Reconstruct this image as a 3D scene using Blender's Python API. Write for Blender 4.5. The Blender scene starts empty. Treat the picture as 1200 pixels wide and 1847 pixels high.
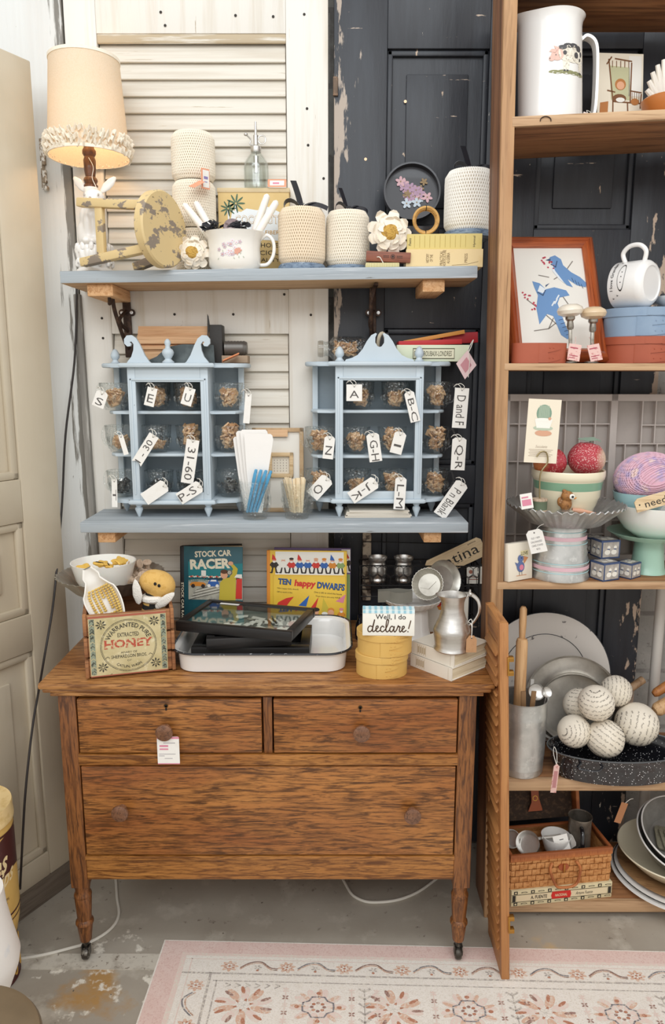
import bpy, bmesh, math, random
from mathutils import Vector as V, Matrix as MX, Euler
R = math.radians; PI = math.pi
random.seed(7)
S = bpy.context.scene; COL = S.collection
# ---------------------------------------------------------------- camera, world, lights, exposure
CAMZ = 1.565; PITCH = R(10.3); FPX = 1334.0
cd = bpy.data.cameras.new('camera'); cam = bpy.data.objects.new('camera', cd); COL.objects.link(cam)
cam.location = (0, 0, CAMZ); cam.rotation_euler = (PI/2 - PITCH, 0, 0)
cd.sensor_fit = 'VERTICAL'; cd.sensor_height = 36; cd.lens = FPX/1847*36; cd.clip_start = .02
S.camera = cam
S.view_settings.view_transform = 'Standard'; S.view_settings.look = 'None'
S.view_settings.gamma = 1; S.view_settings.exposure = -0.05
S.view_settings.use_curve_mapping = False
w = bpy.data.worlds.new('world'); S.world = w; w.use_nodes = True
w.node_tree.nodes['Background'].inputs[0].default_value = (1, .955, .90, 1)
w.node_tree.nodes['Background'].inputs[1].default_value = .92
def area(name, loc, tgt, sx, sy, power, col=(1, 1, 1)):
    l = bpy.data.lights.new(name, 'AREA'); l.shape = 'RECTANGLE'; l.size = sx; l.size_y = sy
    l.energy = power; l.color = col
    o = bpy.data.objects.new(name, l); COL.objects.link(o); o.location = loc
    o.rotation_euler = (V(tgt) - V(loc)).to_track_quat('-Z', 'Y').to_euler()
    return o
area('ceiling_light', (-.2, .55, 3.45), (-.1, 1.9, 1.0), 2.6, .5, 21, (.86, .94, 1))
area('ceiling_light', (.9, -1.3, 3.3), (.3, 2, .9), 2.2, 1.0, 32, (.93, .97, 1))
area('ceiling_light', (-1.2, -1.5, 3.2), (0, 2, .7), 2.2, 1.0, 26, (.93, .97, 1))

# ---------------------------------------------------------------- where a pixel of the photograph lies in the room
def ray(px, py):
    u = (px - 600)/FPX; v = -(py - 923.5)/FPX
    c, s = math.cos(PITCH), math.sin(PITCH)
    return V((u, c + v*s, -s + v*c))
def at(px, py, Y):
    d = ray(px, py); t = Y/d.y
    return V((d.x*t, Y, CAMZ + d.z*t))
def on(px, py, Z):
    d = ray(px, py); t = (Z - CAMZ)/d.z
    return V((d.x*t, d.y*t, Z))
def sc(p):      # metres per pixel at a point
    return (p[1]*math.cos(PITCH) - (p[2] - CAMZ)*math.sin(PITCH))/FPX

# ---------------------------------------------------------------- materials
def C(h, a=1):
    h = h.lstrip('#'); v = [int(h[i:i+2], 16)/255 for i in (0, 2, 4)]
    return tuple((x/12.92 if x <= .04045 else ((x+.055)/1.055)**2.4) for x in v) + (a,)
MATS = {}
def mat(name, col, rough=.5, metal=0, L=(), bump=None, emit=0, coat=0, trans=0, sub=0, spec=.5):
    """L: paint layers (kind, scale xyz, lo, hi, colour, detail, extra) on object coordinates"""
    if name in MATS: return MATS[name]
    m = bpy.data.materials.new(name); MATS[name] = m; m.use_nodes = True
    N = m.node_tree.nodes; K = m.node_tree.links; b = N['Principled BSDF']
    if isinstance(col, str): col = C(col)
    b.inputs['Roughness'].default_value = rough; b.inputs['Metallic'].default_value = metal
    b.inputs['Coat Weight'].default_value = coat; b.inputs['Transmission Weight'].default_value = trans
    b.inputs['Specular IOR Level'].default_value = spec
    if sub: b.inputs['Subsurface Weight'].default_value = sub; b.inputs['Subsurface Scale'].default_value = .02
    tc = N.new('ShaderNodeTexCoord')
    def tex(kind, scale, detail=6, extra=None):
        mp = N.new('ShaderNodeMapping'); K.new(tc.outputs['Object'], mp.inputs[0])
        if isinstance(scale, (int, float)): scale = (scale,)*3
        mp.inputs['Scale'].default_value = scale
        if kind == 'v':
            t = N.new('ShaderNodeTexVoronoi'); t.inputs['Scale'].default_value = 1; out = t.outputs['Distance']
        elif kind == 'c':
            t = N.new('ShaderNodeTexVoronoi'); t.feature = 'DISTANCE_TO_EDGE'; t.inputs['Scale'].default_value = 1; out = t.outputs['Distance']
        elif kind == 'w':
            t = N.new('ShaderNodeTexWave'); t.inputs['Scale'].default_value = 1; t.inputs['Distortion'].default_value = extra or 2
            t.inputs['Detail'].default_value = detail; t.inputs['Detail Scale'].default_value = 1.2; t.bands_direction = 'Z'; out = t.outputs['Fac']
        elif kind in ('k', 'K'):
            t = N.new('ShaderNodeTexBrick'); t.inputs['Color1'].default_value = (0, 0, 0, 1); t.inputs['Color2'].default_value = (0, 0, 0, 1)
            t.inputs['Mortar'].default_value = (1, 1, 1, 1); t.inputs['Scale'].default_value = 1
            t.inputs['Mortar Size'].default_value = .008; t.inputs['Brick Width'].default_value = .4; t.inputs['Row Height'].default_value = .2
            out = t.outputs['Fac']
            mp.inputs['Rotation'].default_value = (PI/2, 0, 0)
        else:
            t = N.new('ShaderNodeTexNoise'); t.inputs['Scale'].default_value = 1; t.inputs['Detail'].default_value = detail
            t.inputs['Roughness'].default_value = .6; t.inputs['Distortion'].default_value = (extra or 0) if kind == 'n' and not isinstance(extra, tuple) else 0
            out = t.outputs['Fac']
        K.new(mp.outputs[0], t.inputs['Vector'])
        if kind == 'g' and extra:          # noise biased along one axis: extra = (axis, from, to, strength)
            ax, a, bb, st = extra
            sp = N.new('ShaderNodeSeparateXYZ'); K.new(tc.outputs['Object'], sp.inputs[0])
            mr = N.new('ShaderNodeMapRange'); mr.inputs['From Min'].default_value = a; mr.inputs['From Max'].default_value = bb
            mr.inputs['To Min'].default_value = st; mr.inputs['To Max'].default_value = -st
            K.new(sp.outputs['XYZ'.index(ax)], mr.inputs[0])
            ad = N.new('ShaderNodeMath'); K.new(out, ad.inputs[0]); K.new(mr.outputs[0], ad.inputs[1]); out = ad.outputs[0]
        if kind == 's' and extra:          # noise biased round a centre: extra = (x, y, z, radius, strength)
            x, y, z, rr, st = extra
            vs = N.new('ShaderNodeVectorMath'); vs.operation = 'DISTANCE'; K.new(tc.outputs['Object'], vs.inputs[0]); vs.inputs[1].default_value = (x, y, z)
            mr = N.new('ShaderNodeMapRange'); mr.inputs['From Max'].default_value = rr
            mr.inputs['To Min'].default_value = st; mr.inputs['To Max'].default_value = -st
            K.new(vs.outputs['Value'], mr.inputs[0])
            ad = N.new('ShaderNodeMath'); K.new(out, ad.inputs[0]); K.new(mr.outputs[0], ad.inputs[1]); out = ad.outputs[0]
        return out
    cur = None
    for l in L:
        kind, scale, lo, hi, c = l[:5]; det = l[5] if len(l) > 5 else 6; ex = l[6] if len(l) > 6 else None
        o = tex(kind, scale, det, ex)
        mr = N.new('ShaderNodeMapRange'); mr.inputs['From Min'].default_value = lo; mr.inputs['From Max'].default_value = hi
        K.new(o, mr.inputs[0])
        mx = N.new('ShaderNodeMix'); mx.data_type = 'RGBA'
        K.new(mr.outputs[0], mx.inputs[0])
        if cur is None: mx.inputs[6].default_value = col
        else: K.new(cur, mx.inputs[6])
        mx.inputs[7].default_value = C(c) if isinstance(c, str) else c
        cur = mx.outputs[2]
    if cur is None: b.inputs['Base Color'].default_value = col
    else: K.new(cur, b.inputs['Base Color'])
    if bump:
        kind, scale, st = bump[:3]
        o = tex(kind, scale, 5, bump[3] if len(bump) > 3 else None)
        bp = N.new('ShaderNodeBump'); bp.inputs['Strength'].default_value = st; bp.inputs['Distance'].default_value = .004
        K.new(o, bp.inputs['Height']); K.new(bp.outputs[0], b.inputs['Normal'])
    if emit:
        b.inputs['Emission Strength'].default_value = emit
        b.inputs['Emission Color'].default_value = col
    m.diffuse_color = col
    return m
def glassmat(name, tint=(.97, .99, .98, 1), k=.5, bump=None):
    m = bpy.data.materials.new(name); MATS[name] = m; m.use_nodes = True
    N = m.node_tree.nodes; K = m.node_tree.links; N.remove(N['Principled BSDF'])
    t = N.new('ShaderNodeBsdfTransparent'); t.inputs[0].default_value = tint
    g = N.new('ShaderNodeBsdfGlossy'); g.inputs['Roughness'].default_value = .04
    lw = N.new('ShaderNodeLayerWeight'); lw.inputs[0].default_value = .5
    pw = N.new('ShaderNodeMath'); pw.operation = 'POWER'; pw.inputs[1].default_value = 2.4; K.new(lw.outputs['Facing'], pw.inputs[0])
    f = N.new('ShaderNodeMath'); f.operation = 'MULTIPLY_ADD'; f.inputs[1].default_value = .35 + k*.3; f.inputs[2].default_value = .035 + k*.05; K.new(pw.outputs[0], f.inputs[0])
    x = N.new('ShaderNodeMixShader'); K.new(f.outputs[0], x.inputs[0]); K.new(t.outputs[0], x.inputs[1]); K.new(g.outputs[0], x.inputs[2])
    K.new(x.outputs[0], N['Material Output'].inputs[0])
    if bump:
        tc = N.new('ShaderNodeTexCoord'); v = N.new('ShaderNodeTexVoronoi'); v.inputs['Scale'].default_value = bump[0]
        K.new(tc.outputs['Object'], v.inputs['Vector'])
        bp = N.new('ShaderNodeBump'); bp.inputs['Strength'].default_value = bump[1]; bp.inputs['Distance'].default_value = .01
        K.new(v.outputs['Distance'], bp.inputs['Height'])
        K.new(bp.outputs[0], g.inputs['Normal']); K.new(bp.outputs[0], lw.inputs['Normal'])
    return m
def AX(ax, along, across):
    return {'x': (along, across, across), 'y': (across, along, across), 'z': (across, across, along)}[ax]
def wood(name, dark, mid, light, ax='x', s=1, rough=.5, grain=.5, coat=0):
    """wood grain running along one axis"""
    return mat(name, mid, rough, 0, coat=coat, L=(
        ('n', AX(ax, 1.2*s, 14*s), .35, .7, light, 5, 1.2),
        ('n', AX(ax, 2.5*s, 45*s), .5, .72, dark, 4, .6),
        ('n', AX(ax, 7*s, 160*s), .56, .75, dark, 3)), bump=('n', AX(ax, 5*s, 150*s), .12*grain))
def paint(name, col, under, lo=.62, hi=.65, scale=6, rough=.5, extra=(), bump=None, detail=8):
    return mat(name, col, rough, 0, L=(('n', scale, lo, hi, under, detail),) + tuple(extra), bump=bump)

# ---------------------------------------------------------------- mesh building
TXT = {}
def text_mesh(s, bold=0, shear=0, flat=True):
    k = (s, bold, shear)
    if k not in TXT:
        c = bpy.data.curves.new('t', 'FONT'); c.body = s; c.align_x = 'LEFT'; c.offset = bold; c.shear = shear; c.resolution_u = 2
        c.fill_mode = 'FRONT'
        o = bpy.data.objects.new('t', c); me = bpy.data.meshes.new_from_object(o)
        vs = [(v.co.x, v.co.y) for v in me.vertices]; fs = [tuple(p.vertices) for p in me.polygons]
        bpy.data.objects.remove(o); bpy.data.curves.remove(c); bpy.data.meshes.remove(me)
        x0 = min(v[0] for v in vs); x1 = max(v[0] for v in vs); y0 = min(v[1] for v in vs); y1 = max(v[1] for v in vs)
        TXT[k] = ([((x-x0)/(x1-x0)-.5, (y-y0)/(y1-y0)-.5) for x, y in vs], fs)
    return TXT[k]
class MB:
    def __init__(s): s.b = bmesh.new(); s.M = MX(); s.mi = 0
    def _v(s, co): return s.b.verts.new(s.M @ V(co))
    def _f(s, vs, mi):
        try:
            f = s.b.faces.new(vs); f.material_index = s.mi if mi is None else mi; f.smooth = True; return f
        except ValueError: return None
    def box(s, c, d, r=None, bv=0, mi=None):
        m = MX.Translation(c) @ (Euler(r).to_matrix().to_4x4() if r else MX())
        vs = [s._v(m @ V((sx*d[0]/2, sy*d[1]/2, sz*d[2]/2))) for sx in (-1, 1) for sy in (-1, 1) for sz in (-1, 1)]
        fs = [s._f([vs[i] for i in q], mi) for q in ((0, 1, 3, 2), (4, 6, 7, 5), (0, 4, 5, 1), (2, 3, 7, 6), (0, 2, 6, 4), (1, 5, 7, 3))]
        if bv:
            es = list({e for f in fs for e in f.edges})
            bmesh.ops.bevel(s.b, geom=es, offset=bv, segments=2, profile=.5, affect='EDGES', clamp_overlap=True)
        return s
    def b2(s, lo, hi, bv=0, mi=None):
        return s.box([(a+b)/2 for a, b in zip(lo, hi)], [b-a for a, b in zip(lo, hi)], None, bv, mi)
    def prism(s, pts, y0, y1, mi=None, bv=0):
        a = [s._v((x, y0, z)) for x, z in pts]; b = [s._v((x, y1, z)) for x, z in pts]; n = len(pts)
        fs = [s._f(a, mi), s._f(b[::-1], mi)] + [s._f([a[i], b[i], b[(i+1) % n], a[(i+1) % n]], mi) for i in range(n)]
        if bv:
            es = list({e for f in (fs[0], fs[1]) for e in f.edges})
            bmesh.ops.bevel(s.b, geom=es, offset=bv, segments=2, profile=.5, affect='EDGES', clamp_overlap=True)
        return s
    def lathe(s, prof, n=32, mi=None, sx=1, sy=1, a0=0, a1=2*PI, wob=None):
        full = a1 - a0 > 2*PI - .001; k = n if full else n+1; rings = []
        for j, (r, z) in enumerate(prof):
            if r < 1e-6: rings.append([s._v((0, 0, z))])
            else:
                ring = []
                for i in range(k):
                    a = a0 + (a1-a0)*i/n; rr = r*(wob(a, j) if wob else 1)
                    ring.append(s._v((rr*math.cos(a)*sx, rr*math.sin(a)*sy, z)))
                rings.append(ring)
        for p, q in zip(rings, rings[1:]):
            for i in range(n):
                i2 = (i+1) % k if full else i+1
                if len(p) == 1 and len(q) == 1: continue
                if len(p) == 1: s._f([p[0], q[i2], q[i]], mi)
                elif len(q) == 1: s._f([p[i], p[i2], q[0]], mi)
                else: s._f([p[i], p[i2], q[i2], q[i]], mi)
        return s
    def tube(s, pts, r, n=8, closed=False, mi=None, flat=1):
        pts = [V(p) for p in pts]; L = len(pts); rr = r if isinstance(r, (list, tuple)) else [r]*L
        T = []
        for i in range(L):
            a = pts[(i-1) % L] if closed or i else pts[0]; b = pts[(i+1) % L] if closed or i < L-1 else pts[-1]
            d = b - a; T.append(d.normalized() if d.length > 1e-9 else V((0, 0, 1)))
        u = T[0].orthogonal().normalized(); rings = []
        for i in range(L):
            u = (u - T[i]*u.dot(T[i])); u = u.normalized() if u.length > 1e-6 else T[i].orthogonal().normalized()
            v = T[i].cross(u)
            rings.append([s._v(pts[i] + (u*math.cos(2*PI*k/n) + v*math.sin(2*PI*k/n)*flat)*rr[i]) for k in range(n)])
        for i in range(L if closed else L-1):
            p, q = rings[i], rings[(i+1) % L]
            for k in range(n): s._f([p[k], p[(k+1) % n], q[(k+1) % n], q[k]], mi)
        if not closed: s._f(rings[0][::-1], mi); s._f(rings[-1], mi)
        return s
    def strip(s, pts, wv, w, t=.0012, mi=None):
        """a ribbon: centre line pts, width direction wv"""
        pts = [V(p) for p in pts]; L = len(pts); ws = w if isinstance(w, (list, tuple)) else [w]*L; wv = V(wv).normalized(); rings = []
        for i in range(L):
            d = (pts[min(i+1, L-1)] - pts[max(i-1, 0)]).normalized(); nn = d.cross(wv)
            nn = nn.normalized() if nn.length > 1e-6 else V((0, 1, 0))
            rings.append([s._v(pts[i] + wv*a*ws[i]/2 + nn*b*t/2) for a, b in ((-1, -1), (1, -1), (1, 1), (-1, 1))])
        for p, q in zip(rings, rings[1:]):
            for k in range(4): s._f([p[k], p[(k+1) % 4], q[(k+1) % 4], q[k]], mi)
        s._f(rings[0][::-1], mi); s._f(rings[-1], mi); return s
    def ball(s, c, r, n=16, mi=None, rot=None):
        r = (r,)*3 if isinstance(r, (int, float)) else r
        m = s.M; s.M = m @ MX.Translation(c) @ (Euler(rot).to_matrix().to_4x4() if rot else MX()) @ MX.Diagonal((r[0], r[1], r[2], 1))
        h = max(4, n//2)
        s.lathe([(math.sin(PI*i/h) if 0 < i < h else 0, -math.cos(PI*i/h)) for i in range(h+1)], n, mi)
        s.M = m; return s
    def rloft(s, w, d, r, prof, k=6, mi=None, cap0=True, cap1=True):
        """rounded-rectangle rings: prof = (outward offset, z)"""
        rings = []
        for o, z in prof:
            ring = []; ro = max(.0005, r+o)
            for cx, cy, a in ((w/2-r, d/2-r, 0), (-w/2+r, d/2-r, PI/2), (-w/2+r, -d/2+r, PI), (w/2-r, -d/2+r, 3*PI/2)):
                for i in range(k+1): t = a + PI/2*i/k; ring.append(s._v((cx+ro*math.cos(t), cy+ro*math.sin(t), z)))
            rings.append(ring)
        n = len(rings[0])
        for p, q in zip(rings, rings[1:]):
            for i in range(n): s._f([p[i], p[(i+1) % n], q[(i+1) % n], q[i]], mi)
        if cap0: s._f(rings[0][::-1], mi)
        if cap1: s._f(rings[-1], mi)
        return s
    # flat printing and drawing in the local xz plane, facing -y
    def flat(s, pts, y=0, mi=None):
        s._f([s._v((x, y, z)) for x, z in pts], mi); return s
    def rect(s, x0, z0, x1, z1, y=0, mi=None): return s.flat([(x0, z0), (x1, z0), (x1, z1), (x0, z1)], y, mi)
    def disc(s, x, z, r, y=0, mi=None, n=14, sz=1, rot=0):
        c, q = math.cos(rot), math.sin(rot)
        return s.flat([(x + r*(c*math.cos(2*PI*i/n) - q*sz*math.sin(2*PI*i/n)), z + r*(q*math.cos(2*PI*i/n) + c*sz*math.sin(2*PI*i/n))) for i in range(n)], y, mi)
    def ring(s, x, z, r, w, y=0, mi=None, n=40):
        for i in range(n):
            a, b = 2*PI*i/n, 2*PI*(i+1)/n
            s.flat([(x+q*math.cos(t), z+q*math.sin(t)) for q, t in ((r, a), (r+w, a), (r+w, b), (r, b))], y, mi)
        return s
    def line(s, pts, w, y=0, mi=None):
        pts = [V((p[0], p[1])) for p in pts]
        for i in range(len(pts)-1):
            d = pts[i+1]-pts[i]
            if d.length < 1e-7: continue
            d.normalize(); q = V((-d.y, d.x))*w/2; e = d*w*.3
            a, b = pts[i]-e, pts[i+1]+e
            s.flat([tuple(a-q), tuple(b-q), tuple(b+q), tuple(a+q)], y, mi)
        return s
    def text(s, t, x, z, w, h, y=0, mi=None, rot=0, bold=0, shear=0, arc=None):
        """lettering stretched to w by h about (x, z); arc = radius bends it round (x, z)"""
        vs, fs = text_mesh(t, bold, shear); c, q = math.cos(rot), math.sin(rot); nv = []
        for a, b in vs:
            if arc:
                rr = abs(arc) + b*h*(1 if arc > 0 else -1); an = (PI/2 - a*w/abs(arc)) if arc > 0 else (-PI/2 + a*w/abs(arc))
                nv.append(s._v((x + rr*math.cos(an), y, z + rr*math.sin(an))))
            else: nv.append(s._v((x + a*w*c - b*h*q, y, z + a*w*q + b*h*c)))
        for f in fs: s._f([nv[i] for i in f], mi)
        return s
    def petals(s, x, z, r, n, y=0, mi=None, w=.45, r0=.25, rot=0):
        for i in range(n):
            a = rot + 2*PI*i/n
            s.disc(x + math.cos(a)*r*(.5+r0/2), z + math.sin(a)*r*(.5+r0/2), r*(.5-r0/2)*1.05, y, mi, 10, w, a)
        return s
    def build(s, name, mats=None, parent=None, sharp=38, recalc=True):
        if recalc: bmesh.ops.recalc_face_normals(s.b, faces=s.b.faces[:])
        me = bpy.data.meshes.new(name); s.b.to_mesh(me); s.b.free()
        for m in (mats if isinstance(mats, (list, tuple)) else [mats]): me.materials.append(m)
        me.set_sharp_from_angle(angle=R(sharp))
        o = bpy.data.objects.new(name, me); COL.objects.link(o)
        if parent: o.parent = parent
        return o
def tag(o, label=None, cat=None, group=None, kind=None):
    if label: o['label'] = label
    if cat: o['category'] = cat
    if group: o['group'] = group
    if kind: o['kind'] = kind
    return o
def thing(name, label, cat, loc=(0, 0, 0), rot=(0, 0, 0), group=None, kind=None):
    o = bpy.data.objects.new(name, None); COL.objects.link(o); o.empty_display_size = .03
    o.location = loc; o.rotation_euler = rot if not isinstance(rot, (int, float)) else (0, 0, rot)
    return tag(o, label, cat, group, kind)
def place(o, loc, rot=0):
    o.location = loc; o.rotation_euler = rot if not isinstance(rot, (int, float)) else (0, 0, rot); return o
def copy_tree(o, parent=None):
    c = o.copy(); COL.objects.link(c)
    if parent: c.parent = parent
    for ch in o.children: copy_tree(ch, c)
    return c
def organic(name, balls, material, parent=None, voxel=.004, smooth=6):
    """one continuous modelled body grown from overlapping masses: (centre, radii, rotation)"""
    m = MB()
    for b in balls: m.ball(b[0], b[1], 20, None, b[2] if len(b) > 2 else None)
    o = m.build('t', material)
    r = o.modifiers.new('r', 'REMESH'); r.mode = 'VOXEL'; r.voxel_size = voxel; r.use_smooth_shade = True
    q = o.modifiers.new('s', 'SMOOTH'); q.iterations = smooth; q.factor = .5
    dg = bpy.context.evaluated_depsgraph_get(); me = bpy.data.meshes.new_from_object(o.evaluated_get(dg))
    me.name = name; bpy.data.objects.remove(o)
    for p in me.polygons: p.use_smooth = True
    if not me.materials: me.materials.append(material)
    o = bpy.data.objects.new(name, me); COL.objects.link(o)
    if parent: o.parent = parent
    return o
def arcpts(c, r, a0, a1, n=12, plane='xz'):
    out = []
    for i in range(n+1):
        a = a0 + (a1-a0)*i/n; x, z = r*math.cos(a), r*math.sin(a)
        out.append((c[0]+x, c[1], c[2]+z) if plane == 'xz' else (c[0]+x, c[1]+z, c[2]) if plane == 'xy' else (c[0], c[1]+x, c[2]+z))
    return out
def bez(p0, p1, p2, p3, n=12):
    p0, p1, p2, p3 = map(V, (p0, p1, p2, p3))
    return [p0*(1-t)**3 + p1*3*t*(1-t)**2 + p2*3*t*t*(1-t) + p3*t**3 for t in (i/n for i in range(n+1))]
def spline(pts, k=6):
    pts = [V(p) for p in pts]; out = []
    for i in range(len(pts)-1):
        a = pts[max(i-1, 0)]; b = pts[i]; c = pts[i+1]; d = pts[min(i+2, len(pts)-1)]
        for j in range(k):
            t = j/k
            out.append(.5*((2*b) + (c-a)*t + (2*a-5*b+4*c-d)*t*t + (3*b-a-3*c+d)*t**3))
    out.append(pts[-1]); return out
# ================================================================ THE SETTING
WALL = 2.25
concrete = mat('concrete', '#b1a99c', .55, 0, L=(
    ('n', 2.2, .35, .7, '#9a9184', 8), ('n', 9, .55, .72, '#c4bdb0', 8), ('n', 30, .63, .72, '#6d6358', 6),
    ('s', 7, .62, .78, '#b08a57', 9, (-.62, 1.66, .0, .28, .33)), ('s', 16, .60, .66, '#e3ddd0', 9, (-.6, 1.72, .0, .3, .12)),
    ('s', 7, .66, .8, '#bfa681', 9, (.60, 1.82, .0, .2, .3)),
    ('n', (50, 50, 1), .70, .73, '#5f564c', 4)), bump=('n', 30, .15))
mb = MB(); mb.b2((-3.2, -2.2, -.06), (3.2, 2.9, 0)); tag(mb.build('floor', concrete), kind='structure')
mb = MB(); mb.b2((-.93, 1.735, 0), (-.45, 1.79, .0012))
tag(mb.build('trim_1', mat('concrete_band', '#c9c2b5', .6, 0, L=(('n', 20, .5, .65, '#a89f92'), ('n', 60, .6, .66, '#8a7f72')))), kind='structure')
block = mat('block_wall', '#a9a7a2', .85, 0, L=(('k', 1, .2, .8, '#8b8884'), ('n', 14, .45, .7, '#bdbab4', 8), ('n', 60, .6, .7, '#87837d')), bump=('n', 50, .5))
mb = MB(); mb.b2((-3.2, WALL+.09, 0), (3.2, WALL+.2, 3.6)); tag(mb.build('wall_back', block), kind='structure')

# old white louvred door fixed to the wall
white_old = mat('old_white_paint', '#e3dfd7', .55, 0, L=(
    ('n', (30, 30, 1.5), .5, .75, '#cfc5b4', 6), ('n', (60, 60, 5), .66, .70, '#a8957a', 6), ('n', 9, .72, .75, '#8d7a62', 10)), bump=('n', (60, 60, 4), .25))
white_slat = mat('louvre_white_paint', '#dfd9cd', .5, 0, L=(
    ('n', (2, 40, 60), .45, .75, '#cabfae', 6), ('n', (6, 60, 160), .66, .72, '#b3a288', 6)), bump=('n', (3, 60, 140), .2))
hole = mat('screw_hole_dark', '#2d2620', .7)
Y = WALL
xl, xr = -.742, -.012; sl, sr = at(186, 300, Y).x, at(518, 300, Y).x
zt, zm1, zm0 = at(350, 60, Y).z, at(350, 522, Y).z, at(350, 602, Y).z
d2 = thing('door_2', None, None, (0, 0, 0)); tag(d2, kind='structure')
mb = MB(); mb.b2((xl, Y, .02), (sl, Y+.035, 2.9), .003)
mb.build('stile', white_old, d2)
mb = MB(); mb.b2((sr, Y, .02), (xr, Y+.035, 2.9), .003); mb.build('stile', white_old, d2)
for a, b in ((zt, 2.9), (zm0, zm1), (.02, .25)):
    mb = MB(); mb.b2((sl, Y+.001, a), (sr, Y+.034, b), .002); mb.build('rail', white_old, d2)
mb = MB(); mb.b2((sl, Y+.002, zt-.024), (sr, Y+.012, zt), .003); mb.build('moulding', mat('worn_moulding', '#b9a88c', .6, L=(('n', (4, 60, 60), .5, .6, '#ded8cc'),)), d2)
def louvres(z0, z1, n):
    st = (z1-z0)/n
    for i in range(n):
        mb = MB(); mb.box(((sl+sr)/2, Y+.016, z0+st*(i+.5)), (sr-sl-.004, .007, st*1.16), (R(-14), 0, 0), .002)
        mb.build('louvre', white_slat, d2)
louvres(zm1, zt-.024, 15); louvres(.25, zm0-.004, 28)
mb = MB()
for px, py in ((298, 46), (425, 28), (493, 30), (549, 26), (554, 196), (556, 262), (584, 322), (315, 567), (421, 567), (513, 531), (561, 568), (184, 574), (186, 610), (186, 540), (290, 22)):
    p = at(px, py, Y); mb.disc(p.x, p.z, .0038, Y-.0006)
mb.build('screw_hole', hole, d2)

# old black panelled door fixed to the wall
blackp = mat('old_black_paint', '#292b31', .46, 0, L=(
    ('n', (25, 25, 3), .45, .8, '#363a41', 6),
    ('g', (30, 30, 6), .60, .63, '#ab9c8e', 9, ('X', -.52, -.36, .21)),
    ('g', (26, 26, 9), .66, .69, '#c4ae9a', 9, ('X', .50, .30, .2)),
    ('n', (9, 9, 60), .69, .71, '#c7b3a0', 7), ('n', (30, 30, 12), .69, .71, '#bfa892', 8), ('n', (60, 60, 16), .72, .74, '#e0d6c8', 6)), bump=('n', (40, 40, 6), .3), spec=.5)
d3 = thing('door_3', None, None, (.495, 0, 0)); tag(d3, kind='structure')
ox = .495
b0, b1 = .004 - ox, .982 - ox
pa0, pa1, pb0, pb1 = at(697, 300, Y+.01).x - ox, .44 - ox, .585 - ox, .868 - ox
ztop = at(780, 84, Y).z; zr1 = at(1000, 412, Y).z; zr0 = at(780, 592, Y).z
for x0, x1 in ((b0, pa0), (pa1, pb0), (pb1, b1)):
    mb = MB(); mb.b2((x0, Y+.012, .02), (x1, Y+.045, 2.9), .003); mb.build('stile', blackp, d3)
for x0, x1 in ((pa0, pa1), (pb0, pb1)):
    for za, zb in ((ztop, 2.9), (zr0, zr1), (.02, .22), (1.18, 1.30)):
        mb = MB(); mb.b2((x0, Y+.0125, za), (x1, Y+.045, zb), .002); mb.build('rail', blackp, d3)
    for za, zb in ((zr1, ztop), (1.30, zr0), (.22, 1.18)):
        mb = MB(); mb.b2((x0, Y+.032, za), (x1, Y+.042, zb))
        mb.b2((x0+.055, Y+.026, za+.06), (x1-.055, Y+.033, zb-.06), .005)
        for q in ((x0, za, x0+.016, zb), (x1-.016, za, x1, zb), (x0, zb-.016, x1, zb), (x0, za, x1, za+.016)):
            mb.b2((q[0], Y+.02, q[1]), (q[2], Y+.034, q[3]), .004)
        mb.build('panel', blackp, d3)
mb = MB(); p = at(606, 150, Y); mb.b2((p.x-.008-ox, Y+.006, p.z-.03), (p.x+.006-ox, Y+.013, p.z+.02), .002); mb.build('hinge', mat('rusty_iron', '#6b5a4c', .6, .6, L=(('n', 60, .5, .6, '#9b7d66'),)), d3)
mb = MB()
for px, py in ((660, 285), (733, 177)):
    p = at(px, py, Y); mb.disc(p.x-ox, p.z, .0042, Y + (.0253 if px > 700 else .0113))
mb.build('screw', mat('brass_screw', '#c8a888', .4, .7), d3)

# cream panelled door leaf standing open at the side
cream = mat('cream_door_paint', '#c6baa4', .5, 0, L=(('n', (2, 2, 1), .4, .7, '#bcae97', 4), ('n', (20, 20, 10), .74, .76, '#8e7d66', 8), ('n', 3, .5, .8, '#cfc4b0', 3)), bump=('n', (50, 50, 6), .12))
a = R(60.6)
d1 = thing('door_1', None, None, (-.80, 2.14, 0), (0, 0, a)); tag(d1, kind='structure')
W = 1.0; st = .128
pz = [(.167-.02, .79), (.90, 1.168), (1.288, 2.22)]
mb = MB(); mb.b2((-st, 0, .07), (0, .035, 2.39), .004); mb.build('stile', cream, d1)
mb = MB(); mb.b2((-W, 0, .07), (-W+st, .035, 2.39), .004); mb.build('stile', cream, d1)
zz = [.07] + [q for p in pz for q in p] + [2.39]
for i in range(0, len(zz), 2):
    mb = MB(); mb.b2((-W+st, .0008, zz[i]), (-st, .035, zz[i+1]), .003); mb.build('rail', cream, d1)
for za, zb in pz:
    mb = MB(); mb.b2((-W+st, .02, za), (-st, .03, zb))
    mb.b2((-W+st+.075, .012, za+.075), (-st-.075, .022, zb-.075), .006)
    for q in ((-st-.024, za, -st, zb), (-W+st, za, -W+st+.024, zb), (-W+st, zb-.024, -st, zb), (-W+st, za, -st, za+.024)):
        mb.b2((q[0], .005, q[1]), (q[2], .022, q[3]), .007)
    mb.build('panel', cream, d1)
mb = MB(); mb.b2((-W-.02, -.012, 0), (.02, .04, .07), .003)
mb.build('plinth', wood('plinth_wood', '#4d4238', '#6d6154', '#83776a', 'x', 1, .7), d1)

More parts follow.
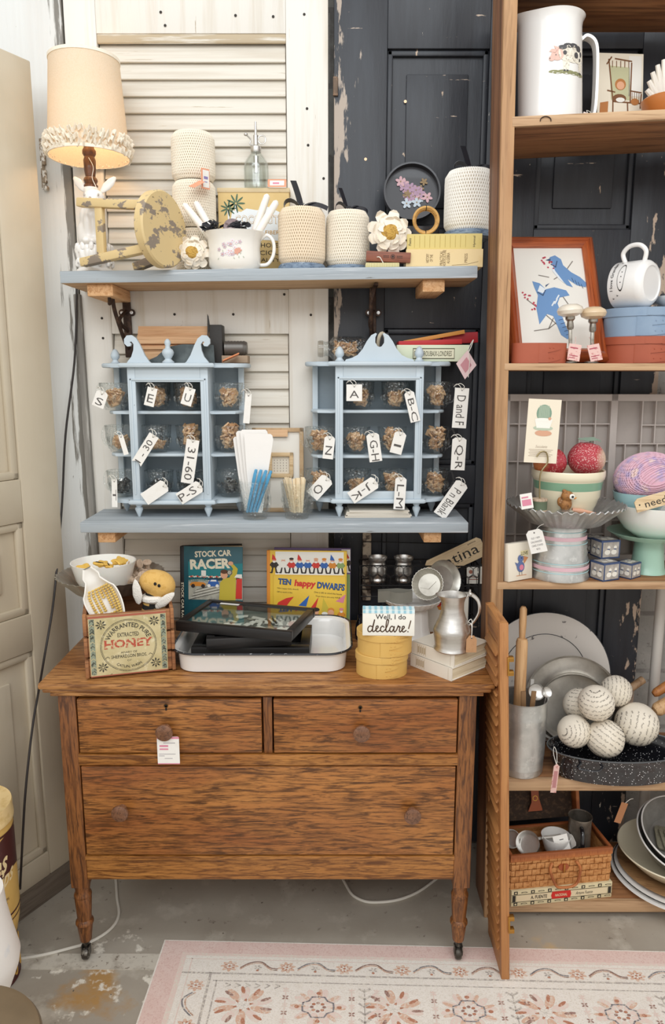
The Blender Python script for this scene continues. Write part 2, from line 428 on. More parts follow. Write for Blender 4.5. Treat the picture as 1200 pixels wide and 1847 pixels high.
# white jamb board with old hinge, weathered grey edge board
jamb = mat('jamb_white_paint', '#d8d9d6', .5, 0, L=(('n', (20, 20, 1), .45, .75, '#cfcdc8', 6), ('g', (50, 50, 4), .60, .66, '#77736b', 8, ('X', .12, .02, .2)), ('n', (60, 60, 20), .71, .73, '#7d746a', 6)), bump=('n', (60, 60, 3), .3))
t2 = thing('trim_2', None, None, (-.87, WALL+.005, 0)); tag(t2, kind='structure')
mb = MB(); mb.b2((-.34, 0, .02), (.122, .05, 2.95), .003); mb.build('board', jamb, t2)
mb = MB(); p = at(80, 300, WALL)
for dz in (.02, -.028): mb.M = MX.Translation((p.x+.87, -.006, p.z+dz)); mb.lathe([(0, -.017), (.0065, -.017), (.0065, .017), (0, .017)], 12)
mb.M = MX(); mb.b2((p.x+.87-.012, -.003, p.z-.06), (p.x+.87+.0, .001, p.z+.075), .001)
mb.ball((p.x+.87+.003, -.007, p.z-.06), .008, 10)
mb.build('hinge', mat('painted_hinge', '#9a8b78', .5, .5, L=(('n', 70, .5, .56, '#e0ddd6'), ('n', 90, .6, .63, '#55402f'))), t2)
mb = MB(); mb.box((-.738, WALL+.0, .93), (.02, .03, 1.75), (0, R(-.6), 0), .003)
tag(mb.build('trim_3', mat('weathered_grey_wood', '#8b8780', .8, 0, L=(('n', (50, 50, 2), .4, .7, '#5f5b55', 8), ('n', (80, 80, 6), .55, .7, '#b5b1aa', 8)), bump=('n', (90, 90, 4), .5))), kind='structure')
mb = MB(); mb.M = MX.Translation((at(1182, 1150, WALL).x, WALL-.02, 0)); mb.lathe([(0, 0), (.016, 0), (.016, 3), (0, 3)], 20)
tag(mb.build('water_pipe', mat('white_pipe_paint', '#d8d4cd', .45)), 'white painted upright pipe on the block wall behind the bookcase', 'pipe')
# ================================================================ THE OAK DRESSER
def oak(name, ax='x', s=1, dark='#54300f', mid='#97592a', light='#ba7e40'):
    return mat(name, mid, .42, 0, coat=.1, L=(
        ('n', AX(ax, 1.6*s, 7*s), .35, .68, light, 4, .6),
        ('n', AX(ax, 7*s, 70*s), .47, .64, dark, 6, 1.8),
        ('n', AX(ax, 14*s, 210*s), .50, .66, dark, 5, 1.2),
        ('n', AX(ax, 26*s, 420*s), .58, .72, '#4a2810', 3)), bump=('n', AX(ax, 10*s, 200*s), .2))
oakx = oak('oak_drawer_front'); oakz = oak('oak_post', 'z', 1, '#4e2b12', '#784622', '#945f30'); oakt = oak('oak_top', 'x', .8, '#6f431f', '#9f6836', '#c08c54')
oakr = oak('oak_rail', 'x', 1, '#65390f', '#99602a', '#b97f3f')
knobm = wood('turned_knob_wood', '#3d2517', '#6b4630', '#8a5f43', 'y', 3, .35, coat=.3)
darkm = mat('dark_recess', '#140d08', .8)
YF = 1.755; DX = -.165; DT = .81
dr = thing('oak_dresser', 'low antique golden oak dresser with two small drawers over one long drawer', 'dresser', (DX, YF, .0032))
D = .47
mb = MB(); mb.b2((-.572, -.018, DT-.016), (.572, D+.01, DT), .005); mb.b2((-.565, -.012, DT-.028), (.565, D+.01, DT-.015), .006)
mb.b2((-.545, -.010, DT-.036), (.545, D, DT-.027), .002); mb.build('top', oakt, dr)
for sx in (-1, 1):
    for y0 in (0, D-.045):
        lg = MB(); x0 = .508*sx
        lg.b2((x0-.0225, y0, .225), (x0+.0225, y0+.045, DT-.035), .003)
        m = lg.M; lg.M = MX.Translation((x0, y0+.0225, 0))
        lg.lathe([(0, .055), (.0155, .055), (.0175, .075), (.0205, .10), (.0205, .104), (.024, .108), (.0235, .114), (.0185, .120), (.0205, .150), (.0225, .185), (.0215, .188), (.0235, .192), (.0225, .197), (.0185, .205), (.020, .214), (.022, .226), (0, .226)], 24)
        lg = lg.build('leg', oakz, dr)
        c = MB(); c.M = MX.Translation((x0, y0+.0225, 0)); c.lathe([(0, .03), (.007, .03), (.010, .045), (.012, .058), (0, .058)], 14)
        c.M = MX.Translation((x0, y0+.017, .017)) @ MX.Rotation(PI/2, 4, 'Y'); c.lathe([(0, -.008), (.015, -.008), (.017, -.004), (.017, .004), (.015, .008), (0, .008)], 22)
        c.M = MX(); c.b2((x0-.0115, y0+.008, .014), (x0-.009, y0+.026, .04)); c.b2((x0+.009, y0+.008, .014), (x0+.0115, y0+.026, .04))
        c.build('caster', mat('caster_metal', '#4a453f', .4, .7, L=(('n', 60, .5, .6, '#8a857c'),)), lg)
for sx in (-1, 1):
    mb = MB(); mb.b2((.515*sx-.008, .045, .25), (.515*sx+.008, D-.045, DT-.035)); mb.build('side_panel', oakz, dr)
mb = MB(); mb.b2((-.49, D-.015, .25), (.49, D-.008, DT-.036)); mb.build('back_panel', oakz, dr)
def rail(z0, z1, y=.004): MB().b2((-.487, y, z0), (.487, y+.03, z1), .002).build('rail', oakr, dr)
rail(.766, DT-.036, .006); rail(.582, .612, -.004); rail(.310, .322, -.003); rail(.250, .3095, .003)
MB().b2((-.0115, .003, .612), (.0115, .03, .766), .002).build('divider', oakz, dr)
def drawer(x0, x1, z0, z1, knobs, hole=None):
    f = MB().b2((x0+.0028, -.0015, z0+.0028), (x1-.0028, .4, z1-.0028), .0025).build('drawer', oakx, dr)
    for kx, kz in knobs:
        k = MB(); k.M = MX.Translation((kx, -.002, kz)) @ MX.Rotation(PI/2, 4, 'X')
        k.lathe([(0, 0), (.013, 0), (.0115, .004), (.0105, .009), (.014, .013), (.0205, .017), (.0225, .021), (.0215, .025), (.016, .0275), (.006, .029), (0, .0292)], 28)
        k.build('knob', knobm, f)
    if hole:
        k = MB(); k.disc(hole[0], hole[1]+.004, .0042, -.0026); k.rect(hole[0]-.002, hole[1]-.009, hole[0]+.002, hole[1]+.004, -.0026); k.build('keyhole', darkm, f)
        k = MB(); k.ring(hole[0], hole[1]+.004, .0042, .0015, -.0028, n=16); k.build('keyhole_plate', mat('aged_brass', '#6d4c22', .45, .7), f)
    return f
kp = [at(*q, YF) - V((DX, 0, 0)) for q in ((300, 1316), (652, 1318), (221, 1460), (743, 1465), (300, 1277), (650, 1280))]
drawer(-.485, -.0125, .613, .765, [(kp[0].x, kp[0].z)], (kp[4].x, kp[4].z))
drawer(.0125, .485, .613, .765, [(kp[1].x, kp[1].z)], (kp[5].x, kp[5].z))
drawer(-.485, .485, .323, .581, [(kp[2].x, kp[2].z), (kp[3].x, kp[3].z)])
paper = mat('white_card', '#efece6', .7, 0, L=(('n', 30, .5, .8, '#e6e1d8'),)); inkm = mat('black_ink', '#26221f', .7); pinkink = mat('pink_ink', '#d98aa0', .7)
stringm = mat('white_string', '#e9e5dc', .8)
mb = MB(); q = kp[0]; x, z = q.x+.008, q.z-.052
mb.prism([(x-.028, z-.032), (x-.025, z-.035), (x+.025, z-.035), (x+.028, z-.032), (x+.028, z+.036), (x+.025, z+.04), (x-.025, z+.04), (x-.028, z+.036)], -.0205, -.020)
mb.rect(x-.028, z+.034, x+.028, z+.0395, -.0208, 1); mb.rect(x-.022, z+.012, x+.0, z+.017, -.0208, 1); mb.rect(x-.022, z+.004, x+.0, z+.008, -.0208, 1)
mb.rect(x-.012, z+.022, x+.018, z+.0235, -.0208, 2); mb.rect(x-.024, z-.008, x+.018, z-.0068, -.0208, 2); mb.rect(x-.024, z-.013, x-.01, z-.0118, -.0208, 2); mb.rect(x-.01, z-.02, x+.01, z-.0188, -.0208, 2)
mb.rect(x-.028, z-.035, x+.028, z-.0325, -.0208, 1)
mb.tube([(x-.003, -.0207, z+.036), (q.x-.004, -.014, q.z-.012), (q.x-.013, -.012, q.z), (q.x, -.012, q.z+.0125), (q.x+.013, -.012, q.z), (q.x+.004, -.014, q.z-.012), (x+.001, -.0207, z+.036)], .0008, 6, mi=3)
tag(mb.build('price_tag', [paper, pinkink, mat('grey_ink', '#8d8790', .7), stringm], dr), 'white paper price tag hanging from the small drawer knob')
# ================================================================ THE TWO WALL SHELVES
greywash = mat('grey_washed_board', '#aab2b8', .7, 0, L=(('n', (1.5, 40, 40), .42, .7, '#8d959c', 6), ('n', (3, 90, 90), .55, .7, '#d3d8dc', 5), ('n', (6, 60, 60), .70, .73, '#6a655d', 5)), bump=('n', (4, 120, 120), .3))
rawwood = wood('raw_board_underside', '#8f6844', '#c09a72', '#d4b48e', 'x', 1, .7)
pinew = wood('pine_cleat', '#b07a48', '#d0a070', '#e0b88c', 'y', 2, .7)
iron = mat('rusty_dark_iron', '#3a2a22', .55, .4, L=(('n', 60, .5, .65, '#5a4334'),), bump=('n', 90, .4))
def shelf(label, x0, x1, z0, z1, yf, cuts):
    t = thing('wall_shelf', label, 'shelf', ((x0+x1)/2, yf, z0)); h = (x1-x0)/2
    m = MB(); m.box((0, (WALL-yf)/2, (z1-z0)/2), (x1-x0, WALL-yf-.001, z1-z0), None, .003)
    m.b.normal_update()
    for f in m.b.faces:
        if f.normal.z < -.9: f.material_index = 1
    m.build('board', [greywash, rawwood], t, recalc=True)
    for cx, w in cuts:
        MB().b2((cx-w/2-(x0+x1)/2, .02, -.032), (cx+w/2-(x0+x1)/2, WALL-yf-.002, 0), .003).build('cleat', pinew, t)
    return t
UZ = 1.851; UY = 2.05; LZ = 1.166; LY = 2.03
us = shelf('upper grey-washed plank shelf crowded with a lamp, twine spools and books', -.727, .387, UZ-.032, UZ, UY, ((at(186, 520, UY+.05).x, .07), (at(780, 515, UY+.05).x, .06)))
ls = shelf('middle grey-washed plank shelf carrying two pale blue cabinets of cups', -.708, .381, LZ-.03, LZ, LY, ((at(198, 968, LY+.05).x, .05), (at(778, 966, LY+.05).x, .05)))
# scrolled iron bracket, seen a little from the side
def bracket(parent, x, z, d, h, name='bracket', tw=.012):
    t = bpy.data.objects.new(name, None); COL.objects.link(t); t.parent = parent
    t.location = (x-parent.location.x, WALL-parent.location.y, z-parent.location.z)
    MB().b2((-tw, -.009, -h), (tw, -.002, -.004), .003).build('upright', iron, t)
    m = MB(); m.strip([(0, -.004, -.004), (0, -d*.5, -.006), (0, -d, -.006)], (1, 0, 0), tw*1.4, .006); m.build('arm', iron, t)
    m = MB(); m.tube([(-.004, -d*.92, -.010), (-.008, -d*.98, -.030), (-.012, -d*.9, -.048), (-.013, -d*.8, -.040), (-.012, -d*.8, -.02)], .005, 8)
    m.tube(spline([(0, -.008, -h*.86), (-.004, -.02, -h*.8), (-.008, -d*.35, -h*.6), (-.012, -d*.62, -h*.3), (-.01, -d*.75, -.012)]), .006, 8, flat=1)
    m.tube(spline([(0, -.01, -h*.6), (-.01, -.03, -h*.52), (-.012, -.04, -h*.42), (0, -.012, -h*.3)]), .005, 8); m.build('scroll', iron, t)
    m = MB()
    for sx in (-1, 1): m.M = MX.Translation((sx*.014, -.008, -h*.32)) @ MX.Rotation(PI/2, 4, 'X'); m.lathe([(0, -.006), (.010, -.006), (.010, 0), (0, .001)], 16)
    m.build('lug', iron, t)
    m = MB()
    for sx in (-1, 1): m.M = MX.Translation((sx*.014, -.009, -h*.32)) @ MX.Rotation(PI/2, 4, 'X'); m.lathe([(.002, 0), (.0045, 0), (.005, .001), (0, .002)], 12)
    m.build('screw', mat('zinc', '#d7d7d7', .3, .8), t)
p = at(228, 530, WALL); bracket(us, p.x, UZ-.032, .15, .19)
p = at(676, 530, WALL); bracket(us, p.x-.004, UZ-.032, .15, .22, tw=.008)
m = MB(); p = at(662, 970, WALL); q = at(662, 1082, WALL)
m.b2((p.x-.014-ls.location.x, WALL-.010-LY, q.z-ls.location.z), (p.x+.014-ls.location.x, WALL-.001-LY, 0), .004)
for dz in (.03, .13): m.M = MX.Translation((p.x-ls.location.x, WALL-.012-LY, -dz)) @ MX.Rotation(PI/2, 4, 'X'); m.lathe([(0, 0), (.005, 0), (.004, .003), (0, .003)], 10)
m.build('hanger_strap', mat('flaked_strap', '#b9ab98', .6, .2, L=(('n', 40, .45, .55, '#5d5047'),)), ls)

# ================================================================ ON THE UPPER SHELF
S_ = sc((0, 2.13, UZ))
UP0 = set(COL.objects)
# --- the rabbit lamp
shadem = mat('lampshade_cloth', '#efe0c9', .8, 0, trans=.0, L=(('n', (300, 300, 300), .4, .7, '#e8d7bb', 2),), sub=.0)
nt = shadem.node_tree; bs = nt.nodes['Principled BSDF']; tl = nt.nodes.new('ShaderNodeBsdfTranslucent'); tl.inputs[0].default_value = C('#f4e8d6')
ms = nt.nodes.new('ShaderNodeMixShader'); ms.inputs[0].default_value = .28
nt.links.new(bs.outputs[0], ms.inputs[1]); nt.links.new(tl.outputs[0], ms.inputs[2]); nt.links.new(ms.outputs[0], nt.nodes['Material Output'].inputs[0])
rufm = mat('cream_ruffle', '#f6ecda', .85, 0, bump=('n', 150, .5)); ceramic = mat('white_ceramic', '#f1efec', .3, 0, coat=.3)
brassm = mat('brass', '#b98a45', .35, .9); dwood = wood('dark_turned_wood', '#2b1710', '#5b351f', '#8a5a36', 'z', 3, .35, coat=.3)
LYC = 2.134; lx = at(172, 480, LYC).x
lamp = thing('table_lamp', 'rabbit figure table lamp with cream drum shade and ruffled hem, lit', 'lamp', (lx, LYC, UZ))
zt_, zb_ = at(155, 103, LYC).z - UZ, at(167, 280, LYC).z - UZ
rt, rb = 62*S_*.95, 71*S_*.98
m = MB(); m.lathe([(rb, zb_), (rt, zt_), (rt-.0018, zt_), (rb-.0018, zb_)], 56); sh = m.build('lamp_shade', shadem, lamp)
for r, z in ((rt+.001, zt_-.003), (rb+.001, zb_+.003)):
    m = MB(); m.M = MX.Translation((0, 0, z)); m.lathe([(r-.0025, -.004), (r+.001, -.004), (r+.001, .004), (r-.0025, .004), (r-.0025, -.004)], 56); m.build('trim_band', rufm, sh)
m = MB()
for row in range(3):
    n_ = 30
    for i in range(n_):
        a = 2*PI*(i + .5*row + random.uniform(-.2, .2))/n_; r = rb + .003 + .003*(row == 1); z = zb_ + .010 + row*.0155 + random.uniform(-.004, .004)
        c = V((r*math.cos(a), r*math.sin(a), z)); rad = V((math.cos(a), math.sin(a), 0)); tg = V((-math.sin(a), math.cos(a), 0))
        pts = [c + tg*(k-4)*.0026 + rad*(.005*math.sin(k*1.4 + i)) + V((0, 0, .005*math.cos(k*1.1 + i*2))) for k in range(9)]
        m.strip(pts, (rad*.5 + V((0, 0, 1)) + tg*random.uniform(-.5, .5)), .012, .0012)
m.build('ruffle', rufm, sh)
zs = at(163, 335, LYC).z - UZ
m = MB(); m.M = MX.Translation((0, 0, zs)); hh = zb_ + .05 - zs
m.lathe([(0, 0), (.018, 0), (.019, .006), (.015, .010), (.019, .018), (.0175, .024), (.013, .028), (.0155, .045), (.0165, hh*.55), (.0135, hh*.62), (.018, hh*.68), (.018, hh*.74), (.0135, hh*.8), (.0135, hh), (0, hh)], 24); m.build('stem', dwood, lamp)
m = MB(); m.M = MX.Translation((0, 0, zb_+.05)); m.lathe([(0, 0), (.014, 0), (.014, .035), (0, .035)], 16); m.build('socket', brassm, lamp)
m = MB(); m.ball((0, 0, zb_+.115), (.026, .026, .036), 18); m.build('bulb', mat('warm_bulb', (1, .72, .42, 1), .4, 0, emit=6), lamp)
bl = bpy.data.lights.new('bulb_light', 'POINT'); bl.energy = 1.1; bl.color = (1, .74, .5); bl.shadow_soft_size = .03
bo = bpy.data.objects.new('bulb_light', bl); COL.objects.link(bo); bo.parent = lamp; bo.location = (0, 0, zb_+.07)
m = MB()
for k in range(3):
    a = k*2*PI/3; m.tube([(0, 0, zb_+.06), (.03*math.cos(a), .03*math.sin(a), zb_+.10), (rt*.98*math.cos(a), rt*.98*math.sin(a), zt_-.006)], .0012, 6)
m.build('shade_spider', brassm, lamp)
fz = .072
rabbit = [((-.004, .004, fz+.035), (.042, .038, .052)), ((.0, -.004, fz+.075), (.034, .030, .045)), ((.012, -.018, fz+.122), (.029, .032, .027), (R(20), 0, 0)),
          ((.014, -.042, fz+.113), (.017, .018, .014)), ((-.004, -.024, fz+.05), (.014, .016, .045), (R(8), 0, 0)), ((.022, -.024, fz+.05), (.013, .015, .045), (R(8), 0, 0)),
          ((-.006, -.035, fz+.012), (.016, .020, .012)), ((.024, -.035, fz+.012), (.016, .020, .012)), ((.0, .0, zs-.008), (.021, .021, .02))]
rb_ = organic('rabbit_figure', rabbit, ceramic, lamp, .0035, 4)
for s, tilt in ((-1, -48), (1, 48)):
    mm = MX.Translation((.010+s*.018, -.006, fz+.142)) @ MX.Rotation(R(tilt*.9), 4, 'Y') @ MX.Rotation(R(-10), 4, 'X'); m = MB(); m.M = mm
    m.lathe([(0, 0), (.006, .004), (.0115, .022), (.0105, .040), (.005, .055), (0, .059)], 14, None, 1, .45); m.build('ear', ceramic, rb_)
pg = mat('pale_grey_glaze', '#b9b2aa', .3)
MB().ball((.014, -.059, fz+.118), (.0035, .002, .0025), 8).build('nose', pg, rb_)
for s in (-1, 1): MB().ball((.013+s*.019, -.044, fz+.128), (.003, .003, .0035), 8).build('eye', pg, rb_)
m = MB(); m.lathe([(0, 0), (.050, 0), (.052, .006), (.049, .012), (.044, .016), (.042, .045), (.045, .052), (0, .052)], 40)
wob = lambda a, j: 1 + .05*math.sin(a*14) if j > 0 else 1
m.lathe([(.042, .030), (.047, .040), (.049, .058), (.044, .074), (.038, .070)], 84, None, 1, 1, wob=wob)
for i in range(22):
    a = 2*PI*i/22; m.ball((.045*math.cos(a), .045*math.sin(a), .064+.006*(i % 2)), (.008, .007, .012), 8)
    m.ball((.046*math.cos(a+.14), .046*math.sin(a+.14), .026+.008*(i % 2)), (.007, .007, .008), 8)
m.build('scrolled_base', ceramic, lamp)
m = MB(); m.tube(spline([(.004, -.02, zb_-.005), (.016, -.022, zb_-.03), (.012, -.024, zs+.02), (.024, -.03, zs-.01), (.022, -.03, zs-.05)]), .001, 6); m.build('tag_string', stringm, lamp)
# lamp flex running down the wall
cordm = mat('black_flex', '#2a2422', .5)
m = MB(); pts = [at(px, py, y) for px, py, y in ((137, 500, WALL-.012), (138, 540, WALL-.02), (134, 650, WALL-.02), (118, 780, WALL-.03), (112, 900, WALL-.04), (104, 1000, 2.14), (95, 1090, 2.05), (80, 1180, 1.98), (69, 1245, 1.98), (58, 1310, 1.94), (46, 1420, 1.88), (40, 1520, 1.85), (36, 1600, 1.85))]
m.tube([(lx-.03, LYC+.05, UZ+.004), (lx-.05, WALL-.012, UZ+.0045), (at(137, 480, WALL).x-.03, WALL-.012, UZ+.0045)], .0032, 8)
m.tube(spline(pts), .0034, 8)
cd0 = m.build('cord', cordm, lamp); cd0.data.transform(MX.Translation((-lx, -LYC, -UZ)))

# --- little yellow stool lying on its side
stoolm = paint('chipped_yellow_paint', '#d9c08d', '#8d8073', .545, .57, (16, 16, 24), .55, (('n', 5, .55, .8, '#cfb379', 4), ('n', (50, 50, 90), .68, .70, '#6f5a40', 8)), ('n', 60, .15))
c = at(291, 424, 2.030)
st_ = thing('milking_stool', 'small chipped yellow wooden stool lying on its side', 'stool', (c.x, c.y, UZ), (0, 0, R(66)))
r = .096; zc = r + .001
m = MB(); m.M = MX.Translation((0, 0, zc)) @ MX.Rotation(PI/2, 4, 'X'); m.lathe([(0, -.014), (r-.004, -.014), (r, -.010), (r, .010), (r-.004, .014), (0, .014)], 56)
m.build('seat', stoolm, st_)
for lx_, lz, ex, ez, ln in ((-.045, .052, -.060, .074, .215), (-.045, -.052, -.060, -.078, .215), (.030, -.060, .020, -.086, .105)):
    m = MB(); a_, b_ = V((lx_, .012, lz)), V((ex, ln, ez)); d = b_-a_
    m.M = MX.Translation((0, 0, zc)) @ MX.Translation((a_+b_)/2) @ d.to_track_quat('Y', 'Z').to_matrix().to_4x4(); m.box((0, 0, 0), (.026, d.length, .022), None, .003); m.build('leg', stoolm, st_)
m = MB(); m.M = MX.Translation((0, 0, zc)); m.box((-.057, .150, -.002), (.014, .024, .135), None, .002); m.build('stretcher', stoolm, st_)

# --- wound spools of crochet cotton
twm = mat('ecru_cotton', '#f0e6d4', .9, bump=('n', 300, .2)); twm2 = mat('white_cotton', '#f4f0e8', .9); twm3 = mat('oatmeal_cotton', '#ead8be', .9)
coreT = mat('cotton_core_shade', '#c3b294', .95)  # darker than the yarn: painted shade between the strands
def spool_meshes(rad, h, taper=0, n=60):
    """wound cotton: smooth body plus two crossing families of strands"""
    def prof(t):      # t 0..1 from the bottom edge to the top edge
        e = min(t, 1-t); rr = rad*(1 - taper*t); k = 1 - .16*max(0, 1-e/.14)**2.2
        return rr*k, t*h
    b = MB(); b.lathe([(0, .001)] + [(prof(i/16)[0]*.988, prof(i/16)[1]) for i in range(17)] + [(.018, h-.001), (.018, h-.02), (0, h-.02)], 40)
    s = MB()
    for fam, sw, off in ((0, .95, 0), (1, -.95, .03)):
        for i in range(n):
            a0 = 2*PI*i/n + off; ps = []
            for k in range(11):
                t = k/10; q = prof(t); ps.append(((q[0]+.0006)*math.cos(a0+sw*t), (q[0]+.0006)*math.sin(a0+sw*t), q[1]))
            s.tube(ps, .0021, 5)
    for i in range(n):
        a = 2*PI*i/n; q = prof(1); s.tube([(q[0]*math.cos(a), q[0]*math.sin(a), h-.0006), (.02*math.cos(a+.5), .02*math.sin(a+.5), h)], .002, 4)
    return b, s
def make_spool(label, rad, h, m_, taper=0, group='cotton spools on the upper shelf'):
    t = thing('cotton_spool', label, 'spool', group=group); b, s = spool_meshes(rad, h, taper)
    b.build('core', coreT, t); s.build('winding', m_, t, recalc=False); return t
base = at(353, 489, 2.165); SR = .0605
s0 = make_spool('bottom ecru cotton spool of the stack of three', SR*.95, .122, twm)
place(s0, (base.x+.003, 2.190, UZ), 0)
s1 = copy_tree(s0); s1['label'] = 'middle ecru cotton spool of the stack of three'; place(s1, (base.x-.002, 2.190, UZ+.1265), 1.2)
s2 = copy_tree(s0); s2['label'] = 'topmost ecru cotton spool of the stack of three'; place(s2, (base.x-.001, 2.190, UZ+.2525), 2.1)
coral = mat('coral_card', '#e8a07f', .7)
m = MB(); m.M = MX.Translation((-.062, -.064, .120)) @ MX.Rotation(R(-25), 4, 'Z'); m.rect(-.003, -.03, .024, .022, 0, 0); m.rect(.002, -.026, .022, .018, -.0006, 1)
m.strip([(.0, .0, -.012), (-.02, .004, -.024), (-.03, .008, -.03)], (0, 1, .3), .028, .0006, 0)
m.rect(.005, -.005, .018, .002, -.001, 2); m.rect(.005, -.013, .016, -.011, -.001, 2); tag(m.build('price_tag', [coral, paper, mat('mauve_ink', '#8d7fb0', .7)], s1), 'coral and white folded price tag')
# --- spools with ribbon bows on round bases
ribbon = mat('black_satin_ribbon', '#23242b', .35, 0, coat=.2); basem = mat('blue_grey_washed_wood', '#7d8ea1', .65, 0, L=(('n', (60, 60, 200), .45, .65, '#4f6076', 5), ('n', 30, .6, .7, '#aab6c2')), bump=('n', 80, .3))
def bow(m, z, s=1, up=1.0, rot=0, tails=True):
    old = m.M; m.M = old @ MX.Translation((0, 0, z)) @ MX.Rotation(rot, 4, 'Z')
    for a, l, hh in ((0, .055*s, .012), (PI, .05*s, .016)):
        c, q = math.cos(a), math.sin(a)
        pts = bez((0, 0, .004), (c*l*.6, q*l*.6 - .01, hh*2.2+.004), (c*l*1.1, q*l*1.1, hh*1.5), (c*l, q*l, hh*.2), 8) + bez((c*l, q*l, hh*.2), (c*l*.8, q*l*.8, -.004), (c*l*.4, 0, 0), (0, 0, .004), 6)
        m.strip(pts, (-q, c, .35), .020*s, .001)
    m.strip(bez((0, 0, .004), (-.006, .005, .03*up), (-.012, 0, .05*up), (-.022, -.004, .075*up), 8), (.8, .5, .1), .019*s, .001)
    m.strip(bez((0, 0, .004), (.02, -.01, .02), (.05, -.02, .012), (.075*s, -.02, .0), 8), (.2, .6, .7), .018*s, .001)
    m.strip([(-.004, -.003, -.002), (-.004, -.01, .006), (0, -.011, .014), (.003, -.004, .017)], (1, 0, 0), .012, .001)
    m.M = old
def bowed(label, px, ytop, ybase, Y, zb, wpx, m_, bowargs, taper=0):
    p = at(px, ybase, Y); s = sc((0, Y, zb)); rad = wpx/2*s*.965; h = at(px, ytop, Y).z - (zb+.018)
    t = make_spool(label, rad, h, m_, taper); place(t, (p.x, Y, zb), random.uniform(0, 6))
    for ch in t.children: ch.location.z = .018
    m = MB(); m.lathe([(0, 0), (rad*1.04, 0), (rad*1.07, .004), (rad*1.06, .011), (rad*.99, .0175), (0, .018)], 44); m.build('round_base', basem, t)
    m = MB(); m.M = MX.Rotation(-t.rotation_euler.z, 4, 'Z'); bow(m, h+.018, **bowargs)
    m.strip([(rad*.3, -rad*.2, h+.019), (rad*.7, -rad*.55, h+.017), (rad*.80, -rad*.62, h*.8), (rad*.80, -rad*.64, h*.4)], (.6, -.8, 0), .012, .0008) if bowargs.get('tails') else None
    m.build('ribbon_bow', ribbon, t)
    m = MB(); m.M = MX.Rotation(-t.rotation_euler.z, 4, 'Z')
    for dx in (-.016, .016): m.tube(arcpts((dx, -.004, h+.016), .009, 0, PI, 8), .0016, 6)
    m.build('wire_loop', mat('steel_wire', '#b9b9b6', .35, .8), t)
    return t
bowed('oatmeal cotton spool with black bow on round base, beside the white cup', 545, 380, 484, 2.13, UZ, 84, twm3, dict(s=.95, up=1.0, rot=R(0)))
bowed('white cotton spool with black bow on round base between two other bowed spools', 627, 386, 476, 2.172, UZ, 80, twm, dict(s=.7, up=.85, rot=R(10)), .05)

# --- tan carton, mister bottle on it
cart = mat('buff_carton', '#d9bd83', .75, 0, L=(('n', 5, .5, .8, '#cfae72'), ('n', 30, .7, .74, '#b08f58')))
green = mat('palm_green', '#4f6d56', .7); lett = mat('pale_print_blue', '#e9eef0', .7); gold = mat('print_gold', '#c99b4a', .7)
p0, p1 = at(397, 490, 2.205), at(523, 490, 2.205); hC = at(450, 345, 2.205).z - UZ; wC = p1.x-p0.x
bx = thing('carton', 'buff cardboard carton with palm trees and coconut lettering behind the cup', 'box', ((p0.x+p1.x)/2, 2.205, UZ))
m = MB(); m.box((0, .02, hC/2), (wC, .045, hC), None, .001)
y = -.0032; s = S_
m.petals(-wC*.36, hC*.80, .022, 9, y, 1, .22, .1); m.petals(-wC*.25, hC*.86, .026, 9, y, 1, .2, .1)
cl = [(-.33, .66), (-.30, .78), (-.18, .76), (-.1, .80), (.05, .78), (.2, .82), (.36, .76), (.44, .68), (.42, .50), (.36, .42), (0, .44), (-.3, .50)]
m.flat([(a*wC, b*hC) for a, b in cl], y+.0002, 3)
m.line([(-wC*.35, hC*.56), (-wC*.36, hC*.78)], .004, y, 3); m.line([(-wC*.27, hC*.56), (-wC*.25, hC*.84)], .004, y, 3)
m.text('COCONUT', wC*.04, hC*.67, wC*.62, .024, y-.0004, 2, bold=.03); m.text('COCONUT', wC*.04, hC*.67, wC*.62, .022, y-.0008, 3)
m.text('WHOLE', wC*.16, hC*.37, wC*.36, .012, y, 4); m.text('DELICIOUS', wC*.13, hC*.28, wC*.58, .012, y, 4); m.text('QUALITY', wC*.15, hC*.19, wC*.42, .012, y, 4)
m.text('FIBER', wC*.26, hC*.52, wC*.2, .010, y-.0004, 2); m.text('Coconut', wC*.36, hC*.05, wC*.18, .007, y, 2, shear=.3)
m.build('body', [cart, green, gold, lett, inkm], bx)
m = MB(); m.box((0, .02, hC+.003), (wC+.004, .049, .012), None, .001); m.build('lid', mat('carton_lid', '#d6c19a', .75, L=(('n', 30, .6, .7, '#b59a6d'),)), bx)
clear = glassmat('clear_glass'); cutg = glassmat('pressed_glass', (.985, .995, .992, 1), .3, (140, .45))
p = at(463, 336, 2.222); zb = UZ+hC+.009; s = sc((0, 2.222, zb)); hB = at(463, 275, 2.222).z - zb; rB = 29*s
mist = thing('mister_bottle', 'clear glass plant mister with metal pump standing on the buff carton', 'bottle', (p.x, 2.222-.0, zb)); rB = min(rB, .026)
rB = 28*s*.8
m = MB(); m.lathe([(0, .001), (rB, .001), (rB, hB*.55), (rB*.92, hB*.72), (rB*.6, hB*.9), (rB*.42, hB*.96), (rB*.40, hB*1.05), (rB*.38, hB*1.05), (rB*.4, hB*.95), (rB*.88, hB*.7), (rB*.95, hB*.5), (rB*.95, .006), (0, .006)], 36); m.build('glass_body', clear, mist)
chrome = mat('chrome', '#cfcfcb', .18, 1); steel = mat('brushed_aluminium', '#dcdad6', .34, .95, L=(('n', (8, 8, 60), .4, .7, '#bdbab5', 5),), bump=('n', 120, .08))
m = MB(); m.M = MX.Translation((0, 0, hB)); m.lathe([(0, .0), (.014, 0), (.015, .004), (.015, .014), (.010, .018), (.007, .020), (.007, .045), (.004, .047), (.003, .08), (0, .081)], 20)
